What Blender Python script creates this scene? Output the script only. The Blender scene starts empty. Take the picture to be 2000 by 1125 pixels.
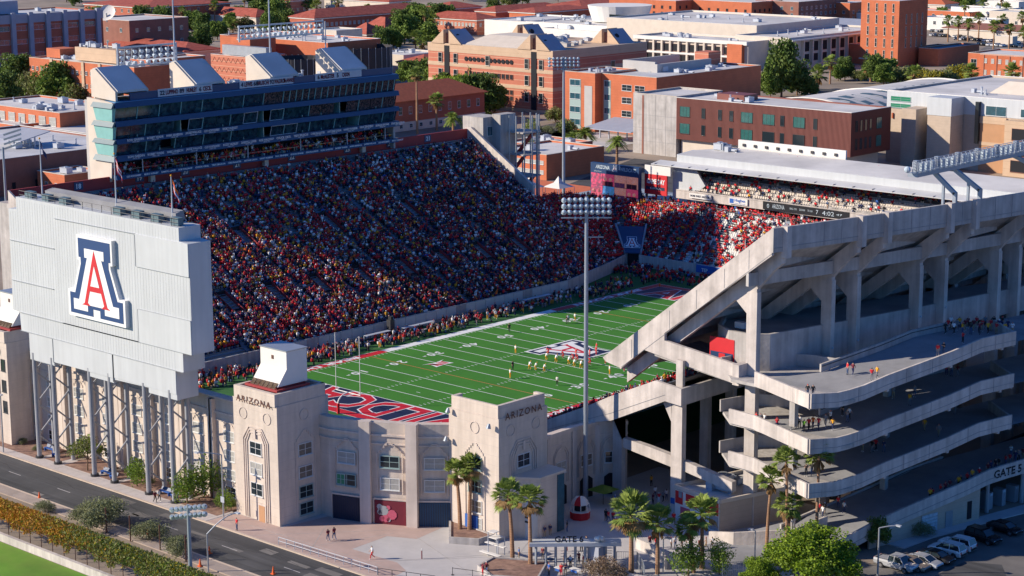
import bpy, bmesh, math, random
import numpy as np
from mathutils import Vector, Matrix
random.seed(7)
S = bpy.context.scene
COL = S.collection
R = math.radians
# ------------------------------------------------------------ camera (solved from the yard lines)
def cam():
    cd = bpy.data.cameras.new('camera'); co = bpy.data.objects.new('camera', cd); COL.objects.link(co)
    pan, tilt, roll, f = -.747462, -.20396, -.00433, 3858.1
    F = Vector((math.sin(pan)*math.cos(tilt), math.cos(pan)*math.cos(tilt), math.sin(tilt)))
    r = Vector((math.cos(pan), -math.sin(pan), 0)); u = r.cross(F)
    c, s = math.cos(roll), math.sin(roll)
    r2 = c*r+s*u; u2 = -s*r+c*u
    M = Matrix((r2, u2, -F)).transposed().to_4x4(); M.translation = Vector((225.93, -260.23, 82.804))
    co.matrix_world = M
    cd.sensor_width = 36; cd.lens = 36*f/2000
    cd.clip_start = 1; cd.clip_end = 6000
    S.camera = co
cam()
# ------------------------------------------------------------ materials
MATS = {}
def mat(name, c, rough=.8, var=.0, scale=.3, metal=0., spec=.5, emit=None, es=1., streak=0., bump=0., band=None, c2=None, track=0.):
    """procedural material: base colour, cloudy variation, vertical streaks, thin horizontal courses"""
    if name in MATS: return MATS[name]
    m = bpy.data.materials.new(name); m.use_nodes = True; nt = m.node_tree; b = nt.nodes['Principled BSDF']
    b.inputs['Base Color'].default_value = (*c, 1); b.inputs['Roughness'].default_value = rough
    b.inputs['Metallic'].default_value = metal; b.inputs['Specular IOR Level'].default_value = spec
    if emit: b.inputs['Emission Color'].default_value = (*emit, 1); b.inputs['Emission Strength'].default_value = es
    N = nt.nodes.new; Lk = nt.links.new
    if var or streak or band or c2 or track:
        tc = N('ShaderNodeTexCoord'); last = None
        rgb = N('ShaderNodeRGB'); rgb.outputs[0].default_value = (*c, 1); last = rgb.outputs[0]
        def mul(last, fac_out, lo, hi):
            mr = N('ShaderNodeMapRange'); mr.inputs[1].default_value = .3; mr.inputs[2].default_value = .7
            mr.inputs[3].default_value = lo; mr.inputs[4].default_value = hi; Lk(fac_out, mr.inputs[0])
            mx = N('ShaderNodeVectorMath'); mx.operation = 'SCALE'; Lk(last, mx.inputs[0]); Lk(mr.outputs[0], mx.inputs['Scale'])
            return mx.outputs[0]
        if c2:
            n = N('ShaderNodeTexNoise'); n.inputs['Scale'].default_value = scale*.6; n.inputs['Detail'].default_value = 5; Lk(tc.outputs['Object'], n.inputs[0])
            mr = N('ShaderNodeMapRange'); mr.inputs[1].default_value = .42; mr.inputs[2].default_value = .6; Lk(n.outputs[0], mr.inputs[0])
            mx = N('ShaderNodeMix'); mx.data_type = 'RGBA'; Lk(mr.outputs[0], mx.inputs[0]); mx.inputs[6].default_value = (*c, 1); mx.inputs[7].default_value = (*c2, 1)
            last = mx.outputs[2]
        if var:
            n = N('ShaderNodeTexNoise'); n.inputs['Scale'].default_value = scale; n.inputs['Detail'].default_value = 8; n.inputs['Roughness'].default_value = .65
            Lk(tc.outputs['Object'], n.inputs[0]); last = mul(last, n.outputs[0], 1-var, 1+var)
        if track:
            mp = N('ShaderNodeMapping'); mp.inputs['Scale'].default_value = (.012, .9, 1); Lk(tc.outputs['Object'], mp.inputs[0])
            n = N('ShaderNodeTexNoise'); n.inputs['Scale'].default_value = 1.; n.inputs['Detail'].default_value = 5; Lk(mp.outputs[0], n.inputs[0]); last = mul(last, n.outputs[0], 1-track, 1+track)
        if streak:
            mp = N('ShaderNodeMapping'); mp.inputs['Scale'].default_value = (1.3, 1.3, .09); Lk(tc.outputs['Object'], mp.inputs[0])
            n = N('ShaderNodeTexNoise'); n.inputs['Scale'].default_value = 1.; n.inputs['Detail'].default_value = 6; Lk(mp.outputs[0], n.inputs[0]); last = mul(last, n.outputs[0], 1-streak, 1+streak*.5)
        if band:
            mp = N('ShaderNodeSeparateXYZ'); Lk(tc.outputs['Object'], mp.inputs[0])
            md = N('ShaderNodeMath'); md.operation = 'PINGPONG'; Lk(mp.outputs[2], md.inputs[0]); md.inputs[1].default_value = band[0]/2
            lt = N('ShaderNodeMath'); lt.operation = 'LESS_THAN'; Lk(md.outputs[0], lt.inputs[0]); lt.inputs[1].default_value = band[1]/2
            mx = N('ShaderNodeMix'); mx.data_type = 'RGBA'; Lk(lt.outputs[0], mx.inputs[0]); Lk(last, mx.inputs[6]); mx.inputs[7].default_value = (*band[2], 1); last = mx.outputs[2]
        Lk(last, b.inputs['Base Color'])
    if bump:
        tc2 = N('ShaderNodeTexCoord'); n = N('ShaderNodeTexNoise'); n.inputs['Scale'].default_value = scale*8; n.inputs['Detail'].default_value = 6; Lk(tc2.outputs['Object'], n.inputs[0])
        bp = N('ShaderNodeBump'); bp.inputs['Strength'].default_value = bump; bp.inputs['Distance'].default_value = .2; Lk(n.outputs[0], bp.inputs['Height']); Lk(bp.outputs[0], b.inputs['Normal'])
    MATS[name] = m; return m
M_ = lambda n: MATS[n]
mat('concrete', (.56,.50,.455), .85, .20, .30, streak=.22, bump=.15)
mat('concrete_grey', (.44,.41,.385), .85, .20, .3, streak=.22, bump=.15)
mat('facade_plaster', (.60,.51,.43), .85, .11, .30, streak=.13, bump=.12, band=(1.25,.03,(.47,.40,.36)))
mat('facade_trim', (.62,.525,.455), .85, .12, .3, streak=.14)
mat('deck_concrete', (.26,.26,.27), .8, .2, .25)
mat('seat_metal', (.20,.26,.33), .5, .25, .4, metal=.2)
mat('stair_concrete', (.28,.33,.38), .75, .2, .6)
mat('turf', (.036,.19,.008), .9, .12, .12, bump=.2)
mat('turf_apron', (.028,.125,.022), .9, .18, .2)
mat('lawn', (.10,.26,.010), .95, .25, .12, c2=(.17,.27,.03))
mat('white_paint', (.80,.80,.78), .7, .05, .5)
mat('navy_paint', (.012,.018,.055), .6, .08, .5)
mat('red_paint', (.58,.012,.020), .6, .06, .5)
mat('orange_paint', (.55,.20,.07), .6)
mat('asphalt', (.075,.073,.074), .92, .22, .12, bump=.1, c2=(.055,.055,.056), track=.35)
mat('asphalt_worn', (.13,.12,.112), .92, .25, .10, c2=(.19,.175,.16))
mat('sidewalk', (.54,.48,.45), .9, .10, .3)
mat('plaza_red', (.47,.345,.30), .9, .12, .3)
mat('plaza_grey', (.50,.475,.46), .9, .12, .2)
mat('curb_paint', (.58,.46,.36), .8, .1, .6)
mat('mulch', (.22,.125,.095), .95, .35, 1.2, c2=(.30,.18,.13))
mat('desert_soil', (.33,.26,.20), .95, .25, .05, c2=(.25,.20,.155))
mat('steel_blue', (.30,.34,.39), .45, .08, .5, metal=.3)
mat('steel_white', (.46,.49,.54), .45, .06, .5, metal=.1)
mat('galvanised', (.42,.45,.48), .4, .1, .6, metal=.5)
mat('dark_metal', (.05,.05,.055), .5, .1, .6, metal=.3)
mat('black_mesh', (.035,.033,.04), .7, .15, .5)
mat('rust_metal', (.13,.055,.035), .8, .3, 1.5)
mat('panel_grey', (.54,.56,.57), .5, .06, .12, metal=.05, streak=.07)
mat('suite_glass', (.008,.028,.045), .07, .5, 1.6, spec=.8, c2=(.03,.075,.09)); mat('crowd_reflection_glass', (.02,.025,.03), .1, .6, 5., spec=.7, c2=(.16,.10,.09)); mat('mullion', (.20,.42,.42), .4); mat('brick_sand', (.46,.25,.13), .85, .1, .3); mat('glass_tan', (.17,.14,.11), .3, .4, .9, spec=.7); mat('path_tan', (.37,.30,.255), .95, .2, .3); mat('banner_grey', (.50,.55,.54), .6, .1, .4); mat('aisle', (.13,.155,.19), .8, .2, .5); mat('emblem_navy', (.016,.055,.17), .5); mat('panel_seam', (.34,.36,.37), .5); mat('panel_rib', (.49,.51,.52), .5); mat('door_navy', (.014,.022,.045), .5, .2, .5); mat('door_blue', (.014,.075,.16), .5, .15, .5)  # pressbox panes: reflected crowd painted into the glass colour as mottling
mat('navy_metal', (.010,.045,.13), .45, .06, .4)
mat('navy_ledge', (.05,.22,.42), .5)
mat('glass_dark', (.018,.028,.035), .08, spec=.8)
mat('glass_blue', (.03,.09,.12), .06, .3, .8, spec=.9)
mat('glass_sea', (.035,.13,.12), .12, .2, .8, spec=.9); mat('louvre', (.10,.16,.18), .5, .1, .6); mat('pane_green', (.03,.22,.12), .2); mat('glass_teal', (.24,.50,.47), .15, .1, .6, spec=.8)
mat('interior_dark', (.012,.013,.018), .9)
mat('window_blind', (.36,.35,.32), .6, .2, 1.2)
mat('frame_white', (.66,.66,.64), .6)
mat('frame_green', (.30,.40,.38), .6)
mat('frame_dark', (.05,.05,.055), .5)
mat('brick_orange', (.52,.145,.062), .85, .13, .3, band=(.9,.05,(.42,.11,.045)))
mat('brick_red', (.44,.125,.07), .85, .14, .3, band=(.9,.05,(.30,.085,.048)))
mat('brick_pink', (.50,.165,.10), .85, .10, .3, band=(1.9,.16,(.60,.38,.25)))
mat('brick_dark', (.26,.11,.08), .85, .15, .3)
mat('stone_tan', (.55,.39,.26), .85, .08, .3, band=(2.1,.09,(.44,.30,.20)))
mat('stone_pale', (.62,.54,.45), .85, .08, .3)
mat('block_tan', (.50,.40,.31), .9, .10, .5, band=(.8,.04,(.42,.33,.26)))
mat('stucco_white', (.74,.71,.66), .85, .06, .2)
mat('stucco_grey', (.45,.43,.41), .85, .08, .2)
mat('roof_white', (.66,.635,.60), .8, .16, .08, c2=(.52,.50,.475))
mat('roof_grey', (.50,.50,.50), .85, .13, .10, c2=(.57,.57,.58))
mat('roof_tile_red', (.34,.070,.040), .8, .18, .8, c2=(.42,.10,.06))
mat('roof_tile_orange', (.55,.14,.055), .8, .15, .8)
mat('roof_blue', (.05,.13,.20), .6, .1, .2)
mat('maroon_metal', (.20,.060,.045), .55, .08, .4)
mat('wall_red', (.33,.035,.035), .7, .1, .4)
mat('bluegrey_precast', (.34,.36,.42), .8, .08, .3)
mat('rubber', (.018,.018,.02), .8)
mat('chrome', (.6,.6,.62), .2, metal=.9)
mat('lamp_glass', (.50,.58,.63), .15, .25, 2, spec=.8); mat('leg_grey', (.34,.345,.365), .5, .08, .5, metal=.1)
mat('tail_red', (.45,.01,.01), .3)
mat('cone_orange', (.8,.13,.02), .6)
mat('trunk', (.20,.125,.08), .95, .3, 1.5)
mat('palm_trunk', (.34,.19,.105), .95, .3, 1.2, band=(.32,.05,(.22,.12,.07)))
mat('skin', (.50,.29,.20), .6); mat('hair_dark', (.03,.02,.016), .7)
for nm, c in dict(red=(.60,.018,.028), navy=(.02,.03,.10), white=(.78,.78,.78), gold=(.72,.34,.02), black=(.016,.016,.02), grey=(.20,.20,.22),
                  denim=(.06,.10,.20), khaki=(.34,.26,.16), orange=(.75,.16,.02), blue=(.03,.12,.42), green=(.20,.50,.03), maroon=(.16,.015,.03), tan=(.40,.28,.20), pink=(.55,.10,.16)).items():
    mat('cloth_'+nm, c, .85, .08, 3)
def leafmat(name, c, c2):
    m = mat(name, c, .75, spec=.25); nt = m.node_tree; b = nt.nodes['Principled BSDF']; N = nt.nodes.new; Lk = nt.links.new
    tc = N('ShaderNodeTexCoord'); n = N('ShaderNodeTexNoise'); n.inputs['Scale'].default_value = .55; n.inputs['Detail'].default_value = 6; Lk(tc.outputs['Object'], n.inputs[0])
    mr = N('ShaderNodeMapRange'); mr.inputs[1].default_value = .38; mr.inputs[2].default_value = .62; Lk(n.outputs[0], mr.inputs[0])
    mx = N('ShaderNodeMix'); mx.data_type = 'RGBA'; Lk(mr.outputs[0], mx.inputs[0]); mx.inputs[6].default_value = (*c, 1); mx.inputs[7].default_value = (*c2, 1)
    Lk(mx.outputs[2], b.inputs['Base Color'])
    tr = N('ShaderNodeBsdfTranslucent'); Lk(mx.outputs[2], tr.inputs[0]); ms = N('ShaderNodeMixShader'); ms.inputs[0].default_value = .25
    out = nt.nodes['Material Output']; Lk(b.outputs[0], ms.inputs[1]); Lk(tr.outputs[0], ms.inputs[2]); Lk(ms.outputs[0], out.inputs[0])
leafmat('leaf_dark', (.085,.14,.035), (.15,.21,.055)); leafmat('leaf_mid', (.12,.20,.03), (.21,.29,.055)); leafmat('leaf_bright', (.17,.27,.012), (.26,.36,.03))
leafmat('leaf_olive', (.17,.19,.07), (.25,.25,.10)); leafmat('leaf_yellow', (.42,.33,.02), (.30,.28,.035)); leafmat('leaf_grey', (.22,.25,.13), (.32,.33,.20))
leafmat('leaf_brown', (.20,.13,.07), (.14,.13,.05)); leafmat('leaf_palm', (.17,.25,.045), (.32,.38,.09)); leafmat('leaf_palm_dry', (.34,.21,.09), (.26,.15,.06))
leafmat('leaf_orange', (.55,.25,.04), (.38,.21,.05)); leafmat('leaf_dry', (.28,.20,.14), (.36,.27,.20))
# ------------------------------------------------------------ mesh builder
ORG = {}
class MB:
    def __init__(s): s.v = []; s.f = []; s.m = []
    def add(s, vs, fs, mi=0):
        n = len(s.v); s.v += [tuple(p) for p in vs]; s.f += [tuple(i+n for i in f) for f in fs]; s.m += [mi]*len(fs); return s
    def box(s, x0, y0, z0, x1, y1, z1, mi=0):
        if x0 > x1: x0, x1 = x1, x0
        if y0 > y1: y0, y1 = y1, y0
        if z0 > z1: z0, z1 = z1, z0
        return s.add([(x0,y0,z0),(x1,y0,z0),(x1,y1,z0),(x0,y1,z0),(x0,y0,z1),(x1,y0,z1),(x1,y1,z1),(x0,y1,z1)],
                     [(0,3,2,1),(4,5,6,7),(0,1,5,4),(1,2,6,5),(2,3,7,6),(3,0,4,7)], mi)
    def ext(s, pts, vec, mi=0):
        """extrude polygon pts (3d) along vec"""
        n = len(pts); vec = Vector(vec); a = [Vector(p) for p in pts]; b = [p+vec for p in a]
        nrm = Vector((0,0,0))
        for i in range(n): p, q = a[i], a[(i+1) % n]; nrm += p.cross(q)
        if nrm.dot(vec) > 0: a.reverse(); b.reverse()
        fs = [tuple(range(n)), tuple(range(2*n-1, n-1, -1))]
        fs += [(i, i+n, (i+1) % n+n, (i+1) % n) for i in range(n)]
        return s.add(a+b, fs, mi)
    def prism(s, pts, z0, z1, mi=0): return s.ext([(p[0],p[1],z0) for p in pts], (0,0,z1-z0), mi)
    def quad(s, a, b, c, d, mi=0): return s.add([a,b,c,d], [(0,1,2,3)], mi)
    def tube(s, p, q, r, r2=None, n=8, mi=0, cap=True):
        p = Vector(p); q = Vector(q); r2 = r if r2 is None else r2; d = (q-p).normalized()
        a = d.orthogonal().normalized(); b = d.cross(a); vs = []
        for i in range(n): t = 2*math.pi*i/n; o = a*math.cos(t)+b*math.sin(t); vs += [p+o*r, q+o*r2]
        fs = [(2*i, (2*i+2) % (2*n), (2*i+3) % (2*n), 2*i+1) for i in range(n)]
        if cap: fs += [tuple(range(2*n-2, -1, -2)), tuple(range(1, 2*n, 2))]
        return s.add(vs, fs, mi)
    def beam(s, p, q, w, h, mi=0, up=(0,0,1)):
        p = Vector(p); q = Vector(q); d = (q-p).normalized(); up = Vector(up)
        a = d.cross(up); a = Vector((1,0,0)) if a.length < 1e-4 else a.normalized(); b = a.cross(d)
        c = [(-w/2,-h/2),(w/2,-h/2),(w/2,h/2),(-w/2,h/2)]
        vs = [p+a*x+b*y for x, y in c]+[q+a*x+b*y for x, y in c]
        return s.add(vs, [(3,2,1,0),(4,5,6,7),(0,1,5,4),(1,2,6,5),(2,3,7,6),(3,0,4,7)], mi)
    def dome(s, c, r, h, n=12, k=5, mi=0, sq=1.):
        vs = []; fs = []
        for j in range(k+1):
            t = math.pi/2*j/k
            for i in range(n): a = 2*math.pi*i/n; vs.append((c[0]+r*math.cos(t)*math.cos(a), c[1]+r*math.cos(t)*math.sin(a)*sq, c[2]+h*math.sin(t)))
        for j in range(k):
            for i in range(n): fs.append((j*n+i, j*n+(i+1) % n, (j+1)*n+(i+1) % n, (j+1)*n+i))
        return s.add(vs, fs, mi)
    def ball(s, c, r, n=8, k=6, mi=0, sz=1.):
        vs = [(c[0],c[1],c[2]-r*sz)]; fs = []
        for j in range(1, k):
            t = -math.pi/2+math.pi*j/k
            for i in range(n): a = 2*math.pi*i/n; vs.append((c[0]+r*math.cos(t)*math.cos(a), c[1]+r*math.cos(t)*math.sin(a), c[2]+r*sz*math.sin(t)))
        vs.append((c[0],c[1],c[2]+r*sz)); T = len(vs)-1
        for i in range(n): fs.append((0, 1+(i+1) % n, 1+i)); fs.append((T, T-n+i, T-n+(i+1) % n))
        for j in range(k-2):
            for i in range(n): a = 1+j*n; fs.append((a+i, a+(i+1) % n, a+n+(i+1) % n, a+n+i))
        return s.add(vs, fs, mi)
    def wallrun(s, pts, z0, z1, th, mi=0):
        """a wall following a plan polyline; z0/z1 numbers or per-point lists"""
        n = len(pts); z0 = [z0]*n if not isinstance(z0, (list, tuple)) else z0; z1 = [z1]*n if not isinstance(z1, (list, tuple)) else z1
        vs = []
        for i in range(n):
            a = Vector(pts[max(i-1,0)][:2]); b = Vector(pts[min(i+1,n-1)][:2]); d = (b-a).normalized(); o = Vector((d.y,-d.x))*th/2; p = Vector(pts[i][:2])
            vs += [(*(p-o), z0[i]), (*(p+o), z0[i]), (*(p+o), z1[i]), (*(p-o), z1[i])]
        fs = []
        for i in range(n-1):
            for k in range(4): fs.append((4*i+k, 4*i+(k+1) % 4, 4*i+4+(k+1) % 4, 4*i+4+k))
        fs += [(0,3,2,1), (4*n-4,4*n-3,4*n-2,4*n-1)]
        return s.add(vs, fs, mi)
    def obj(s, name, mats, parent=None, loc=None, smooth=False, kind=None, label=None):
        if isinstance(mats, str): mats = [mats]
        o0 = Vector(ORG.get(parent, (0,0,0))) if parent is not None else Vector(loc or (0,0,0))
        me = bpy.data.meshes.new(name); me.from_pydata([tuple(Vector(p)-o0) for p in s.v], [], s.f)
        for m in mats: me.materials.append(MATS[m])
        me.polygons.foreach_set('material_index', s.m)
        if smooth: me.polygons.foreach_set('use_smooth', [True]*len(s.f))
        me.update(); o = bpy.data.objects.new(name, me); COL.objects.link(o)
        if parent is not None: o.parent = parent
        else: o.location = o0
        ORG[o] = tuple(o0)
        if kind: o['kind'] = kind
        if label: o['label'] = label
        return o
def tag(o, label, cat, group=None, kind=None):
    o['label'] = label; o['category'] = cat
    if group: o['group'] = group
    if kind: o['kind'] = kind
    return o
def T(name, label, cat, loc=(0,0,0), group=None):
    o = bpy.data.objects.new(name, None); COL.objects.link(o); o.location = loc; o.empty_display_size = .5
    ORG[o] = tuple(loc); return tag(o, label, cat, group)
def inst(src, name, parent=None, loc=(0,0,0), rz=0, sc=1.):
    """linked copy of one mesh object as part or thing"""
    o = src.copy(); o.name = name; COL.objects.link(o); o.parent = parent
    o0 = Vector(ORG.get(parent, (0,0,0))) if parent is not None else Vector((0,0,0))
    o.location = Vector(loc)-o0; o.rotation_euler = (0,0,rz); o.scale = (sc,sc,sc) if not isinstance(sc, tuple) else sc
    ORG[o] = tuple(loc); return o
def dup(root, loc, rz=0., sc=1., label=None, group=None):
    r = root.copy(); COL.objects.link(r); r.location = loc; r.rotation_euler = (0,0,rz); r.scale = (sc,sc,sc)
    if label: r['label'] = label
    if group: r['group'] = group
    for ch in list(root.children):
        c = ch.copy(); COL.objects.link(c); c.parent = r
        for g in list(ch.children): d = g.copy(); COL.objects.link(d); d.parent = c
    return r
# text mesh, returned as MB-ready (verts, faces) in the plane (u right, v up)
_tc = {}
def textgeo(txt, size, bold=.0, shear=0., spacing=1.):
    k = (txt, size, bold, shear, spacing)
    if k in _tc: return _tc[k]
    cu = bpy.data.curves.new('t', 'FONT'); cu.body = txt; cu.size = size; cu.offset = bold; cu.shear = shear; cu.space_character = spacing
    cu.align_x = 'CENTER'; cu.align_y = 'CENTER'; cu.resolution_u = 2
    o = bpy.data.objects.new('t', cu); COL.objects.link(o)
    me = bpy.data.meshes.new_from_object(o.evaluated_get(bpy.context.evaluated_depsgraph_get()))
    v = [tuple(p.co) for p in me.vertices]; f = [tuple(p.vertices) for p in me.polygons]
    bpy.data.objects.remove(o); bpy.data.curves.remove(cu); bpy.data.meshes.remove(me)
    _tc[k] = (v, f); return v, f
def text(mb, txt, size, origin, u, v, mi=0, bold=0., shear=0., spacing=1., off=0., width=None):
    vs, fs = textgeo(txt, size, bold, shear, spacing)
    if not vs: return
    xs = [p[0] for p in vs]; w = max(xs)-min(xs); cx = (max(xs)+min(xs))/2; ys = [p[1] for p in vs]; cy = (max(ys)+min(ys))/2
    sx = (width/w) if width else 1.
    u = Vector(u).normalized(); v = Vector(v).normalized(); n = u.cross(v); o = Vector(origin)+n*off
    mb.add([o+u*((p[0]-cx)*sx)+v*(p[1]-cy) for p in vs], fs, mi)
# the block-letter emblem: outer plate, dark field, light letter, slim red letter
def sym(half): return half+[(-x, y) for x, y in reversed(half)]
A_OUT = sym([(0,1.0),(.31,1.0),(.31,.70),(.275,.70),(.275,.66),(.40,.32),(.5,.32),(.5,0),(0,0)])
A_OUT = [(x,y) for i,(x,y) in enumerate(A_OUT) if not (x == 0 and i not in (0,))]
A_NAVY_L = [(-.28,.965),(.28,.965),(.28,.735),(.245,.735),(.245,.655),(.372,.29),(.465,.29),(.465,.04),(.062,.04),(.062,.13),(-.062,.13),(-.062,.04),(-.465,.04),(-.465,.29),(-.372,.29),(-.245,.655),(-.245,.735),(-.28,.735)]
A_WHITE = [(-.17,.85),(.17,.85),(.17,.74),(.125,.74),(.30,.22),(.40,.22),(.40,.09),(.15,.09),(.15,.17),(-.15,.17),(-.15,.09),(-.40,.09),(-.40,.22),(-.30,.22),(-.125,.74),(-.17,.74)]
A_RED = [(0,.84),(.20,.19),(.25,.165),(.10,.165),(.145,.20),(.10,.345),(-.10,.345),(-.145,.20),(-.10,.165),(-.25,.165),(-.20,.19)]
A_TRI = [(0,.66),(.078,.41),(-.078,.41)]
def emblem(name, parent, origin, u, v, W, Hh, n=None, t=.05, edge='white_paint', mats=None, plate=.0):
    """origin = bottom centre; u, v in-plane axes; n outward"""
    u = Vector(u).normalized(); v = Vector(v).normalized(); n = Vector(n).normalized() if n else u.cross(v); o = Vector(origin)
    mb = MB(); P = lambda pts, d: [o+u*(x*W)+v*(y*Hh)+n*d for x, y in pts]
    d = plate; mb.ext(P(A_OUT, 0.), n*(d+t), 0)
    mb.ext(P(A_NAVY_L, d+t*.5), n*(t), 1); mb.ext(P(A_WHITE, d+t), n*t, 0); mb.ext(P(A_RED, d+1.5*t), n*t, 2); mb.ext(P(A_TRI, d+2*t), n*t, 0)
    return mb.obj(name, mats or ['white_paint','emblem_navy','red_paint'], parent)
# windows -------------------------------------------------------------
_wc = {}
def winmesh(w, h, style):
    k = (round(w,2), round(h,2), style)
    if k in _wc: return _wc[k]
    mb = MB(); fr, gl, nx, nz, ft = {'white':('frame_white','glass_dark',2,2,.09), 'pale':('frame_white','window_blind',2,2,.09), 'blind':('frame_white','glass_tan',2,2,.09), 'dark':('frame_dark','glass_dark',1,1,.06), 'green':('frame_green','glass_dark',2,2,.11),
        'teal':('frame_dark','glass_sea',3,1,.07), 'blue':('frame_white','glass_blue',2,1,.08), 'greenpane':('frame_green','pane_green',2,2,.11), 'slot':('stone_pale','glass_dark',1,2,.12), 'deep':('brick_dark','interior_dark',1,1,.08)}[style]
    # x right, z up, outward -y; centred at origin
    mb.box(-w/2,-.04,-h/2,w/2,.06,h/2,1)
    mb.box(-w/2-ft,-.09,-h/2-ft,w/2+ft,.05,-h/2,0); mb.box(-w/2-ft,-.09,h/2,w/2+ft,.05,h/2+ft,0)
    mb.box(-w/2-ft,-.088,-h/2,-w/2,.05,h/2,0); mb.box(w/2,-.088,-h/2,w/2+ft,.05,h/2,0)
    for i in range(1,nx): x = -w/2+w*i/nx; mb.box(x-ft*.35,-.07,-h/2,x+ft*.35,-.041,h/2,0)
    for i in range(1,nz): z = -h/2+h*i/nz; mb.box(-w/2,-.062,z-ft*.3,w/2,-.043,z+ft*.3,0)
    mb.box(-w/2-ft*1.6,-.2,-h/2-ft*1.7,w/2+ft*1.6,.05,-h/2-ft*1.02,0)
    o = mb.obj('window', [fr, gl]); COL.objects.unlink(o); _wc[k] = o; return o
def win(parent, face, plane, a, z, w, h, style='white', name='window'):
    """face S/E/W/N, centre at (a, z) along the wall"""
    src = winmesh(w, h, style)
    rz = {'S':0,'E':R(90),'N':R(180),'W':R(-90)}[face]; loc = {'S':(a,plane-.01,z),'N':(a,plane+.01,z),'E':(plane+.01,a,z),'W':(plane-.01,a,z)}[face]
    return inst(src, name, parent, loc, rz)
def winrow(parent, face, plane, a0, a1, n, zs, w, h, style='white', skip=()):
    for z in zs:
        for i in range(n):
            if i in skip: continue
            win(parent, face, plane, a0+(a1-a0)*(i+.5)/n, z, w, h, style)
def units(parent, x0, y0, x1, y1, z, n, seed=0, mats='steel_white'):
    rd = random.Random(seed)
    for i in range(n):
        w, d, h = rd.uniform(1.2,3.2), rd.uniform(1.2,2.8), rd.uniform(.8,1.9); x = rd.uniform(x0,max(x0,x1-w)); y = rd.uniform(y0,max(y0,y1-d)); mb = MB()
        k = rd.random()
        if k < .55:
            mb.box(x,y,z+.2,x+w,y+d,z+h,0); mb.box(x-.08,y-.08,z+h,x+w+.08,y+d+.08,z+h+.08,0); mb.tube((x+w/2,y+d/2,z+h+.08),(x+w/2,y+d/2,z+h+.35),min(w,d)*.3,n=10,mi=1)
            for a in (x+.1,x+w-.25):
                for b in (y+.1,y+d-.25): mb.box(a,b,z,a+.15,b+.15,z+.2,1)
            mb.obj('rooftop_unit',[mats,'galvanised'],parent)
        elif k < .8:
            mb.tube((x,y,z),(x,y,z+h*1.1),.22,n=8,mi=0); mb.tube((x,y,z+h*1.1),(x,y,z+h*1.1+.15),.4,.25,n=8,mi=0); mb.box(x-.5,y-.5,z,x+.5,y+.5,z+.25,1)
            mb.obj('roof_vent',[mats,'galvanised'],parent)
        else:
            mb.beam((x,y,z+.5),(x+w*1.6,y,z+.5),.5,.5,0); mb.beam((x+w*1.6-.25,y,z+.5),(x+w*1.6-.25,y,z),.5,.5,0); mb.box(x-.6,y-.8,z,x+.4,y+.8,z+1.2,0)
            mb.obj('roof_duct',[mats,'galvanised'],parent)
def block(parent, boxes, wall, roof, par=.5, t=.35, cap=None):
    """walls with parapet and a sunk roof sheet. boxes: (x0,y0,x1,y1,z0,z1)"""
    w = MB(); r = MB(); cp = MB()
    for x0,y0,x1,y1,z0,z1 in boxes:
        w.box(x0,y0,z0,x1,y0+t,z1); w.box(x0,y1-t,z0,x1,y1,z1); w.box(x0,y0+t,z0,x0+t,y1-t,z1); w.box(x1-t,y0+t,z0,x1,y1-t,z1)
        r.box(x0+t,y0+t,z1-par-.3,x1-t,y1-t,z1-par)
        if cap: 
            for b in ((x0-.06,y0-.06,x1+.06,y0+t+.06),(x0-.06,y1-t-.06,x1+.06,y1+.06),(x0-.06,y0+t+.06,x0+t+.06,y1-t-.06),(x1-t-.06,y0+t+.06,x1+.06,y1-t-.06)): cp.box(b[0],b[1],z1+.003,b[2],b[3],z1+.14)
    w.obj('wall', wall, parent); r.obj('roof', roof, parent)
    if cap: cp.obj('coping', cap, parent)
def hiproof(mb, x0, y0, x1, y1, z, h, ov=.5, mi=0):
    x0 -= ov; y0 -= ov; x1 += ov; y1 += ov; w = min(x1-x0, y1-y0)/2
    if x1-x0 > y1-y0: a, b = (x0+w,(y0+y1)/2,z+h), (x1-w,(y0+y1)/2,z+h)
    else: a, b = ((x0+x1)/2,y0+w,z+h), ((x0+x1)/2,y1-w,z+h)
    c = [(x0,y0,z),(x1,y0,z),(x1,y1,z),(x0,y1,z)]; lo = [(p[0],p[1],z-.25) for p in c]
    if x1-x0 > y1-y0: fs = [(0,1,5,4),(1,2,5),(2,3,4,5),(3,0,4)]
    else: fs = [(0,1,4),(1,2,5,4),(2,3,5),(3,0,4,5)]
    mb.add(c+[a,b], fs, mi); mb.add(c+lo, [(0,4,5,1),(1,5,6,2),(2,6,7,3),(3,7,4,0),(7,6,5,4)], mi)
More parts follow.
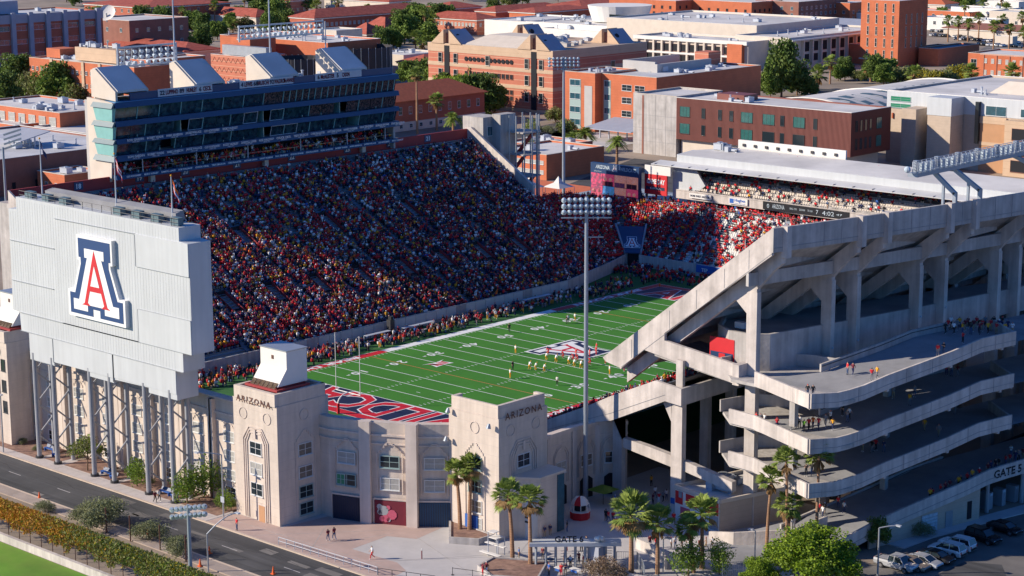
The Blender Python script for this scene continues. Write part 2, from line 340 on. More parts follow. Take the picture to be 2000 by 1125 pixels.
# ------------------------------------------------------------ sky and sun
SUN_AZ, SUN_EL = 223., 25.
def light():
    w = bpy.data.worlds.new('World'); S.world = w; w.use_nodes = True; nt = w.node_tree; bg = nt.nodes['Background']
    sk = nt.nodes.new('ShaderNodeTexSky'); sk.sky_type = 'NISHITA'; sk.sun_disc = False; sk.sun_elevation = R(SUN_EL); sk.sun_rotation = R(SUN_AZ)
    sk.air_density = 1.0; sk.dust_density = .1; sk.ozone_density = 4.0; tn = nt.nodes.new('ShaderNodeMix'); tn.data_type = 'RGBA'; tn.blend_type = 'MULTIPLY'; tn.inputs[0].default_value = 1; nt.links.new(sk.outputs[0], tn.inputs[6]); tn.inputs[7].default_value = (.47,1.0,1.78,1); nt.links.new(tn.outputs[2], bg.inputs[0]); bg.inputs[1].default_value = .06
    ld = bpy.data.lights.new('sun', 'SUN'); ld.energy = 5.0; ld.angle = R(.5); ld.color = (1,.885,.73)
    lo = bpy.data.objects.new('sun', ld); COL.objects.link(lo)
    d = Vector((math.sin(R(SUN_AZ))*math.cos(R(SUN_EL)), math.cos(R(SUN_AZ))*math.cos(R(SUN_EL)), math.sin(R(SUN_EL))))
    lo.rotation_euler = d.to_track_quat('Z','Y').to_euler(); lo.location = (0,0,200)
    S.view_settings.view_transform = 'Standard'; S.view_settings.look = 'None'; S.view_settings.gamma = 1; S.view_settings.exposure = 0.36
light()
def ST(name, pts, z, m, th=None):
    mb = MB()
    if th: mb.prism(pts, z-th, z)
    else: mb.add([(p[0],p[1],z) for p in pts], [tuple(range(len(pts)))])
    o = mb.obj(name, m); o['kind'] = 'structure'; return o
def rect(x0,y0,x1,y1): return [(x0,y0),(x1,y0),(x1,y1),(x0,y1)]
def flat(name, x0,y0,x1,y1,z,m): return ST(name, rect(x0,y0,x1,y1), z, m)
flat('ground', -3000,-1200,2500,3500,-.03,'desert_soil')
flat('road', -400,-114,400,-105.5,.0,'asphalt')
mb = MB(); 
for x in range(-60,100,12): mb.add([(x,-109.86,.008),(x+3,-109.86,.008),(x+3,-109.74,.008),(x,-109.74,.008)],[(0,1,2,3)])
mb.add([(-400,-106.35,.008),(400,-106.35,.008),(400,-106.25,.008),(-400,-106.25,.008)],[(0,1,2,3)]) if False else None
mb.obj('road_marking','plaza_grey',kind='structure')
ST('kerb', rect(-400,-105.5,62,-105.2), .14, 'curb_paint', .3); ST('kerb', rect(-400,-114.3,400,-114), .14, 'curb_paint', .3)
def sidewalk(name, x0,y0,x1,y1,z,m,step=3.0,th=.2,mj='concrete_grey'):
    o = ST(name, rect(x0,y0,x1,y1), z, m, th); mb = MB(); x = x0+step
    while x < x1-.1: mb.add([(x,y0,z+.004),(x+.07,y0,z+.004),(x+.07,y1,z+.004),(x,y1,z+.004)],[(0,1,2,3)]); x += step
    n = int((y1-y0)//step)
    for i in range(1,n+1):
        y = y0+(y1-y0)*i/(n+1); mb.add([(x0,y,z+.008),(x1,y,z+.008),(x1,y+.06,z+.008),(x0,y+.06,z+.008)],[(0,1,2,3)])
    mb.obj(name+'_joints', mj, kind='structure'); return o
sidewalk('sidewalk', -120,-105.2,27,-100.3+.0,.14,'sidewalk',1.7)
sidewalk('path', -120,-116.4,62,-114.3,.12,'path_tan',3.2)
# mulch beds between the frame legs
for a,b in ((-13,-10.6),(-8.2,-2),(.2,3.2),(5,11),(13,16.6),(18.6,26)): ST('planting_bed', rect(a-.2,-102.9,b+.4,-97.9), .17, 'mulch', .3)
ST('planting_bed', rect(-26,-103.6,-14.4,-97.9), .17, 'mulch', .3)
rdm = random.Random(2); mb = MB()
for i in range(16):
    x = rdm.uniform(-20,60); y = rdm.uniform(-113.5,-106.5); w = rdm.uniform(1,5); h = rdm.uniform(.5,1.3); mb.add([(x,y,.004),(x+w,y,.004),(x+w,y+h,.004),(x,y+h,.004)],[(0,1,2,3)])
mb.obj('road_patch','asphalt_worn',kind='structure')
mb = MB()
for i in range(26):
    x = rdm.uniform(-25,60); y = rdm.uniform(-113.5,-106); a = rdm.uniform(-.25,.25)
    for k in range(5): nx = x+rdm.uniform(.8,2.2); ny = y+rdm.uniform(-.3,.3)+a; mb.beam((x,y,.006),(nx,ny,.006),.05,.004); x, y = nx, ny
mb.obj('road_crack','rubber',kind='structure')
# plaza
ST('plaza', [(27,-105.2),(62,-105.2),(75,-100),(100,-75),(88,-60),(88,-46),(56,-46),(56,-70),(50,-86),(36,-92),(27,-98)], .10, 'plaza_grey', .3)
PR = [(27.2,-105.1),(61,-105.1),(60.3,-100.8),(57.4,-99.5),(45.3+4.2,-99.8),(49.2,-93.4),(52.8,-91.6),(52.0,-86.0),(44,-91.0),(37.5,-93.0),(36.5,-100.2),(27.2,-100.4)]
ST('plaza_paving', PR, .106, 'plaza_red')
mb = MB()
for (a,b) in (((27,-102.6),(60,-101.6)),((36,-105),(52,-86.5)),((44,-105),(49,-92)),((52,-105.1),(70,-82)),((38,-93),(47,-105)),((57,-99),(75,-78)),((61,-104),(80,-84)),((52,-91),(66,-96)),((64,-84),(80,-78)),((68,-90),(60,-75))):
    mb.beam((*a,.110),(*b,.110),.07,.006)
mb.obj('plaza_joints','concrete_grey',kind='structure')
# parking lot, south-east corner
ST('parking_lot', [(101,-66),(101,-46),(103,-36),(107,-15),(180,-15),(180,-110),(112,-110)], .012, 'asphalt_worn')
mb = MB()
mb.add([(p[0],p[1],.017) for p in [(109,-52),(113,-50),(116,-54),(118,-62),(112,-66),(109,-60)]],[tuple(range(6))])
mb.obj('asphalt_patch','asphalt',kind='structure')
ST('sidewalk', [(97.9,-53),(101,-53),(101.5,-47),(104,-35),(109,-15),(106,-15)], .14, 'plaza_grey', .3)
# practice lawn at the lower left with its low wall
ST('lawn', rect(-120,-190,60,-127.9), .0, 'lawn')
mb = MB()
for x,y in ((5.0,-131.5),(6.2,-131.9),(7.4,-132.3),(4.2,-133.3),(5.4,-133.6)): mb.box(x,y,.004,x+.6,y+.35,.02)
mb.obj('lawn_marking','white_paint',kind='structure')
# ------------------------------------------------------------ football field
YD = .9144
def field():
    flat('turf', -48,-95,48,80,.0,'turf_apron')
    o = flat('football_field', -24.384,-45.72,24.384,45.72,.008,'turf')
    def mk(name, m, fn): mb = MB(); fn(mb); q = mb.obj(name, m); q['kind'] = 'structure'; return q
    def q(mb,x0,y0,x1,y1,z=.02): mb.add([(x0,y0,z),(x1,y0,z),(x1,y1,z),(x0,y1,z)],[(0,1,2,3)])
    def lines(mb):
        for k in range(-10,11): y = k*5*YD; q(mb,-24.28,y-.085,24.28,y+.085,.016)
        for k in range(-50,51):
            y = k*YD
            if k % 5 == 0: continue
            for x in (-23.9,-6.1,6.1,23.9): q(mb,x-.32,y-.07,x+.32,y+.07,.020)
        for s in (-1,1): q(mb,-.45,s*43*YD-.07,.45,s*43*YD+.07,.020)
    mk('yard_lines','white_paint',lines)
    mk('restraining_lines','orange_paint',lambda mb: [q(mb,-24.28,s*30*YD-.10,24.28,s*30*YD+.10,.024) for s in (-1,1)])
    # borders: white in the team area, red elsewhere
    def wb(mb):
        for s in (-1,1): q(mb,s*24.39,-25*YD,s*26.3,25*YD,.012)
    mk('sideline_border','white_paint',wb)
    def rb(mb):
        for s in (-1,1):
            for t in (-1,1): q(mb,s*24.39,t*25*YD,s*26.3,t*54.864,.012)
        for t in (-1,1): q(mb,-26.3,t*54.87,26.3,t*56.7,.012)
    mk('sideline_border','red_paint',rb)
    def wl(mb):
        for s in (-1,1):
            for t in (-1,1): q(mb,s*26.31,t*25*YD,s*26.42,t*56.7,.0125); q(mb,s*24.30,t*45.72,s*24.38,t*54.864,.024)
        for t in (-1,1): q(mb,-26.4,t*56.71,26.4,t*56.82,.0125); q(mb,-24.3,t*54.78,24.3,t*54.86,.024)
    mk('border_lines','white_paint',wl)
    for t,w in ((-1,'WILDCATS'),(1,'ARIZONA')):
        flat('end_zone',-24.384,min(t*45.82,t*54.86),24.384,max(t*45.82,t*54.86),.010,'navy_paint')
        u,v = ((-1,0,0),(0,-1,0)) if t < 0 else ((1,0,0),(0,1,0))
        for lay,(bold,m,z) in enumerate(((.050,'white_paint',.014),(.026,'red_paint',.018))):
            mb = MB(); text(mb, w, 11.6, (0,t*50.3,z), u, v, 0, bold=bold*11., width=46.2+lay*-.6, spacing=1.02)
            if t < 0: mb.f = [tuple(reversed(f)) for f in mb.f] if False else mb.f
            mb.obj('end_zone_lettering', m, kind='structure')
    # yard numbers, tops 9 yd from the sideline
    mb = MB()
    for k in range(-4,5):
        n = str((5-abs(k))*10); y = k*10*YD
        for s in (-1,1):
            cx = s*(24.384-7.3); u = (0,-s*-1,0) if False else (0,s*1.,0); v = (-s,0,0)
            text(mb, n[0], 2.55, (cx,y-u[1]*1.0,.028), u, v, bold=.07); text(mb, n[1], 2.55, (cx,y+u[1]*1.0,.028), u, v, bold=.07)
            if k: sg = 1 if k > 0 else -1; yy = y+sg*2.3; mb.add([(cx-.25,yy,.028),(cx+.25,yy,.028),(cx,yy+sg*.9,.028)],[(0,1,2)])
    mb.obj('yard_numbers','white_paint',kind='structure')
    for s in (-1,1):
        for t in (-1,1):
            mb = MB(); text(mb,'BEAR DOWN',1.9,(s*25.35,t*(25*YD+16.6),.026),(0,s,0),(-s,0,0),bold=.07,width=20.5); mb.obj('border_lettering','white_paint',kind='structure')
    # midfield emblem: foot towards the west sideline, flat painted layers
    for pts,m,z in ((A_OUT,'white_paint',.030),(A_NAVY_L,'navy_paint',.034),(A_WHITE,'white_paint',.038),(A_RED,'red_paint',.042),(A_TRI,'white_paint',.046)):
        mb = MB(); mb.add([(-6.3+y*11.8, -x*13.2, z) for x,y in pts],[tuple(range(len(pts)))]); mb.obj('midfield_emblem', m, kind='structure')
    # conference mark on the 25-yard line
    def xii(mb,sc,z):
        c = Vector((-11.4,-23.0,z)); pts = [(-2.9,1.55),(-.1,.95),(2.9,1.55),(1.6,.95) ,(2.3,-1.5),(.4,-1.15),(-2.3,-1.5),(-1.6,.95)]
        mb.add([(c.x-y*sc, c.y+x*sc*.93, z) for x,y in pts],[tuple(range(8))])
    mb = MB(); xii(mb,1.,.030); mb.obj('conference_mark','white_paint',kind='structure')
    mb = MB()
    for (x0,x1,sh) in ((-1.45,-.75,0),(-.1,.25,0),(.45,.8,0)):
        mb.add([(-11.4-y, -23.+x, .036) for x,y in ((x0,-1.0),(x1,-1.0),(x1,.8),(x0,.8))],[(0,1,2,3)])
    mb.add([(-11.4-y, -23.+x, .036) for x,y in ((-1.9,.9),(-1.1,.9),(.1,-1.05),(-.7,-1.05))],[(0,1,2,3)]); mb.add([(-11.4-y, -23.+x, .036) for x,y in ((1.0,.8),(1.5,.8),(1.5,-1.),(1.0,-1.))],[(0,1,2,3)])
    mb.obj('conference_mark','red_paint',kind='structure')
field()
def goal_post(y, s, label):
    t = T('goal_post', label, 'goal post', (0,y+s*2.2,0), 'goal posts')
    mb = MB(); mb.tube((0,y+s*2.2,0),(0,y+s*2.2,1.7),.13,n=10); 
    pr = Vector((0,y+s*2.2,1.7))
    for k in range(1,9): a = k/8*math.pi/2; p = Vector((0,y+s*2.2*(1-math.sin(a)) ,1.7+1.34*(1-math.cos(a)))); p = Vector((0, y+s*2.2*math.cos(a), 1.7+1.34*math.sin(a))); mb.tube(pr,p,.12,n=8); pr = p
    mb.obj('gooseneck','white_paint',t)
    mb = MB(); mb.tube((-2.82,y,3.048),(2.82,y,3.048),.07,n=8); mb.obj('crossbar','white_paint',t)
    for x in (-2.82,2.82): mb = MB(); mb.tube((x,y,3.048),(x,y,12.4),.055,n=8); mb.obj('upright','white_paint',t); 
    mb = MB(); mb.tube((0,y+s*2.2,0.05),(0,y+s*2.2,1.72),.24,n=10); mb.obj('padding','cloth_red',t)
goal_post(-54.9,-1,'white goal post with two tall uprights standing over the near end zone')
goal_post(54.9,1,'white goal post beyond the far end zone, behind the concrete stand')
for sx in (-1,1):
    for sy in (-1,1):
        for yy,nm in ((45.72,'goal-line'),(54.86,'back-corner')):
            o = MB().box(sx*24.38-.12,sy*yy-.12,.02,sx*24.38+.12,sy*yy+.12,.62).obj('pylon','cone_orange')
            tag(o, 'orange %s pylon at the %s %s corner of the end zone' % (nm, 'near' if sy < 0 else 'far', 'pressbox-side' if sx < 0 else 'ramp-side'), 'pylon', 'end zone pylons')
# ------------------------------------------------------------ west stand and far bowl seating
def lerp(a,b,t): return tuple(a[i]+(b[i]-a[i])*t for i in range(len(a)))
def stepped(parent, secs, rows, name='seating', mats=('deck_concrete','seat_metal'), bench=True, flip=False):
    """secs: list of (inner xyz, outer xyz) along the sweep; makes risers/treads and bench strips"""
    mb = MB(); bn = MB(); n = len(secs)
    for i in range(n-1):
        (a0,a1),(b0,b1) = secs[i],secs[i+1]
        for r in range(rows):
            t0, t1 = r/rows, (r+1)/rows
            p, q = lerp(a0,a1,t0), lerp(b0,b1,t0); p2, q2 = lerp(a0,a1,t1), lerp(b0,b1,t1)
            z, zz = p[2], p2[2]; zq, zzq = q[2], q2[2]
            mb.quad((p[0],p[1],z),(q[0],q[1],zq),(q2[0],q2[1],zq),(p2[0],p2[1],z),0)
            mb.quad((p2[0],p2[1],z),(q2[0],q2[1],zq),(q2[0],q2[1],zzq),(p2[0],p2[1],zz),0)
            if bench:
                u0, u1 = .62, .98; P0, P1 = lerp(p,p2,u0), lerp(p,p2,u1); Q0, Q1 = lerp(q,q2,u0), lerp(q,q2,u1); h = .42
                bn.quad((P0[0],P0[1],z+h),(Q0[0],Q0[1],zq+h),(Q1[0],Q1[1],zq+h),(P1[0],P1[1],z+h),0)
                bn.quad((P0[0],P0[1],z+h-.08),(Q0[0],Q0[1],zq+h-.08),(Q0[0],Q0[1],zq+h),(P0[0],P0[1],z+h),0)
    o = mb.obj(name, mats[0], parent)
    if bench: bn.obj('bench', mats[1], parent)
    return o
W_IN, W_OUT = (-35.,1.8), (-82.,25.7)
def wsurf(x): return W_IN[1]+(W_IN[0]-x)/(W_IN[0]-W_OUT[0])*(W_OUT[1]-W_IN[1])
west = T('west_stand','huge sloping grandstand packed with spectators beneath the glass pressbox','grandstand',(-60,5,0))
def inner_x(y): return -35. if y < 38 else -35-(y-38)*.30
ys = [-62,-45,-20,0,20,38,48,58]
stepped(west, [((inner_x(y),y,1.8),(-82,y,25.7)) for y in ys], 62)
# corner: lower bowl swings round towards the far end
NB = [((-41.,58.,2.2),(-63.,58.,13.8)),((-43.,62.5,2.2),(-64.5,70.,13.0)),((-44.2,67.2,1.8),(-62.,83.,11.2))]
NB2 = [((-41.2,69.,1.8),(-52.,86.,10.4)),((-28,69.2,1.8),(-33.,86.,10.4)),((-10,69.2,1.8),(-10,86.,10.4)),((12,69.2,1.8),(12,86.,10.4)),((32,66,1.8),(40,84.,10.4))]
NBM = [((-44.2+ .2,67.6,6.9),(-62.,83.,11.2)),((-41.4,69.,6.9),(-52.,86.,10.4))]
north = T('north_bowl','curved far end seating bowl split between shade and sunlit empty white seats','grandstand',(-20,78,0))
stepped(north, NB, 26); stepped(north, NB2, 24, mats=('stair_concrete','seat_metal'), bench=True)
stepped(north, [((-51.0,73.6,6.3),(-62.,83.,11.2)),((-46.3,77.2,6.3),(-52.,86.,10.4))], 12)
# bodies under the seating so that the stands are solid
mb = MB(); mb.ext([(-35.2,-62,0),(-35.2,-62,1.7),(-82,-62,25.4),(-82,-62,0)],(0,100,0)); mb.ext([(-41.4,38,0),(-41.4,38,1.6),(-82,38,25.4),(-82,38,0)],(0,20,0)); mb.obj('stand_body','concrete_grey',west)
mb = MB(); mb.ext([(-82.2,-62,0),(-82.2,-62,25.4),(-86.,-62,25.4),(-86.,-62,0)],(0,118,0)); mb.obj('concourse','concrete_grey',west)
# front wall around the field
mb = MB(); mb.wallrun([(-34.7,-62),(-34.7,38),(-37.4,47),(-40.6,58),(-43.6,66.6)],0,2.55,.3); mb.obj('field_wall','concrete_grey',west)
mb = MB(); mb.wallrun([(-41.2,68.8),(-28,69.0),(-10,69.),(12,69.),(32,66)],0,2.6,.3); mb.obj('field_wall','concrete',north)
for i in range(30):
    y = -44+i*2.72
    if i % 7 != 4: MB().box(-34.53,y,.7,-34.48,y+2.6,2.45).obj('wall_banner','banner_grey',west)
mb = MB(); text(mb,'TEP',1.0,(-23.2,68.6,1.55),(1,0,0),(0,0,1),1,bold=.03); mb.box(-25.5,68.62,.9,-11,68.8,2.5,0); text(mb,'PROUD PARTNER',.7,(-16.4,68.6,1.55),(1,0,0),(0,0,1),1); mb.obj('wall_banner',['cloth_blue','white_paint'],north)
# red back wall and the concrete end wall
mb = MB(); mb.box(-82.6,-62,25.2,-82.2,57.6,27.9); mb.obj('back_wall','wall_red',west)
mb = MB(); mb.ext([(-35,-62.4,0),(-35,-62.4,2.6),(-82,-62.4,28),(-82,-62.4,0)],(0,.35,0)); mb.obj('end_wall','concrete',west)
mb = MB(); mb.ext([(-83,57.7,0),(-83,57.7,28.3),(-81.2,57.7,28.3),(-62.4,57.7,17.0),(-62.4,57.7,0)],(0,.7,0)); mb.ext([(-83,58.4,0),(-83,58.4,25),(-66,58.4,15),(-66,58.4,0)],(0,.5,0)); mb.obj('end_wall','concrete',west)
for i,(y,n) in enumerate(((-47,'18'),(-33,'19'),(-22,'20'),(-9,'21'),(5.5,'22'),(21,'23'),(33.5,'24'),(45,'21'))):
    mb = MB(); mb.box(-82.18,y-1.,26.2,-82.1,y+1.,27.7,0); text(mb,n,1.3,(-82.07,y,26.95),(0,1,0),(0,0,1),1,bold=.04); mb.obj('section_sign',['navy_metal','white_paint'],west)
# aisles: pale stair strips running down the slope
AISLES = [-56,-45.5,-34.5,-23.5,-12.5,-1.5,9.5,20.5,31.5,42.5,51.5]
def strip(y, x0, x1, w=.62, lift=.30):
    return [(x0,y-w,wsurf(x0)+lift),(x0,y+w,wsurf(x0)+lift),(x1,y+w,wsurf(x1)+lift),(x1,y-w,wsurf(x1)+lift)]
for y in AISLES:
    mb = MB(); xa = inner_x(y)-1.; za = 1.8+(25.7-1.8)*1./(82+inner_x(y)); mb.ext([(xa,y-.42,za+.12),(xa,y+.42,za+.12),(-81.5,y+.42,25.55),(-81.5,y-.42,25.55)],(0,0,-.2)); mb.obj('aisle_stairs','aisle',west)
VOM = [(x,y) for x in (-47.5,) for y in (-51,-40,-29,-18,-7,4,15,26,37)]+[(x,y) for x in (-63.,) for y in (-45.5+1.,-23.5,-1.5,20.5,42.5)]
def vomitory(x, y):
    """slot in the seating: red side walls running along the slope, dark mouth at the uphill end"""
    mb = MB(); z0 = wsurf(x+2.6); z1 = wsurf(x-2.6)
    for s in (-1,1): mb.ext([(x+2.6,y+s*1.1,z0+.1),(x+2.6,y+s*1.1,z0+.75),(x-2.6,y+s*1.1,z1+.75),(x-2.6,y+s*1.1,z1+.1)],(0,s*.12,0),0)
    mb.quad((x+2.6,y-1.1,z0+.5),(x+2.6,y+1.1,z0+.5),(x-2.6,y+1.1,z0+.6),(x-2.6,y-1.1,z0+.6),1)
    mb.box(x-2.75,y-1.25,z0+.3,x-2.6,y+1.25,z1+.7,1); mb.box(x-2.6,y-1.05,z0+.35,x-2.55,y+1.05,z1+.4,1)
    mb.obj('vomitory',['wall_red','interior_dark'],west)
for p in VOM: vomitory(*p)
# tunnel with the emblem panel
mb = MB(); mb.box(-44.1,67.2,0,-43.8,68.2,2.7); mb.box(-41.4,69.0,0,-41.1,69.6,2.7)
mb.obj('tunnel_wall','concrete_grey',north)
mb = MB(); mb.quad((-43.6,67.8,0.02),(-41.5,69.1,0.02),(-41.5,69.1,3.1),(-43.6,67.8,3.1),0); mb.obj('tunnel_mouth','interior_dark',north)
mb = MB(); mb.add([(-43.95,67.35,3.0),(-41.2,68.95,3.0),(-46.4,77.1,7.2),(-51.1,73.4,7.2)],[(0,1,2,3)],0)
mb.add([(-43.9,67.3,1.6+1.2),(-41.2,68.9,2.8),(-41.2,68.9,3.0),(-43.95,67.3,3.0)],[(0,1,2,3)],0); mb.obj('tunnel_cover','navy_metal',north)
u = Vector((2.75,1.6,0)).normalized(); v = (Vector((-48.75,75.25,7.2))-Vector((-42.6,68.1,3.0))).normalized()
emblem('tunnel_emblem', north, Vector((-43.6,69.3,3.75)), u, v, 3.6, 4.4, t=.05)
for sgn,(a,b) in enumerate((((-44.2,67.6,2.6),(-51.6,73.2,7.6)),((-41.0,69.1,2.6),(-46.2,77.4,7.6)))):
    mb = MB(); mb.beam(a,b,.35,.6); mb.obj('tunnel_parapet','stair_concrete',north)
# aisles and rails of the far bowl
for (a,b) in (((-37,69.3),(-44.5,86)),((-29.,69.3),(-34,86)),((-24,69.3),(-27,86)),((-14,69.3),(-14,86)),((-3,69.3),(-3,86)),((-42.6,61.5),(-64.2,67.5))):
    za, zb = (1.9,10.5) if b[1] > 80 else (2.4,13.2)
    mb = MB(); mb.beam((*a,za+.3),(*b,zb+.25),1.0,.1); mb.obj('aisle_stairs','stair_concrete' if a[0] != -24 else 'dark_metal',north)
mb = MB(); mb.prism([(-68,72),(-62.3,83.2),(-52,86.2),(-10,86.2),(40,84.2),(40,103.4),(-76,103.4),(-76,60),(-64,60)],0,10.35); mb.obj('concourse_deck','stair_concrete',north)
mb = MB()
for x in np.arange(-52,30,2.0): mb.box(x,86.3,10.35,x+.06,86.36,11.5)
for z in (10.75,11.1,11.5): mb.box(-52,86.31,z,30,86.35,z+.05)
mb.obj('railing','galvanised',north)
# ------------------------------------------------------------ crowd (one mesh) and loose seats
rng = np.random.default_rng(5)
CL = ['red','navy','white','gold','black','grey','denim','orange','maroon','blue','tan','pink']
def crowd_mesh(name, P, D, mix, seated=True, sc=1.):
    """P: n x 3 floor/seat positions, D: n x 2 facing; every spectator is torso, head, thighs and shins"""
    n = len(P); P = np.array(P); D = np.array(D); f = np.c_[D, np.zeros(n)]; r = np.c_[D[:,1], -D[:,0], np.zeros(n)]; up = np.array([[0,0,1.]])
    h = rng.uniform(.94,1.14,n)[:,None]*sc; lean = rng.uniform(-.10,.22,n)[:,None]
    st = rng.random(n) < (.25 if seated else 1.)
    hip = P+up*np.where(st, .88, .50)[:,None]*h
    vs = []; fs = []; ms = []
    def boxp(c0, c1, w0, d0, w1, d1, mi):
        w0 *= 1.1; w1 *= 1.1; q = []
        for c,w,d in ((c0,w0,d0),(c1,w1,d1)):
            for a,b in ((-1,-1),(1,-1),(1,1),(-1,1)): q.append(c+r*a*w+f*b*d)
        vs.append(np.stack(q,1)); fs.append([(0,3,2,1),(4,5,6,7),(0,1,5,4),(1,2,6,5),(2,3,7,6),(3,0,4,7)]); ms.append(mi)
    sh = hip+up*.52*h+f*lean*.4
    nt = len(mix); top = rng.choice(len(CL), n, p=np.array(mix)/sum(mix)); nth = (P[:,1] > 58)&(rng.random(n) < .55); top[nth] = 0; sun_zone = (P[:,1] < -.55*P[:,0]-38)&(P[:,1] < 20)&(P[:,0] < -34)&(rng.random(n) < .34); top[sun_zone] = rng.choice([0,0,0,3,11,2],sun_zone.sum()); shade_zone = (P[:,1] > .9*(-P[:,0])-40)&(P[:,1] < 58)&(rng.random(n) < .22); top[shade_zone] = rng.choice([1,4,8],shade_zone.sum()); bot = rng.choice([1,4,5,6,10], n)  # sun and shade painted into tops: warmer in the lit zone, darker beyond
    boxp(hip, sh, .16, .11, .23, .12, top)
    arm = rng.random(n)[:,None]
    for s in (-1,1):
        sho = sh+r*s*.25-up*.04; raised = rng.random(n)[:,None] < .10
        hand = np.where(raised, sho+up*.5+f*.1, sho+f*.25-up*.34); boxp(sho, hand, .055, .055, .04, .04, top)
    kn = np.where(st[:,None], hip-up*.45*h, hip+f*.42); ft = np.where(st[:,None], P, P+f*.44)
    boxp(kn+f*.0, hip, .15, .09, .17, .12, bot); boxp(ft, kn, .13, .08, .14, .08, bot)
    hd = sh+up*.20*h+f*lean*.2
    hair = rng.choice([12,13,2,0,1,14,15], n, p=[.36,.15,.12,.17,.05,.09,.06])
    # head: octagonal lozenge, lower half skin, upper half hair or hat
    q = []
    for zz,rr in ((-.13,.07),(.0,.125),(.10,.11),(.16,.04)):
        for a in range(5): t = 2*math.pi*a/5; q.append(hd+r*rr*math.cos(t)+f*rr*math.sin(t)+up*zz)
    vs.append(np.stack(q,1)); hf = [(4,3,2,1,0)]+[(i,(i+1)%5,(i+1)%5+5,i+5) for i in range(5)]; hf2 = [(5+i,5+(i+1)%5,(i+1)%5+10,i+10) for i in range(5)]+[(10+i,10+(i+1)%5,(i+1)%5+15,i+15) for i in range(5)]+[(15,16,17,18,19)]
    fs.append((hf,hf2)); ms.append(hair)
    V = []; F = []; M = []; off = 0; loops = []; tot = []
    for v,fc,m in zip(vs,fs,ms):
        k = v.shape[1]; V.append(v.reshape(-1,3)); base = (np.arange(n)*k+off)[:,None]
        groups = [(fc,m)] if not isinstance(fc,tuple) else [(fc[0],np.full(n,15)),(fc[1],m)]
        for g,mm in groups:
            for face in g:
                a = base+np.array(face)[None,:]; loops.append(a.reshape(-1)); tot.append(np.full(n,len(face))); M.append(np.asarray(mm))
        off += n*k
    V = np.concatenate(V); L_ = np.concatenate(loops); Tt = np.concatenate(tot); Mi = np.concatenate(M)
    me = bpy.data.meshes.new(name); me.vertices.add(len(V)); me.vertices.foreach_set('co', V.ravel()); me.loops.add(len(L_)); me.loops.foreach_set('vertex_index', L_.astype(np.int32))
    me.polygons.add(len(Tt)); st_ = np.concatenate([[0],np.cumsum(Tt)[:-1]]); me.polygons.foreach_set('loop_start', st_.astype(np.int32)); me.polygons.foreach_set('loop_total', Tt.astype(np.int32))
    for c in CL: me.materials.append(MATS['cloth_'+c])
    for c in ('hair_dark','trunk','leaf_dry','skin'): me.materials.append(MATS[c])
    me.polygons.foreach_set('material_index', Mi.astype(np.int32)); me.update(calc_edges=True); me.validate()
    o = bpy.data.objects.new(name, me); COL.objects.link(o); o['kind'] = 'stuff'; return o
PP = []; DD = []
rowsW = 62
for r_ in range(rowsW):
    t = (r_+.55)/rowsW
    for y in np.arange(-61.4,57.3,.51):
        xi = inner_x(y); x = xi+(-82-xi)*t; zi = 1.8; z = zi+(25.7-zi)*(r_/rowsW)
        if min(abs(y-a) for a in AISLES) < .55: continue
        if any(abs(x-vx) < 3.1 and abs(y-vy) < 1.6 for vx,vy in VOM): continue
        if y < -45 and x > -37: continue
        dens = .95
        if t > .6: dens = .76
        if t > .9: dens = .58
        if t > .965: continue
        if math.sin(y*.61+t*9)*math.sin(t*23+y*.23) > .62: dens -= .45
        if rng.random() > dens: continue
        PP.append((x+rng.normal(0,.05),y+rng.normal(0,.07),z)); DD.append((1,rng.normal(0,.2)))
def bowl(secs, rows, step, dens):
    for r_ in range(rows):
        t = (r_+.55)/rows
        for i in range(len(secs)-1):
            (a0,a1),(b0,b1) = secs[i],secs[i+1]; p = lerp(a0,a1,t); q = lerp(b0,b1,t); L = math.hypot(q[0]-p[0],q[1]-p[1]); k = max(1,int(L/step))
            fx, fy = a0[0]-a1[0], a0[1]-a1[1]; l = math.hypot(fx,fy)
            for j in range(k):
                c = lerp(p,q,(j+.5)/k); z = lerp(lerp(a0,a1,r_/rows),lerp(b0,b1,r_/rows),(j+.5)/k)[2]
                if rng.random() < dens(c[0],c[1],t): PP.append((c[0],c[1],z)); DD.append((fx/l,fy/l))
def nd(x,y,t):
    for ax in (-40.5+4.,-31.5,-25.5,-14,-3):
        if abs(x-(ax+ (-4.6*t if ax < -30 else -2.5*t if ax < -20 else 0))) < .6: return 0
    if x > -30: return .52 if math.sin(x*.5+t*7) > -.3 else .30
    return .78
bowl(NB, 26, .56, lambda x,y,t: .82); bowl(NB2, 24, .56, nd); bowl([((-51.0,73.6,6.3),(-62.,83.,11.2)),((-46.3,77.2,6.3),(-52.,86.,10.4))], 12, .56, lambda x,y,t: .8)
for x in np.arange(-62,20,.55):
    for y in (86.9,87.6,88.6,90.2):
        if rng.random() < (.7 if x > -44 else .45): PP.append((x,y+rng.normal(0,.25),10.35)); DD.append((0,-1))
MIXW = [.30,.19,.14,.07,.11,.06,.04,.03,.05,.015,.01,.015]
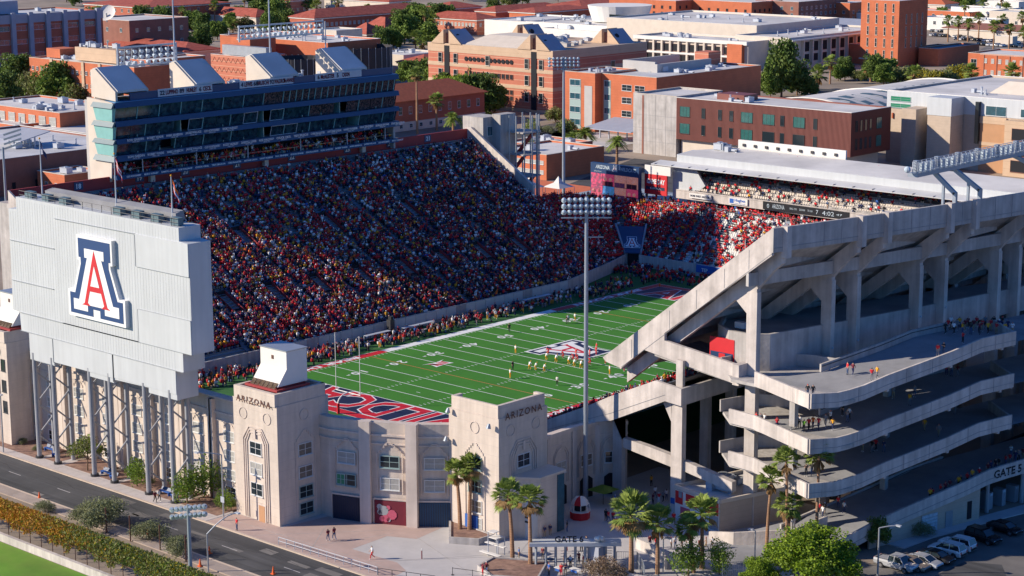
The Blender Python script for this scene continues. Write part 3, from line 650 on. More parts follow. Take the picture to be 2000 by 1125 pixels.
# white chair backs in the sunlit sections
def chairs(secs, rows, step, x0, x1):
    mb = MB()
    for r_ in range(rows):
        t = (r_+.8)/rows
        for i in range(len(secs)-1):
            (a0,a1),(b0,b1) = secs[i],secs[i+1]; p = lerp(a0,a1,t); q = lerp(b0,b1,t); L = math.hypot(q[0]-p[0],q[1]-p[1]); k = max(1,int(L/step))
            for j in range(k):
                c = lerp(p,q,(j+.5)/k); z = lerp(lerp(a0,a1,r_/rows),lerp(b0,b1,r_/rows),(j+.5)/k)[2]
                if x0 < c[0] < x1 and nd(c[0],c[1],t) > 0: mb.add([(c[0]-.22,c[1],z+.42),(c[0]+.22,c[1],z+.42),(c[0]+.22,c[1]+.1,z+.92),(c[0]-.22,c[1]+.1,z+.92),(c[0]-.22,c[1]-.38,z+.42),(c[0]+.22,c[1]-.38,z+.42)],[(0,1,2,3),(4,5,1,0)])
    return mb
mb = chairs(NB2, 24, .56, -31, 30); o = mb.obj('seat_rows','stucco_white',north); o['kind'] = 'stuff'
# ------------------------------------------------------------ pressbox
pb = T('pressbox','long navy and glass pressbox with sloping concrete fins standing above the grandstand','pressbox',(-84,-3,27))
Y0, Y1, XF = -39.3, 34.0, -80.
mb = MB()
mb.ext([(-88.4,Y0,25),(-88.4,Y0,42.6),(-80.4,Y0,42.0),(-81.6,Y0,27.8),(-83.5,Y0,25)],(0,-.55,0)); mb.obj('end_wall','stone_pale',pb)
mb = MB(); mb.box(-90,Y0,20,-84.2,Y1,42.0); mb.box(-90,Y1-.5,26,-81,Y1,42); mb.obj('rear_wall','stucco_grey',pb)
mb = MB()
for z0,z1,xo in ((27.4,28.2,-80.4),(30.9,32.0,XF),(34.2,35.1,XF),(37.5,38.5,XF),(41.0,42.0,XF)):
    mb.ext([(xo-.9,Y0-.3,z1),(xo,Y0-.3,z1-.0),(xo+.25,Y0-.3,z0),(xo-.9,Y0-.3,z0)],(0,Y1-Y0+.6,0),0)
mb.obj('fascia','navy_metal',pb)
mb = MB(); mb.box(-84.2,Y0,42.02,-80.05,Y1,42.14); mb.obj('roof_edge','navy_ledge',pb)
mb = MB()
for z in (28.2,32.0,35.1,38.5): mb.box(-84.2,Y0,z-.35,-81.,Y1,z-.02)
mb.obj('floor_slab','stucco_grey',pb)
mb = MB(); mb.box(-84.25,Y0,28,-84.15,Y1,41.4); mb.obj('interior','interior_dark',pb)
mb = MB()
for z in (28.25,32.0,35.1,38.5):
    y = Y0+5.2
    while y < Y1-1: MB().box(-84.1,y-.06,z,-80.8,y+.06,z+2.2 if z > 29 else z+.5).obj('partition','glass_teal',pb); y += 5.2
pass
# glazing bands (tilted panes) for three suites levels, individual panes
for li,(z0,z1) in enumerate(((32.0,34.2),(35.1,37.5),(38.5,41.0))):
    y = Y0; i = 0
    while y < Y1-.5:
        w = 3.46 if li < 2 else 5.2
        if li == 2 and y > 0: w = 1.73
        y1 = min(y+w,Y1); tilt = .35
        openp = (li == 0 and i % 7 in (3,)) or (li == 1 and i % 6 == 4)
        if not openp:
            mb = MB(); mb.quad((XF-.55-tilt,y+.05,z0+.08),(XF-.55-tilt,y1-.05,z0+.08),(XF-.3,y1-.05,z1),(XF-.3,y+.05,z1),0)
            if (li == 1 and (i in (4,5,9,10,11))) or (li == 0 and i in (11,12)):
                for a,b in (((XF-.50-tilt,y,z0+.05),(XF-.25,y,z1)),((XF-.50-tilt,y1,z0+.05),(XF-.25,y1,z1)),((XF-.5-tilt,y,z0+.1),(XF-.5-tilt,y1,z0+.1)),((XF-.25,y,z1-.1),(XF-.25,y1,z1-.1))): mb.beam(a,b,.12,.12,1)
            mb.obj('window_pane',['crowd_reflection_glass' if (li == 2 and y > -4) or (li == 1 and y > 8) else 'suite_glass','steel_white'],pb)
            if i % 2 == 0 or li == 2: MB().beam((XF-.5-tilt,y,z0+.05),(XF-.25,y,z1),.16,.14).obj('mullion','mullion',pb)
        y = y1; i += 1
# teal end bay panes
for z0,z1 in ((32.0,34.2),(35.1,37.5),(38.5,41.0)):
    mb = MB(); mb.quad((-85.6,Y0-.62,z0),(-80.6,Y0-.62,z0),(-80.2,Y0-.75,z1),(-86.3,Y0-.75,z1),0); mb.quad((-80.6,Y0-.62,z0),(-80.6,Y0,z0),(-80.2,Y0,z1),(-80.2,Y0-.75,z1),0); mb.obj('end_pane','glass_teal',pb)
for z0,z1 in ((30.9,32.0),(34.2,35.1),(37.5,38.5),(41.0,42.0)):
    mb = MB(); mb.ext([(-86.4,Y0-.6,z1-.1),(-80.0,Y0-.6,z1-.1),(-80.,Y0-1.1,z0),(-86.7,Y0-1.1,z0)],(0,.45,0)); mb.obj('end_louvre','louvre',pb)
mb = MB(); mb.box(-84,Y0-.2,28.3,-81,Y0+.4,29.6); mb.obj('red_seat_block','cloth_red',pb)
# fins on the roof
for i,y in enumerate((-38.6,-19.9,-.6,18.4)):
    mb = MB(); prof = [(-88.6,42.6),(-88.6,47.7),(-87.2,48.0),(-81.,44.0),(-81.,42.2)]
    mb.ext([(x,y,z) for x,z in prof],(0,.5,0),0); mb.ext([(x,y+7.2,z) for x,z in prof],(0,.5,0),0)
    mb.ext([(-88.6,y+.5,47.4),(-88.6,y+.5,47.9),(-87.2,y+.5,48.2),(-80.9,y+.5,44.15),(-80.9,y+.5,43.7)],(0,6.7,0),1); mb.box(-88.6,y+.5,42.2,-88.2,y+7.2,47.3,0)
    mb.obj('roof_fin',['stone_pale','roof_grey'],pb)
mb = MB(); mb.box(-80.95,-35.5,42.15,-80.6,33,43.55); mb.obj('roof_parapet','navy_metal',pb)
mb = MB(); mb.box(-88,Y0+.5,42.0,-84.7,33,42.15,0); mb.obj('roof_deck','stone_pale',pb)
for yc,w,items in ((-22.5,13.2,(('22',-5.6,1),('LUPPINO',-3.3,0),('89',-.9,1),('HUNLEY',1.5,0),('6',3.6,1),('CECIL',5.3,0))),(-2.,14,(('4',-6.4,1),('LEWIS',-4.8,0),('68',-2.9,1),('BRUSCHI',-1.0,0),('92',1.3,1),('WALDROP',3.4,0),('29',0,2),('McANNER',5.9,0))),(17.5,13.,(('6',-5.6,1),('McALISTER',-3.1,0),('5',-.3,1),('CASON',2.0,0)))):
    mb = MB(); mb.box(-80.58,yc-w/2,42.3,-80.45,yc+w/2,43.75,0)
    for s_,dy,k in items:
        if k < 2: text(mb,s_,1.15,(-80.4,yc+dy,43.03),(0,1,0),(0,0,1),2 if k else 1,bold=.04,width=None if len(s_) < 3 else len(s_)*.42)
    mb.obj('name_banner',['steel_white','cloth_maroon','navy_paint'],pb)
# name bands in small light lettering
names = ['RON GARDIN','BOBBY WADE','MARK ARNESON','JACKIE WALLACE','CLEO MONTGOMERY','RICKY HUNLEY','DARRYLL LEWIS','ROB WALDROP','CHUCK CECIL','TEDY BRUSCHI','CHRIS McALISTER','ANTOINE CASON','RANDY ROBBINS','MAX ZENDEJAS','BYRON EVANS','STEVE McLAUGHLIN']
for z,ys_ in ((34.62,-8),(31.45,34)):
    y = Y0+2; i = 0
    while y < ys_-2:
        mb = MB(); text(mb,names[i % 16],.58,(XF+.14,y+2,z+.16),(0,1,0),(.0,0,1),off=.1,bold=.03,width=3.9); text(mb,'1990 & 1991',.34,(XF+.2,y+2,z-.24),(0,1,0),(0,0,1),off=.06,bold=.01); y += 4.6; i += 1; mb.obj('name_band','lamp_glass',pb)
y = Y0+1.5; i = 4
while y < Y1-2: mb = MB(); text(mb,names[i % 16],.42,(-80.2,y+2,27.85),(0,1,0),(0,0,1),off=.1,bold=.02,width=3.4); y += 4.1; i += 1; mb.obj('name_band','white_paint',pb)
units(pb,-87.5,-30,-85.2,30,42.15,12,3)
# guests in the open terrace below the suites
for y in np.arange(Y0+.8,Y1-.5,.6):
    for x in (-81.7,-82.9):
        if rng.random() < .85: PP.append((x,y,28.1+(.45 if x < -82 else 0))); DD.append((1,0))
mb = MB(); mb.box(-81.2,Y0,29.05,-81.1,Y1,29.15); mb.obj('terrace_rail','glass_sea',pb)
for y in (-33,-20,-7,7,20,31): MB().tube((-81,y,28.2),(-81,y,31),.12,n=6).obj('column','steel_white',pb)
for y in (-30.5,-2,25): MB().box(-82.1,y-.5,22+4,-81.2,y+.5,27.4).obj('support_column','stone_pale',pb)
# ------------------------------------------------------------ rack of lamps on masts behind the pressbox
def lamp_rack(label, x, y0, y1, z, rows, nper, mastz0, tall=None):
    t = T('lamp_rack',label,'light tower',(x,(y0+y1)/2,mastz0),'lamp racks behind the pressbox')
    mb = MB(); 
    pass
    for y in (y0,y1): MB().tube((x,y,mastz0),(x,y,z+rows*1.1+.5),.2,n=8).obj('mast','steel_white',t)
    if tall: MB().tube((x,tall,mastz0),(x,tall,z+26),.18,.07,n=6).obj('flagpole','steel_white',t)
    mb = MB(); mb.box(x-.8,y0,z-.3,x+.4,y1,z); mb.box(x-.5,y0,z+rows*1.1+.1,x+.2,y1,z+rows*1.1+.4)
    k = int((y1-y0)/1.6)
    for i in range(k+1): y = y0+(y1-y0)*i/k; mb.beam((x-.5,y,z),(x-.1,y,z+rows*1.1+.2),.1,.1)
    mb.obj('frame','galvanised',t)
    for r_ in range(rows):
        for i in range(nper):
            y = y0+(y1-y0)*(i+.5)/nper; MB().tube((x-.3,y,z+.6+r_*1.1),(x+.45,y,z+.35+r_*1.1),.18,.44,n=9).obj('lamp','lamp_glass',t)
lamp_rack('left lamp rack, two masts carrying rows of round lamps before the dark red roof', -95,-27.5,-13.2,47.2,3,9,40,None)
lamp_rack('right lamp rack with rows of white lamps above the curved black screen building', -95,3.2,26.4,50.7,2,16,50,None)
for x,y,h,l in ((-90,-17.4,64,'tall thin white pole at the right end of the left lamp rack'),(-90,7.2,64,'tall thin white pole behind the third concrete fin'),(-90,22.6,53.5,'short white pole behind the fourth concrete fin')):
    tag(MB().tube((x,y,20),(x,y,h),.28,.12,n=6).obj('flagpole','steel_white',loc=(x,y,20)),l,'pole')
# ------------------------------------------------------------ canopy grandstand at the far end
cs = T('canopy_stand','white roofed upper stand with half empty grey seats above the far end','grandstand',(0,100,0))
CX0, CX1 = -47., 90.
secs = [((CX0,88.5,14.0),(CX0,102,21.0)),((-10,88.,14.0),(-10,102,21.)),((CX1,86.,14.0),(CX1,102,21.))]
stepped(cs, secs, 12, mats=('concrete_grey','seat_metal'), bench=False)
mb = MB(); mb.ext([(CX0,88.6,12.2),(-10,88.1,12.2),(CX1,86.1,12.2),(CX1,86.1,14.2),(-10,88.1,14.2),(CX0,88.6,14.2)],(0,.5,0)); mb.obj('deck_front','concrete',cs)
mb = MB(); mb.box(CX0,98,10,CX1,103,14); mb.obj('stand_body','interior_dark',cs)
mb = MB(); mb.box(-42.5,87.98,12.75,-36.5,88.4,13.85,0); text(mb,'HOME SWEET ARIZONA',.62,(-39.5,87.95,13.3),(1,0,0),(0,0,1),1,width=5.4,bold=.02); mb.obj('banner',['stucco_white','navy_paint'],cs)
mb = MB(); mb.box(-31.5,87.98,12.6,-26.5,88.3,14.0,0); mb.box(-31.3,87.95,12.8,-30.2,88.,13.8,1); text(mb,'Hughes',.9,(-28.5,87.94,13.45),(1,0,0),(0,0,1),1,width=2.9,bold=.02); text(mb,'FEDERAL CREDIT UNION',.3,(-28.5,87.94,12.85),(1,0,0),(0,0,1),1,width=2.9); mb.obj('banner',['stucco_white','cloth_blue'],cs)
mb = MB(); mb.box(-22.3,87.9,12.4,12,88.2,14.1,0)
for s_,x,z,w in (('0',-20.9,13.25,None),('ARIZONA',-18.2,13.3,3.2),('BALL ON',-14.3,13.3,1.8),('DOWN',-12.,13.3,1.4),('TO GO',-10.,13.3,1.3),('7',-8.2,13.25,None),('4:02',-5.4,13.25,3.),('47',-2.6,13.25,1.5)): text(mb,s_,1.3 if w is None or w > 2.5 else (.6 if w < 2.5 else 1.),(x,87.86,z),(1,0,0),(0,0,1),1,width=w)
mb.obj('score_strip',['interior_dark','lamp_glass'],cs)
# canopy roof
mb = MB(); mb.ext([(CX0-6,87.2,19.35),(CX0-6,90.6,19.9),(CX0-6,90.6,20.1),(CX0-6,87.2,19.55)],(CX1-CX0+6,0,0)) 
mb.obj('canopy_eave','roof_grey',cs)
mb = MB()
for i in range(29): x = CX0-5+i*4.8; mb.box(x,87.15,19.5,x+.14,90.6,19.75)
mb.obj('canopy_rib','concrete_grey',cs)
mb = MB(); mb.box(CX0-1,90.6,20.0,CX1,91.,21.7); mb.obj('canopy_fascia','panel_grey',cs)
mb = MB(); mb.ext([(CX0-1,91,21.72),(CX1,91,21.72),(CX1,103.4,22.5),(CX0+5,103.4,22.5),(CX0-1,97,22.1)],(0,0,-.5)); mb.obj('canopy_roof','roof_white',cs)
mb = MB(); mb.ext([(CX0-1,91,21.7),(CX0-1,97,22.1),(CX0-1,103,15),(CX0-1,103,10),(CX0-1,100,10),(CX0-1,91,19)],(-.5,0,0),0)
mb.ext([(CX0-1,89,12),(CX0-1,89,19.3),(CX0+5,89.2,19.3),(CX0+8,89.2,15.6),(CX0+3.5,89.2,12)],(0,.6,0),0); mb.obj('end_panel','panel_grey',cs)
mb = MB(); 
for a in ((-14,128),(20,128)): pass
mb.box(-41,104,18,-12,104.5,24.4); mb.obj('roof_screen','stucco_white',cs)
for i in range(9): MB().box(-39.6+i*3.1,103.7,23.0,-38.9+i*3.1,104.0,23.6).obj('wall_lamp','dark_metal',cs)
units(cs,-45,99,-38,102,22.2,4,12)
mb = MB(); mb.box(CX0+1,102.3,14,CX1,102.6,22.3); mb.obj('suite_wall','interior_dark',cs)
# loge rails and white chairs on the deck
for r_ in (4.5,7.5,10.):
    y = 88.5+13.5*r_/12; z = 14+7*(int(r_))/12+.6
    for k in range(22):
        x = CX0+4+k*5.2; MB().box(x,y,z,x+4.3,y+.1,z+.55).obj('loge_counter','black_mesh',cs)
mb = MB()
for r_ in range(0,5):
    for x in np.arange(CX0+4,CX1-40,.62):
        if int((x+47)/5.2*1.0) != int((x+47.6)/5.2) : continue
        y = 88.5+13.5*(r_+.6)/12; z = 14+7*r_/12
        mb.add([(x-.22,y,z+.42),(x+.22,y,z+.42),(x+.22,y+.1,z+.9),(x-.22,y+.1,z+.9),(x-.22,y-.35,z+.42),(x+.22,y-.35,z+.42)],[(0,1,2,3),(4,5,1,0)])
o = mb.obj('seat_rows','stone_pale',cs); o['kind'] = 'stuff'
for r_ in range(12):
    for x in np.arange(CX0+4,30,.6):
        if rng.random() < (.20 if r_ < 5 else .62): PP.append((x,88.5+13.5*(r_+.55)/12,14+7*r_/12)); DD.append((0,-1))
# far video board
vb = T('video_board','navy topped video screen showing fans, standing at the corner of the far bowl','video screen',(-62,85.5,10.4))
mb = MB(); mb.box(-69.4,85.4,10.6,-55.0,86.4,18.6,0); mb.obj('cabinet','navy_metal',vb)
for x in (-66,-58.5): MB().box(x-.3,86,8,x+.3,86.6,11).obj('leg','dark_metal',vb)
mb = MB(); text(mb,'ARIZONA',1.15,(-65.8,85.36,17.75),(1,0,0),(0,0,1),0,bold=.03,shear=.25,width=4.2); text(mb,'WILDCATS',1.15,(-58.1,85.36,17.75),(1,0,0),(0,0,1),0,bold=.03,shear=.25,width=4.6); text(mb,'#BearDown',.5,(-67.2,85.36,16.7),(1,0,0),(0,0,1),0,width=2.3); mb.obj('lettering','lamp_glass',vb)
emblem('board_emblem',vb,(-62.1,85.4,17.0),(1,0,0),(0,0,1),1.5,1.5,t=.03)
import colorsys
px = [('cloth_pink',0),('cloth_navy',1),('cloth_maroon',2),('cloth_pink',3),('cloth_red',4),('navy_ledge',5),('cloth_maroon',6),('cloth_pink',7)]
mat('screen_pink',(.5,.05,.12),.5,.5,2.5,emit=(.5,.05,.12),es=.35,c2=(.08,.05,.08)); mat('screen_blue',(.05,.2,.45),.5,.4,1.5,emit=(.05,.2,.45),es=.35,c2=(.03,.06,.05)); mat('screen_skin',(.45,.2,.16),.5,.4,3,emit=(.45,.2,.16),es=.35,c2=(.30,.03,.08))
for i,m in enumerate(['screen_pink','screen_pink','screen_skin','screen_skin','screen_pink','screen_blue','screen_skin','screen_pink']):
    c_, r_ = i % 4, i//4; x = -69.2+c_*3.53; z = 13.5-r_*2.85
    mb = MB(); mb.box(x+.04,85.3,z,x+3.45,85.36,z+2.75,0)
    if m != 'screen_blue':
        for k in range(2 if i else 0): hx = x+.9+k*1.5; mb.ball((hx,85.3,z+1.55),.42,8,6,1); mb.box(hx-.7,85.2,z+.02,hx+.7,85.29,z+1.05,2)
    else: mb.box(x+.04,85.25,z,x+3.45,85.29,z+.8,2)
    mb.obj('screen_tile',[m,'screen_skin','cloth_maroon' if i % 2 else 'cloth_pink'],vb)
gd = T('sponsor_sign','red sign reading GAME DAY beside the video screen at the far corner','sign',(-52,87.2,13))
mb = MB(); mb.box(-54.6,87.,12.6,-48.2,87.4,17.2,0); text(mb,'GAME DAY',1.5,(-51.3,86.95,15.6),(1,0,0),(0,0,1),1,bold=.05,width=5.2); mb.box(-54.2,86.95,13.7,-48.8,86.99,14.4,2); text(mb,'GRILL',.6,(-51.3,86.9,14.05),(1,0,0),(0,0,1),1,width=3.2); mb.obj('panel',['red_paint','white_paint','navy_paint'],gd)
MB().box(-54.6,87.02,17.2,-47.2,87.4,19.2).obj('upper_panel','stucco_white',gd)
for x in (-54,-49): MB().box(x-.15,87.1,10.3,x+.15,87.35,12.6).obj('leg','dark_metal',gd)
# ------------------------------------------------------------ lift tower and stair cage by the stand corner
et = T('lift_tower','tall bare concrete lift tower behind the top corner of the grandstand','tower',(-95,60,0))
def on(px,py,z=0.):
    M = S.camera.matrix_world; d = M.to_3x3() @ Vector(((px-1000)/3858.1, (562.5-py)/3858.1, -1)); c = M.translation; t = (z-c.z)/d.z; return c+d*t
mb = MB(); mb.box(-84.5,58.6,0,-78.2,64.2,30.6,0); mb.box(-78.2,61.5,10,-75.6,66.5,31.2,0); mb.obj('shaft','concrete_grey',et)
win(et,'E',-78.2,60.8,27.4,1.6,2.,'blue')
sc_ = T('stair_cage','open red and grey steel stair cage beside the concrete lift tower','stairs',(-72,68,0))
mb = MB()
for i in range(9): a = -1.7+i*.5; x = -74+3.8*math.cos(a); y = 67+3.8*math.sin(a); mb.tube((x,y,4),(x,y,31.),.16,n=6)
mb.obj('cage_bars','galvanised',sc_)
for z in (12,17,22,27): MB().prism([(-77,64),(-71,64),(-70.4,67),(-71,70),(-77,70)],z,z+.3).obj('landing','concrete_grey',sc_)
mb = MB()
for k,z in enumerate((7,12,17,22)): mb.beam((-76,65+(k%2)*3,z+.2),(-71.5,65+(k%2)*3,z+5),1.2,.3)
mb.obj('stair_flight','wall_red',sc_)
MB().box(-77.5,64.2,0,-71,70.5,12).obj('base','brick_dark',sc_)
# ------------------------------------------------------------ stadium light poles
def light_pole(name, label, x, y, z0, z1, r, rows, nper, w, cross=True):
    t = T(name,label,'light pole',(x,y,z0),'stadium light poles')
    MB().tube((x,y,z0),(x,y,z1),r,r*.62,n=12).obj('pole','steel_blue',t)
    d = Vector((math.cos(.74),math.sin(.74),0)) ; d = Vector((.73,.68,0)); f = Vector((-.68,.73,0))
    for k in range(rows):
        z = z1-.4-k*.8; mb = MB(); a = Vector((x,y,z))-d*w/2; b = Vector((x,y,z))+d*w/2; mb.beam(a,b,.15,.15); mb.obj('cross_arm','galvanised',t)
        for i in range(nper):
            if nper > 6 and k == 3 and i not in (2,3,4,6): continue
            p = a+(b-a)*(i+.5)/nper; mb = MB(); s = 1. if k < 3 else .5; mb.tube(p-f*.22*s+Vector((0,0,.08)),p+f*.24*s-Vector((0,0,.12)),.2*s,.36*s,n=10); mb.ball(p-f*.2*s+Vector((0,0,.06)),.28*s,8,6); mb.obj('lamp','lamp_glass',t,smooth=False)
    return t
lp = light_pole('light_pole','very tall grey light pole rising from the gate plaza in front of the field',58.6,-65.2,0,41.9,.36,4,9,6.7)
MB().beam((58.6,-65.2,36.5),(60.2,-63.6,36.5),.12,.12).obj('bracket','galvanised',lp)
light_pole('light_pole','blue-grey light pole at the far corner of the packed stand, lamps facing away',-76.5,84,0,42.6,.42,4,8,7.6)
pz = T('light_pole','slim grey pole with stacked flat lamps left of the scoreboard','light pole',(-86.5,-60,0),'stadium light poles')
MB().tube((-86.5,-60,0),(-86.5,-60,35.2),.34,.2,n=10).obj('pole','steel_blue',pz)
for k in range(4): MB().beam((-87.2,-59.2,34.8+k*.85),(-84.8,-57.2,35.8+k*.85),.7,.35).obj('lamp','galvanised',pz)
# ------------------------------------------------------------ east stand: frames, raker beams, ramps
def bow(y): t = y+60; return .235*t-.0008*t*t
es = T('east_stand','raw concrete grandstand on tall columns with a steep sloping end parapet','grandstand',(75,-30,0))
def XB(xb,y): return xb+bow(y)
def prof(pts, y, th, xsh=0.): return [(p[0]+xsh,y,p[1]) for p in pts], (0,th,0)
# end parapet with its forked walkway arm
mb = MB(); P1 = [(57.4,19.1),(84.9,40.1),(84.9,36.6),(68.0,24.1),(68.0,23.1),(79.4,21.8),(79.4,19.2),(64.5,21.3),(60.6,18.1),(57.9,18.6)]
P1a = [(57.4,19.1),(84.9,40.1),(84.9,36.6),(68.0,24.1),(68.,23.1),(64.5,21.3),(60.6,18.1),(57.9,18.6)]
mb.ext([(x,-60.3,z) for x,z in P1a],(0,.5,0)); mb.ext([(64.5,-60.295,21.3),(68,-60.295,23.1),(79.4,-60.295,21.8),(79.4,-60.295,19.2)],(0,.5,0)) ; mb.obj('end_parapet','concrete',es)
mb = MB(); mb.ext([(60.7,-60.33,18.35),(84.9,-60.33,36.9),(84.9,-60.33,36.84),(60.7,-60.33,18.28)],(0,.04,0)); 
for x in (62.4,68.8,73.2,77.6,81.4): mb.box(x,-60.325,18.1+(x-60.6)*.765+.4,x+.06,-60.3,18.1+(x-60.6)*.765+2.9)
mb.obj('panel_joint','deck_concrete',es)
mb = MB(); mb.box(79.4,-60.6,19.1,80.4,-58.4,21.8); mb.obj('walkway_end','concrete',es)
mb = MB(); mb.quad((66,-59.8,21.0),(80,-59.8,19.3),(80,-50,19.3),(66,-50,21.0)); mb.ext([(66,-59.8,20.6),(80,-59.8,18.9),(80,-59.8,19.29),(66,-59.8,20.99)],(0,9,0)); mb.obj('walkway_floor','concrete_grey',es)
# back parapet and pilasters
ysp = [-60.3+k*6 for k in range(0,24)]
mb = MB(); mb.wallrun([(XB(85,y),y) for y in ysp],37.0,40.1,.4); mb.obj('back_parapet','concrete_grey',es)
mb = MB(); mb.wallrun([(XB(85.23,y),y) for y in ysp],37.55,37.6,.03); mb.obj('parapet_joint','deck_concrete',es)
for y in (-52,-49,-36.5,-33,-26.7,-20,-16.5,-10.5,-4,0):
    MB().box(XB(85,y)+.19,y,37.05,XB(85,y)+.24,y+.05,40.08).obj('panel_joint','deck_concrete',es)
FR = [-58.3,-45.6,-41.0,-29.2,-24.2,-12.9,-8.4,3.6,8.2,20,24.5,36,40.5,52,56.5]
for i,y in enumerate(FR):
    MB().box(XB(85,y)-.25,y-.5,36.2,XB(85,y)+.75,y+.5,40.25).obj('pilaster','concrete',es)
def frame(y):
    o = bow(y); mb = MB()
    # outer column with haunches, raker beam
    mb.box(79.7+o,y-.45,0,81.3+o,y+.45,31.2)
    mb.ext([(79.75+o,y-.40,28.2),(76.6+o,y-.40,31.0),(81.2+o,y-.40,33.6),(84.8+o,y-.40,36.6),(84.8+o,y-.40,35.6),(81.2+o,y-.40,31.6),(81.2+o,y-.40,28.2)],(0,.8,0))
    mb.ext([(60+o,y-.42,15.8),(60+o,y-.42,17.8),(85+o,y-.42,37.4),(85+o,y-.42,35.4)],(0,.84,0))
    if y > -55: mb.box(69.7+o,y-.42,0,71.2+o,y+.42,24.5); mb.box(60+o,y-.42,0,61.4+o,y+.42,16.2)
    mb.obj('frame','concrete',es)
for y in FR: frame(y)
# the end frame's own inner columns
mb = MB(); mb.box(70.1,-61.3,0,71.9,-60.4,15.6); mb.ext([(70.1,-61.3,12.6),(68.6,-61.3,15.2),(70.2,-61.3,15.6)],(0,.9,0)); mb.box(70.5,-60.9,15.6,71.6,-60.4,21.0); mb.obj('mid_column','concrete',es)
mb = MB(); mb.box(60.0,-61.2,0,61.6,-60.4,11.2); mb.ext([(60,-61.2,11.2),(61.6,-61.2,11.2),(61.6,-61.2,8.5)],(0,.8,0)); mb.obj('inner_column','concrete_grey',es)
# lower parapet P2 with the piece turning north
P2 = [(46.,7.8),(56.4,12.5),(60.3,14.5),(68.0,18.0),(72.4,17.6),(72.4,15.3),(69.7,15.5),(60.4,11.1),(56.4,10.1),(46,5.4)]
mb = MB(); mb.ext([(x,-62.2,z) for x,z in P2],(0,.5,0)); mb.obj('lower_parapet','concrete',es)
mb = MB(); mb.ext([(46,-62.24,6.6),(60.4,-62.24,12.2),(69.7,-62.24,16.4),(69.7,-62.24,16.34),(60.4,-62.24,12.14),(46,-62.24,6.54)],(0,.03,0)); mb.obj('panel_joint','deck_concrete',es)
mb = MB(); mb.box(72.0,-61.7,15.3,72.4,-45,17.6); mb.obj('gallery_wall','concrete_grey',es)
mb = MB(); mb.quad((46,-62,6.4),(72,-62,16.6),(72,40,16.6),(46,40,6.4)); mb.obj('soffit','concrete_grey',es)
# lower and upper seating decks
stepped(es,[((35.,-61.7,1.8),(68.2,-61.7,17.2)),((35.,44.,1.8),(68.2,44.,17.2))],36,bench=True)
stepped(es,[((60.+bow(y),y,20.2),(84.6+bow(y),y,39.2)) for y in (-59.7,-40,-20,0,20,40,57)],30,bench=True)
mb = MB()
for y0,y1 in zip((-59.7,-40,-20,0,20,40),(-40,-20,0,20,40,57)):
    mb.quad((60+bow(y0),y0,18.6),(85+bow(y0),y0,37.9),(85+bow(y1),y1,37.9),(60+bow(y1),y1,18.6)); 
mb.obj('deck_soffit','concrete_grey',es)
mb = MB(); mb.wallrun([(34.8,-62),(34.8,46),(38,60)],0,2.5,.3); mb.obj('field_wall','concrete_grey',es)
mb = MB(); mb.wallrun([(60+bow(y),y) for y in (-59.7,-40,-20,0,20,40,57)],17.8,20.9,.3); mb.obj('deck_front','concrete_grey',es)
# stepped soffit blocks below the upper deck
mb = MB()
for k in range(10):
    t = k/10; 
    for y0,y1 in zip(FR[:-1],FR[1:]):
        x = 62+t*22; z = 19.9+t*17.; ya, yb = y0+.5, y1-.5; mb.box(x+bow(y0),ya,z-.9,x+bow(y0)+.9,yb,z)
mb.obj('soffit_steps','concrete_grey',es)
# sloping brace beams of the end frame
mb = MB(); mb.ext([(61.0,-60.9,8.7),(65.8,-60.9,8.3),(70.1,-60.9,7.8),(70.1,-60.9,6.2),(61.0,-60.9,7.4)],(0,.9,0)); mb.ext([(71.9,-60.9,7.5),(79.9,-60.9,6.2),(79.9,-60.9,4.8),(71.9,-60.9,6.1)],(0,.9,0)); mb.obj('brace_beam','concrete',es)
# edge beam between outer columns
mb = MB(); mb.wallrun([(XB(81.3,y),y) for y in ysp],32.2,33.9,.5); mb.obj('edge_beam','concrete_grey',es)
# concourse wall
mb = MB(); cw = [(70.5,-50.5),(72.8,-54.6),(76.,-56.6),(79.2,-56.6)]+[(XB(79.9,y),y) for y in range(-55,64,6)]
zb = [19.6]*4+[19.9+max(0,min(1,(y+42)/20))*1.6 for y in range(-55,64,6)]
mb.wallrun(cw,zb,25.1,.5); mb.obj('concourse_wall','concrete_grey',es)
mb = MB(); mb.prism([(69.,-50.),(72.8,-54.4),(76.,-56.4),(79.,-56.4)]+[(XB(79.8,y),y) for y in (-50,-30,-10,10,30,56)]+[(69+bow(56),56),(69+bow(0),0)],19.2,20.0); mb.obj('concourse_floor','concrete_grey',es)
mb = MB(); mb.prism([(70.6,-50.),(73.,-54.2),(76.,-56.2),(79.,-56.2)]+[(XB(79.5,y),y) for y in (-50,-30,-10,10,30,56)]+[(74+bow(56),56),(74+bow(0),0)],24.3,24.5); mb.obj('restroom_roof','deck_concrete',es)
mb = MB(); mb.box(72.9,-56.9,19.9,76.9,-56.62,23.9,0); mb.box(73.1,-56.96,19.9,76.7,-56.9,22.0,1); mb.box(74.5,-57.02,19.9,75.5,-56.96,21.9,0); mb.obj('red_entry',['red_paint','navy_metal'],es)
MB().box(75.5,-55,25.1,77,-54.2,25.9).obj('rooftop_unit','steel_white',es)
for i,(y,z) in enumerate(((-58.3,18.6),(-45.6,22.),(-41,22.4),(-29.2,24),(-24.2,24.6))): MB().box(XB(81.32,y),y-.12,z,XB(81.32,y)+.16,y+.12,z+.24).obj('wall_lamp','lamp_glass',es)
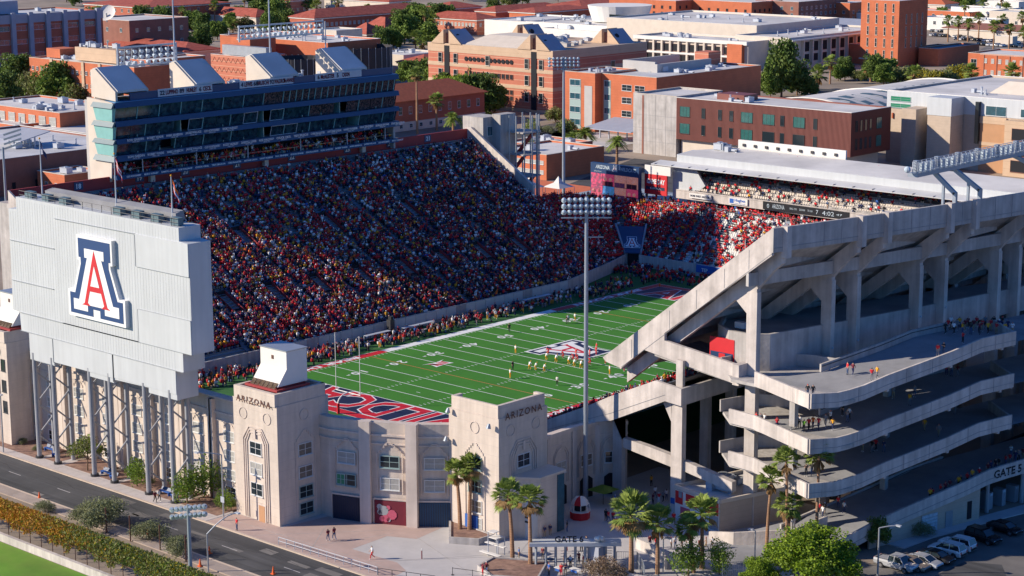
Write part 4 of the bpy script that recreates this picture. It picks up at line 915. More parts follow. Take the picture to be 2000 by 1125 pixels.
# ------------------------------------------------------------ ramps: four levels
rp = T('ramp_block','zigzag of long concrete walkways with solid parapets on the outer side of the stand','ramp',(95,-40,0))
YR = [-66.5,-62.3,-54,-43,-37.5,-31,-20,-4,14,34,56]
def zr(y):   # parapet top relative to its corner
    P_ = [(-66.8,.2),(-62.3,-.3),(-59,-.2),(-54,.7),(-43,2.1),(-37.5,3.0),(-31,3.05),(60,3.05)]
    for (a,b),(c,d) in zip(P_[:-1],P_[1:]):
        if y <= c: return b+(d-b)*max(0,(y-a))/(c-a)
    return 3.05
YF = [-66.5,-64,-62.3,-60.5,-58,-54,-50,-46,-43,-40,-37.5,-34,-31]
for lv,zt in enumerate((21.7,16.0,10.4)):
    out = [(XB(97,y),y) for y in YF]; tops = [zt+zr(y) for y in YF]
    mb = MB(); mb.wallrun(out,[t-1.85 for t in tops],tops,.3); mb.obj('outer_parapet','concrete',rp)
    mb = MB(); mb.wallrun([(p[0]+.17,p[1]) for p in out],[t-1.22 for t in tops],[t-1.17 for t in tops],.03); mb.obj('parapet_joint','deck_concrete',rp)
    for y in (-54,-43.,-33.5): MB().box(XB(97,y)-.9,y-.25,zt+zr(y)-2.15,XB(97,y)+.1,y+.25,zt+zr(y)-1.86).obj('corbel','concrete',rp)
    # floor
    mb = MB(); vs = []; 
    for y,t in zip(YF,tops): vs += [((XB(87.2,y) if y > -57 else 84. if y > -61 else 86.5 if y > -63 else 91.3 if y > -65 else 95.),y,t-1.35),(XB(96.9,y),y,t-1.35)]
    fs = [(2*i,2*i+1,2*i+3,2*i+2) for i in range(len(YF)-1)]; n = len(vs); vs2 = [(p[0],p[1],p[2]-.4) for p in vs]
    mb.add(vs,fs); mb.add(vs2,[tuple(reversed(f)) for f in fs]); mb.obj('ramp_floor','deck_concrete',rp)
    for y in (-64.5,-59,-51,-46.5,-39.5,-35):
        mb = MB(); mb.box(XB(97,y)+.14,y,zt+zr(y)-1.8,XB(97,y)+.19,y+.05,zt+zr(y)-.02); mb.obj('panel_joint','deck_concrete',rp)
    # south return walls round the landing
    sw = [(XB(97,-66.5)-.1,-66.5),(90.5,-63.8),(84.,-62.0),(80.,-61.9)]; sz = [tops[0],zt-.2,zt+.2,zt+.3]
    if lv == 0: sw = sw[:3]; sz = sz[:3]
    mb = MB(); mb.wallrun(sw,[t-1.85 for t in sz],sz,.3); mb.obj('south_parapet','concrete',rp)
    mb = MB(); mb.prism([(XB(96.8,-66.5),-66.3),(90.4,-63.6),(84,-61.8),(80,-61.7),(76,-58),(76,-46),(88,-46),(97,-52),(97.3,-60)],zt-1.9+.0,zt-1.5); mb.obj('landing','concrete_grey',rp)
    mb = MB(); mb.wallrun([(76,-58.5),(77.5,-53),(84,-49.5),(88,-49)],zt-1.5,zt+.1,.25); mb.obj('inner_wall','concrete_grey',rp)
    # inner wall rising north with the dark rail
    iy = [-54,-50,-44,-38,-31]; mb = MB(); mb.wallrun([(XB(87,y),y) for y in iy],[zt+zr(y)-1.35 for y in iy],[zt+zr(y)-.3 for y in iy],.3); mb.obj('inner_parapet','concrete_grey',rp)
    mb = MB(); mb.wallrun([(XB(87.25,y),y) for y in iy],[zt+zr(y)-.62 for y in iy],[zt+zr(y)-.55 for y in iy],.06); mb.obj('handrail','dark_metal',rp)
    mb = MB(); mb.wallrun([(XB(97,y),y) for y in (-31,-20,0,20,40)],zt+1.2,zt+3.05,.3) if False else mb.wallrun([(XB(97,-31)-.2,-31),(XB(90,-26),-26)],zt+.9,zt+2.9,.3); mb.obj('landing_wall','concrete_grey',rp)
    # columns under each flight
    for y in (-60,-44): MB().box(XB(88.2,y),y-.4,0 if lv == 2 else zt-6.5,XB(89.,y),y+.4,zt+zr(y)-1.8).obj('ramp_column','concrete_grey',rp)
    mb = MB(); mb.quad((XB(87,-31),-31,zt+1.6),(XB(97,-31),-31,zt+1.6),(XB(97,-10),-10,zt+1.6),(XB(87,-10),-10,zt+1.6)); mb.obj('upper_landing','deck_concrete',rp)
# lowest ramp with GATE 5
Y4 = [-62,-56,-50.7,-39.3,-35,-31.5,-27.8,-20,-8]; Z4 = [2.1,3.5,4.4,5.9,6.6,6.75,6.8,6.85,6.9]
mb = MB(); mb.wallrun([(XB(97,y),y) for y in Y4],[z-1.95 for z in Z4],Z4,.35); mb.obj('outer_parapet','concrete',rp)
mb = MB(); mb.wallrun([(XB(97.2,y),y) for y in Y4],[z-1.3 for z in Z4],[z-1.24 for z in Z4],.03); mb.obj('parapet_joint','deck_concrete',rp)
mb = MB(); vs = []
YG = [-72,-66]+Y4; ZG = [.12,.12+.2]+[z-1.3 for z in Z4]; ZG[2] = .7
for y,z in zip(YG,ZG): vs += [(XB(87.2,y) if y > -57 else XB(84.,y),y,z),(XB(96.9,y),y,z)]
mb.add(vs,[(2*i,2*i+1,2*i+3,2*i+2) for i in range(len(YG)-1)]); mb.obj('ramp_floor','deck_concrete',rp)
iy = [-60,-54,-44,-38,-31]; iz = [1.9,2.8,4.3,5.3,5.8]
mb = MB(); mb.wallrun([(XB(87,y),y) for y in iy],[0]*5,iz,.3); mb.obj('inner_parapet','concrete_grey',rp)
mb = MB(); mb.wallrun([(XB(87.25,y),y) for y in iy],[z-.35 for z in iz],[z-.28 for z in iz],.06); mb.obj('handrail','dark_metal',rp)
mb = MB(); yw = [-56,-50.7,-39.3,-36.2]; mb.wallrun([(XB(96.7,y),y) for y in yw],0,[1.5,2.4,3.9,4.5],.3); mb.obj('block_wall','block_tan',rp)
gate5 = MB(); text(gate5,'GATE 5',1.5,(XB(97.22,-31.6),-31.4,5.75),(bow(-30)-bow(-32),2,0),(0,0,1),0,bold=.05,width=5.6); gate5.obj('lettering','interior_dark',rp)
# roller door, steel door and slot window in the block wall
dirv = Vector((bow(-44)-bow(-46),2,0)).normalized()
def wallq(y,w,z0,z1,off,mb,mi=0):
    c = Vector((XB(96.85,y),y,0)); nn = Vector((dirv.y,-dirv.x,0)); a = c-dirv*w/2+nn*off; b = c+dirv*w/2+nn*off; mb.ext([(*a.xy,z0),(*b.xy,z0),(*b.xy,z1),(*a.xy,z1)],nn*.08,mi)
mb = MB(); wallq(-45.6,2.9,.02,2.6,.0,mb,0)
for k in range(1,6): wallq(-45.6,2.9,.02+k*.43,.06+k*.43,.09,mb,1)
mb.obj('roller_door',['lamp_glass','galvanised'],rp)
mb = MB(); wallq(-42.0,1.3,.02,2.3,.0,mb,0); mb.obj('steel_door','galvanised',rp)
mb = MB(); wallq(-38.2,.8,.5,2.9,.0,mb,0); mb.obj('slot_window','interior_dark',rp)
mb = MB(); mb.box(XB(90,-34),-36.3,0,XB(96,-34),-35.9,4.6); mb.obj('block_wall','block_tan',rp)
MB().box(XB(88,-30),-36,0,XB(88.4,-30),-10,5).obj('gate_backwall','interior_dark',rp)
for y in (-33.,-26): MB().tube((XB(95.5,y),y,0),(XB(95.5,y),y,5.),.3,n=8).obj('gate_column','galvanised',rp)
for i in range(4):
    y = -34+i*2.6; t = T('turnstile','grey turnstile under the GATE 5 ramp, number %s from the left' % ('one','two','three','four')[i],'turnstile',(XB(94,y),y,0),'turnstiles under the GATE 5 ramp')
    MB().box(XB(93.5,y),y-.5,0,XB(94.9,y),y+.5,2.3).obj('housing','steel_blue',t); MB().box(XB(94.91,y),y-.3,1.9,XB(94.96,y),y+.3,2.2).obj('panel','lamp_glass',t)
# back slab wall behind the ramps' north part (shaded)
MB().box(XB(88,-8),-14,0,XB(99,-8),40,19.5).obj('stair_block','concrete_grey',rp)
MB().box(XB(97,-26),-27,7,XB(97.4,-26),-14,20.5).obj('end_slab','concrete_grey',rp) if False else None
# concession building under the end frame
cb = T('concession_building','low concession building with a red, white and blue painted front under the columns','building',(76,-60,0))
mb = MB(); mb.prism([(71.8,-62.5),(80.2,-63.8),(83.5,-52),(74.5,-51)],0,4.1,0); mb.obj('wall','block_tan',cb)
mb = MB(); mb.prism([(72.1,-62.2),(79.9,-63.4),(83.2,-52.3),(74.8,-51.3)],4.1,4.16,0); mb.obj('roof','roof_white',cb)
mb = MB(); 
for a,b in (((71.8,-62.5),(80.2,-63.8)),((80.2,-63.8),(83.5,-52)),((74.5,-51),(71.8,-62.5))): mb.beam((*a,4.35),(*b,4.35),.3,.5)
mb.obj('parapet','stone_pale',cb)
fu = Vector((8.4,-1.3,0)).normalized(); fo = Vector((71.8,-62.5,0)); fn = Vector((fu.y,-fu.x,0))
def fq(mb,a,b,z0,z1,mi,off=.04,sl=0):
    p = fo+fu*a+fn*off; q = fo+fu*b+fn*off; mb.ext([(*p.xy,z0),(*q.xy,z0),(*q.xy,z1),(*p.xy,z1+sl)],fn*.04,mi)
mb = MB(); fq(mb,.1,8.4,.1,4.0,0,.02); fq(mb,.2,1.6,2.2,3.9,1,.07); fq(mb,2.2,4.6,2.4,3.9,1,.07); fq(mb,5.6,8.3,2.3,4.0,1,.07); fq(mb,.9,1.5,3.1,3.95,2,.12); fq(mb,6.6,8.3,.3,2.2,2,.07); fq(mb,1.2,3.0,.3,1.9,3,.07); fq(mb,5.6,5.9,.2,3.9,0,.12)
mb.obj('mural',['stucco_white','red_paint','steel_blue','cloth_pink'],cb)
units(cb,75,-60,80,-55,4.16,4,44)
# wall and foot of the outer ramp
rw = MB(); rw.wallrun([(80.4,-66.2),(84.5,-66.6),(90.5,-62.5),(92,-57)],0,[1.0,1.9,2.6,3.4],.3); tag(rw.obj('ramp_wall','concrete'),'rising concrete wall at the foot of the lowest walkway','wall')
# steel lamp gantry on the stand's back edge
gt = T('lamp_gantry','pale blue steel lamp gantry on angled legs above the back edge of the concrete stand','light gantry',(90,-20,40))
g0 = Vector((88.3,-33.4,44.1)); g1 = Vector((88.3,12.,44.1))
gd_ = (g1-g0).normalized(); gn = Vector((gd_.y,-gd_.x,0))
mb = MB(); mb.beam(g0,g1,1.5,.5); mb.obj('girder','steel_blue',gt)
mb = MB()
for k in range(41):
    p = g0+(g1-g0)*k/40; mb.beam(p+Vector((0,0,.25)),p+Vector((0,0,1.75)),.09,.09)
    mb.beam(p+gn*.8+Vector((0,0,.25)),p+gn*.8+Vector((0,0,1.75)),.07,.07)
for z in (.7,1.1,1.5,1.8): mb.beam(g0+Vector((0,0,z)),g1+Vector((0,0,z)),.07,.07); mb.beam(g0+gn*.8+Vector((0,0,z)),g1+gn*.8+Vector((0,0,z)),.06,.06)
mb.obj('railing','steel_white',gt)
for k in range(34):
    p = g0+(g1-g0)*(k+.6)/34; mb = MB(); mb.box(p.x-.25,p.y-.35,p.z+.4,p.x+.3,p.y+.35,p.z+1.5 if k % 4 else p.z+1.9); mb.obj('floodlight','steel_blue' if k % 4 == 0 else 'lamp_glass',gt)
for y in (-27.9,-22.9,-6.2,-1.2):
    bx = XB(84.9,y); mb = MB(); mb.beam((88.3,y,43.9),(bx,y,41.3),.5,.55); mb.beam((bx,y,41.5),(bx,y,40.1),.5,.5); mb.beam((bx-1.8,y,42.4),(bx-1.8,y,39.),.32,.32); mb.obj('leg','steel_blue',gt)
MB().ball((88.0,-34.2,44.9),.45,10,8).obj('camera_dome','lamp_glass',gt)
# ------------------------------------------------------------ south facade with its towers
def stepmotif(mb, c, u, z, n, w=.34, h=.34, mi=0):
    """stepped art-deco relief above a window group: n steps each side"""
    u = Vector(u); nn = Vector((u.y,-u.x,0))
    for k in range(n):
        for s in (-1,1):
            a = c+u*(s*(n-k)*w); mb.ext([a+Vector((0,0,z+k*h)),a+u*(s*w*.38)+Vector((0,0,z+k*h)),a+u*(s*w*.38)+Vector((0,0,z+k*h+h)),a+Vector((0,0,z+k*h+h))],nn*.10,mi)
            b = c+u*(s*(n-k-1)*w); q = sorted((a,b),key=lambda v:v.dot(u)); mb.ext([q[0]+Vector((0,0,z+k*h+h)),q[1]+Vector((0,0,z+k*h+h)),q[1]+Vector((0,0,z+k*h+h+.1)),q[0]+Vector((0,0,z+k*h+h+.1))],nn*.09,mi)
_fr = random.Random(4)
def facewin(parent, c, u, z, w, h, style='green'):
    if style in ('green','white'): style = _fr.choice([style,style,'pale','blind'])
    src = winmesh(w,h,style); u = Vector(u); return inst(src,'window',parent,(c[0]+u.y*.01,c[1]-u.x*.01,z),math.atan2(u.y,u.x))
def ring(mb, c, u, z, r=.75, mi=0):
    u = Vector(u).normalized(); nn = Vector((u.y,-u.x,0)); pr = None
    for k in range(19):
        a = 2*math.pi*k/18; p = Vector(c)+u*(r*math.cos(a))+Vector((0,0,z+r*math.sin(a)))+nn*.04
        if pr is not None: mb.beam(pr,p,.09,.09,mi)
        pr = p
def outline(mb, c, u, pts, t=.14, mi=0, off=.05):
    u = Vector(u).normalized(); nn = Vector((u.y,-u.x,0)); P = [Vector(c)+u*x+Vector((0,0,z))+nn*off for x,z in pts]
    for a,b in zip(P[:-1],P[1:]): mb.beam(a,b,t,t,mi)
def tower(label, x0, y0, x1, y1, h, fs_face, es_face, tall_on, low=False):
    t = T('gate_tower',label,'tower',((x0+x1)/2,(y0+y1)/2,0),'art deco gate towers')
    mb = MB(); q = .45
    zt_ = 14.4 if low else h-1.7
    mb.box(x0,y0,0,x1,y1,zt_)
    if low: mb.box(x0,y0,zt_,x1,y0+.5,h-1.7); mb.box(x1-.5,y0+.5,zt_,x1,y1,h-1.7); mb.box(x0,y0+.5,zt_,x0+.4,y0+2,h-1.7)
    mb.box(x0+q,y0-.18 if fs_face else y0+.05,h-1.7,x1-.15,y0+.4,h); mb.box(x1-.6,y0+.4,h-1.7,x1-.1,y1-.4,h); 
    if not low: mb.box(x0+q,y0+.4,h-1.7,x0+q+.5,y1-.4,h); mb.box(x0+q,y1-.9,h-1.7,x1-.15,y1-.4,h)
    else: mb.box(x0+q,y0+.4,h-1.7,x0+q+.5,y0+1.6,h+.0); mb.box(x1-1.6,y1-.9,h-1.7,x1-.6,y1-.4,h)
    mb.obj('wall','facade_plaster',t)
    mb = MB(); mb.box(x0-.05,y0-.05,h-1.75,x1+.05,y0+.0,h-1.68); mb.obj('ledge','facade_trim',t)
    # deco frame with openings on the face that carries the name
    S_ = Vector(((x0+x1)/2,y0-(.2 if fs_face else 0),0)); Ex = Vector((x1,(y0+y1)/2,0))
    mb = MB(); mw = MB()
    for c,u,big,w in ((Vector(((x0+x1)/2,y0,0)),Vector((1,0,0)),tall_on == 'S',x1-x0),(Vector((x1,(y0+y1)/2,0)),Vector((0,1,0)),tall_on == 'E',y1-y0)):
        if big:
            for k in range(3):
                d = .38*k; outline(mb,c,u,[(-2.5+d,.2),(-2.5+d,11.0-d*.5),(-1.3+d*.3,12.7-d),(1.3-d*.3,12.7-d),(2.5-d,11.0-d*.5),(2.5-d,.2)],.15)
            outline(mb,c,u,[(0,11.3),(0,12.5)],.4)
            for z in (9.9,7.1,4.3): facewin(t,c,u,z,2.2,1.6,'white')
            for sgn in (-1,1): ring(mb,c+u*sgn*2.4,u,14.3)
        else:
            stepmotif(mb,c+u*.2,u,10.9,4)
            outline(mb,c,u,[(-1.5,1.),(-1.5,10.9)],.12); outline(mb,c,u,[(1.9,1.),(1.9,10.9)],.12)
            ring(mb,c+u*.2,u,14.4)
            for z in (9.7,6.6,3.9,1.6): facewin(t,c+u*.2,u,z,2.2,1.5)
    mb.obj('relief','facade_trim',t)
    return t
tl = tower('left gate tower reading ARIZONA, with a white sheet-metal booth on its roof',27.3,-100.2,36.1,-91.3,17.9,True,False,'S')
mb = MB(); text(mb,'ARIZONA',1.25,(31.7,-100.45,16.3),(1,0,0),(0,0,1),0,bold=.02,spacing=1.35); mb.obj('lettering','rust_metal',tl)
mb = MB(); mb.box(32.0,-100.42,0,33.6,-100.2,2.6,0); mb.box(32.2,-100.45,0,33.4,-100.40,2.3,1); mb.obj('entrance',['facade_trim','brick_sand'],tl)
tr = tower('right gate tower reading ARIZONA on its shaded side, behind the two palms',52.5,-85.2,61.3,-76.0,17.9,False,True,'E',True)
mb = MB(); text(mb,'ARIZONA',1.3,(61.42,-80.6,16.3),(0,1,0),(0,0,1),0,bold=.02,spacing=1.3); mb.obj('lettering','rust_metal',tr)
MB().box(55.4,-85.4,.3,57.6,-85.22,2.6).obj('mural_panel','cloth_blue',tr)
tw = tower('western gate tower at the left edge of the photo beside the scoreboard',-32.5,-102.2,-22.8,-92,17.5,True,False,'S')
for x,z in ((-21.6,9.2),): pass
for z in (12.3,9.1,5.9): win(tw,'S',-102.2,-23.9,z,.9,1.7,'dark')
# booths on the tower roofs
def booth(label, x, y, z):
    t = T('roof_booth',label,'booth',(x,y,z),'white booths on the towers')
    mb = MB(); mb.ext([(x-2.6,y-1.6,z+2.6),(x-2.6,y-3.2,z+.5),(x-2.6,y+1.9,z+.5),(x-2.6,y+1.9,z+4.9),(x-2.6,y-1.6,z+4.9)],(5.2,0,0)); mb.obj('cabin','stucco_white',t)
    mb = MB(); mb.ext([(x-2.7,y-1.7,z+4.91),(x-2.7,y+2.0,z+4.91),(x-2.7,y+2.,z+5.05),(x-2.7,y-1.7,z+5.05)],(5.4,0,0)); mb.obj('roof','galvanised',t)
    for i in range(6):
        mb = MB(); a = x-2.5+i*.84; mb.quad((a,y-3.75,z+.15),(a+.72,y-3.75,z+.15),(a+.72,y-2.95,z+.95),(a,y-2.95,z+.95)); mb.ext([(a,y-3.75,z+.1),(a+.72,y-3.75,z+.1),(a+.72,y-3.75,z+.15),(a,y-3.75,z+.15)],(0,.8,.8)); mb.obj('shutter','leaf_dry',t)
    mb = MB(); mb.box(x-2.4,y-2.6,z-1.6,x+2.4,y+1.6,z+.5,0); mb.box(x-3.2,y-3.9,z,x+3.2,y-3.6,z+.3); mb.box(x-3.2,y+1.5,z,x+3.2,y+1.8,z+.3); mb.box(x-3.2,y-3.6,z+.02,x-2.9,y+1.5,z+.3); mb.box(x+2.9,y-3.6,z+.02,x+3.2,y+1.5,z+.3); mb.obj('base_frame','wall_red',t)
    MB().box(x-.35,y-1.66,z+3.6,x+.05,y-1.6,z+4.1).obj('vent','rust_metal',t)
booth('white sheet-metal booth with slanted shutters on the left ARIZONA tower',32.2,-95.6,17.9)
booth('white booth on the tower at the left edge, partly behind the scoreboard',-26.,-97.5,17.5)
for x0,y0,x1,y1,z in ((27.8,-99.7,35.4,-91.8,16.25),(53.,-84.6,60.7,-76.1,14.42),(-32,-101.6,-23.4,-92.6,15.9)): MB().box(x0,y0,z,x1,y1,z+.1).obj('tower_roof','roof_grey',tl if x0 < 40 and x0 > 0 else tr if x0 > 40 else tw)
# curved wall of three bays between the towers
cwall = T('facade_wall','curved plaster wall of three bays with windows and shutters between the two towers','wall',(44,-89,0))
pts = [(36.1,-92.9),(38.0,-92.9),(43.2,-91.2),(48.9,-88.2),(53.0,-84.6)]
mb = MB(); mb.wallrun([(p[0]-.35,p[1]+.6) for p in pts],0,13.8,1.2); mb.obj('wall','facade_plaster',cwall)
mb = MB(); mb.wallrun([(p[0]-.3,p[1]+.45) for p in pts],12.0,12.25,1.35); mb.wallrun([(p[0]-.3,p[1]+.45) for p in pts],10.9,11.05,1.28); mb.obj('cornice','facade_trim',cwall)
for (x,y) in ((43.2,-91.3),(48.9,-88.4)): 
    mb = MB(); d = Vector((5.2,2.6,0)).normalized(); n_ = Vector((d.y,-d.x,0)); c = Vector((x,y,0)); mb.ext([c-d*.75+n_*.55,c+d*.75+n_*.55,c+d*.75-n_*.6,c-d*.75-n_*.6],(0,0,13.95)); mb.obj('pier','facade_trim',cwall)
for i,(a,b) in enumerate(zip(pts[1:-1],pts[2:])):
    a = Vector((*a,0)); b = Vector((*b,0)); u = (b-a).normalized(); c = (a+b)/2+Vector((u.y,-u.x,0))*.08
    if i == 0: c -= u*.2
    for z in (8.6,5.6): facewin(cwall,c,u,z,2.5,1.45)
    mb = MB(); stepmotif(mb,c,u,9.8,4); outline(mb,c,u,[(-1.75,4.3),(-1.75,9.8)],.1); outline(mb,c,u,[(1.75,4.3),(1.75,9.8)],.1); mb.obj('relief','facade_trim',cwall)
    nn = Vector((u.y,-u.x,0)); w = 2.15
    mb = MB(); p0 = c-u*w; p1 = c+u*w
    mb.ext([(*p0.xy,.05),(*p1.xy,.05),(*p1.xy,3.3),(*p0.xy,3.3)],nn*.14,0)
    if i == 1:
        for k in range(9): s = c+u*(random.uniform(-1.6,1.6)); z = random.uniform(.6,2.8); mb.tube(s+nn*.16+Vector((0,0,z)),s+nn*.2+Vector((0,0,z)),random.uniform(.25,.7),n=9,mi=1+k % 2)
        mb.obj('mural_shutter',['cloth_maroon','cloth_pink','panel_seam'],cwall)
    else:
        for k in range(14): s = p0+u*(2*w*(k+.5)/14); mb.ext([(*(s-u*.05+nn*.15).xy,.1),(*(s+u*.05+nn*.15).xy,.1),(*(s+u*.05+nn*.15).xy,3.25),(*(s-u*.05+nn*.15).xy,3.25)],nn*.05,1)
        mb.obj('roller_shutter',['door_navy','navy_paint'] if i == 0 else ['door_blue','door_navy'],cwall)
    outline(mb := MB(),c,u,[(-2.3,.05),(-2.3,3.5),(2.3,3.5),(2.3,.05)],.2); mb.obj('door_frame','facade_trim',cwall)
c = Vector((40.1,-92.25,0)); u = Vector((5.2,1.7,0)).normalized(); facewin(cwall,c+Vector((.0,-.1,0))-u*.5,u,5.6,1.1,1.3,'greenpane')
# long south wall behind the scoreboard frame
sw_ = T('facade_wall','long ribbed plaster wall with small paned windows behind the scoreboard columns','wall',(2,-98,0))
MB().box(-23,-97.6,0,27.4,-96.4,14.3).obj('wall','facade_plaster',sw_)
mb = MB(); mb.box(-23,-97.85,12.2,27.3,-97.6,12.5); mb.box(-23,-97.75,11.2,27.3,-97.6,11.35); mb.box(-23,-97.9,14.3,27.3,-96.3,14.5); mb.obj('cornice','facade_trim',sw_)
bays = [-18.6,-11.6,-4.6,2.4,9.4,16.4,23.0]
for i,x in enumerate(bays):
    for s in (-1,1): MB().box(x+s*3.1-.35,-98.25,0,x+s*3.1+.35,-97.6,14.1).obj('pier','facade_trim',sw_)
    for z in (9.3,6.6,3.9,1.5): win(sw_,'S',-97.6,x,z,2.1,1.35,'pale' if (i*3+int(z)) % 3 == 0 else 'white')
    mb = MB(); stepmotif(mb,Vector((x,-97.6,0)),Vector((1,0,0)),10.3,3); mb.obj('relief','facade_trim',sw_)
# shaded wall north of the right tower, running to the stand
nw = T('facade_wall','shaded plaster wall with arched bays behind the tall light pole','wall',(57,-68,0))
NP_ = [(58.0,-76.4),(56.9,-71.5),(56.7,-66),(57.4,-61.5),(60.2,-58.4)]
mb = MB(); mb.wallrun(NP_,0,[10.,10.2,10.3,10.3,10.3],.9); mb.obj('wall','facade_plaster',nw)
mb = MB(); mb.wallrun([(p[0]+.12,p[1]) for p in NP_],8.6,8.75,.85); mb.wallrun([(p[0]+.1,p[1]) for p in NP_],9.9,10.42,.95); mb.obj('cornice','facade_trim',nw)
for (a,b) in zip(NP_[:-1],NP_[1:]):
    a = Vector((*a,0)); b = Vector((*b,0)); u = (b-a).normalized(); nn = Vector((u.y,-u.x,0)); c = (a+b)/2+nn*.48
    facewin(nw,c,u,5.4,1.9,1.5,'white'); mb = MB(); outline(mb,c,u,[(-1.3,3.2),(-1.3,6.9),(-.8,7.8),(0,8.2),(.8,7.8),(1.3,6.9),(1.3,3.2)],.14); outline(mb,c,u,[(-1.6,3.2),(-1.6,7.1),(-.9,8.15),(0,8.5),(.9,8.15),(1.6,7.1),(1.6,3.2)],.1); mb.obj('relief','facade_trim',nw)
    mb = MB(); p = c-u*1.1; q = c+u*1.1; mb.ext([(*p.xy,0),(*q.xy,0),(*q.xy,2.6),(*(p+(q-p)*.7).xy,3.1),(*(p+(q-p)*.3).xy,3.1),(*p.xy,2.6)],nn*.1); mb.obj('doorway','interior_dark',nw)
    mb = MB(); e = a+nn*.5; mb.ext([(*(e-u*.35).xy,0),(*(e+u*.35).xy,0),(*(e+u*.35).xy,10),(*(e-u*.35).xy,10)],nn*.25); mb.obj('pier','facade_trim',nw)
# small entrance block with glass strip beside the right tower
eb = T('entrance_block','plain tan entrance block with a blue glass strip beside the right tower','building',(63.5,-78.5,0))
mb = MB(); mb.prism([(61.4,-83.3),(64.4,-80.8),(64.4,-76.2),(63.6,-75.6),(61.4,-76)],0,8.0); mb.obj('wall','facade_plaster',eb)
mb = MB(); mb.prism([(64.42,-77.6),(64.52,-77.6),(64.52,-76.3),(64.42,-76.3)],.2,7.8); mb.obj('glass_strip','glass_blue',eb)
mb = MB(); mb.prism([(61.2,-83.5),(64.6,-81),(64.6,-76.),(61.2,-75.8)],8.0,8.25); mb.obj('coping','stone_pale',eb)
# ------------------------------------------------------------ scoreboard back with the emblem
sb = T('scoreboard','huge pale grey scoreboard back carrying a block letter A, raised on steel legs','scoreboard',(0,-101,0))
YB = -103.3
slabs = [(-20.2,-1.5,21.5,36.2),(-1.5,20.2,19.7,36.3)]
mb = MB()
mb.ext([(-18.4,YB,36.7),(-16.4,YB,36.8),(-16.4,YB,38.6),(21.1,YB,38.4),(21.1,YB,36.6),(23.1,YB,36.5),(23.1,YB,21.6),(21.,YB,21.6),(21.,YB,18.9),(19.4,YB,18.9),(19.4,YB,14.8),(13.2,YB,14.8),(13.2,YB,15.5),(5.3,YB,15.3),(5.3,YB,14.8),(-.8,YB,14.8),(-.8,YB,15.5),(-8.8,YB,15.4),(-8.8,YB,14.9),(-14.9,YB,14.9),(-14.9,YB,18.9),(-16.8,YB,18.9),(-17.,YB,21.6),(-18.7,YB,21.7)],(0,3.6,0))
mb.obj('cabinet','panel_grey',sb)
# raised cladding panels with seams
mb = MB()
pan = [(11.7,23.05,32.1,36.5,.14),(11.65,23.05,21.65,26.2,.16),(-8.8,5.4,15.5,18.9,.12),(5.5,19.35,15.6,18.9,.07),(-14.8,-8.9,15.,18.85,.05)]
for x0,x1,z0,z1,d in pan:
    if d: mb.box(x0,YB-d,z0,x1,YB,z1)
mb.obj('cladding','panel_grey',sb)
mb = MB()
for x in np.arange(-18,23,.62): mb.box(x,YB-.012,21.8 if x < -14.9 or x > 19.4 else 15.6,x+.04,YB,36.4 if x < -16.4 or x > 21 else 38.2)
mb.obj('panel_ribs','panel_seam',sb) if False else mb.obj('panel_ribs','panel_rib',sb)
mb = MB()
for x0,x1,z in ((-18.4,-7.4,32.1),(-18.4,-8,26.2),(-7,11.6,36.5),(11.7,23.0,32.05),(11.7,23.,26.2),(-16.8,21,18.9),(-6,11.6,21.6),(-16.9,23,21.6)): mb.box(x0,YB-.17,z,x1,YB,z+.05)
for x,z0_,z1_ in ((11.7,32.1,36.4),(11.7,21.6,26.2),(-8.8,15.4,18.9),(5.4,15.,18.9)): mb.box(x-.09,YB-.19,z0_,x,YB,z1_)
mb.obj('panel_seams','panel_seam',sb)
emblem('wall_emblem',sb,(3.05,YB-.0,23.35),(1,0,0),(0,0,1),13.1,11.7,t=.08,plate=.6)
mb = MB(); mb.box(-12,YB+2.8,38.5,18,YB+3.6,38.7); mb.ext([(-12,YB+2.2,38.3),(-12,YB+2.0,39.7),(-12,YB+3.3,40.0),(-12,YB+3.6,38.6)],(30,0,0)); mb.obj('screen_hood','deck_concrete',sb)
for i in range(9):
    if i in (3,4,): continue
    x = -15+i*4.2; MB().box(x,YB+.6,38.5,x+1.7,YB+1.5,39.5).obj('equipment_box','louvre',sb)
mb = MB()
for x in np.arange(-16,21,2.2): mb.tube((x,YB+.35,38.4),(x,YB+.35,39.5),.04,n=5)
mb.tube((-16,YB+.35,39.5),(20.4,YB+.35,39.5),.04,n=5); mb.tube((-16,YB+.35,38.95),(20.4,YB+.35,38.95),.03,n=5); mb.obj('guard_rail','dark_metal',sb)
for i,x in enumerate((-14.2,-9.6,-.6,4.1,12.0,17.7)):
    MB().tube((x,-103.1,0),(x,-103.1,16),.36,n=12).obj('leg','leg_grey',sb); MB().tube((x,-100.4,0),(x,-100.4,16),.36,n=10).obj('leg','leg_grey',sb)
    mb = MB(); z = 1.2; k = 0
    while z < 14: a, b = ((-103.1,-100.4) if k % 2 else (-100.4,-103.1)); mb.tube((x,a,z),(x,b,z+2.4),.13,n=6); z += 2.4; k += 1
    mb.obj('bracing','leg_grey',sb); MB().tube((x,-103.1,.1),(x,-103.1,.45),.6,n=12).obj('leg_base','dark_metal',sb)
mb = MB()
for a,b in ((-14.2,-9.6),(-.6,4.1),(12.,17.7)): mb.tube((a,-101.7,14.3),(b,-101.7,14.3),.2,n=6)
mb.obj('cross_tube','steel_white',sb)
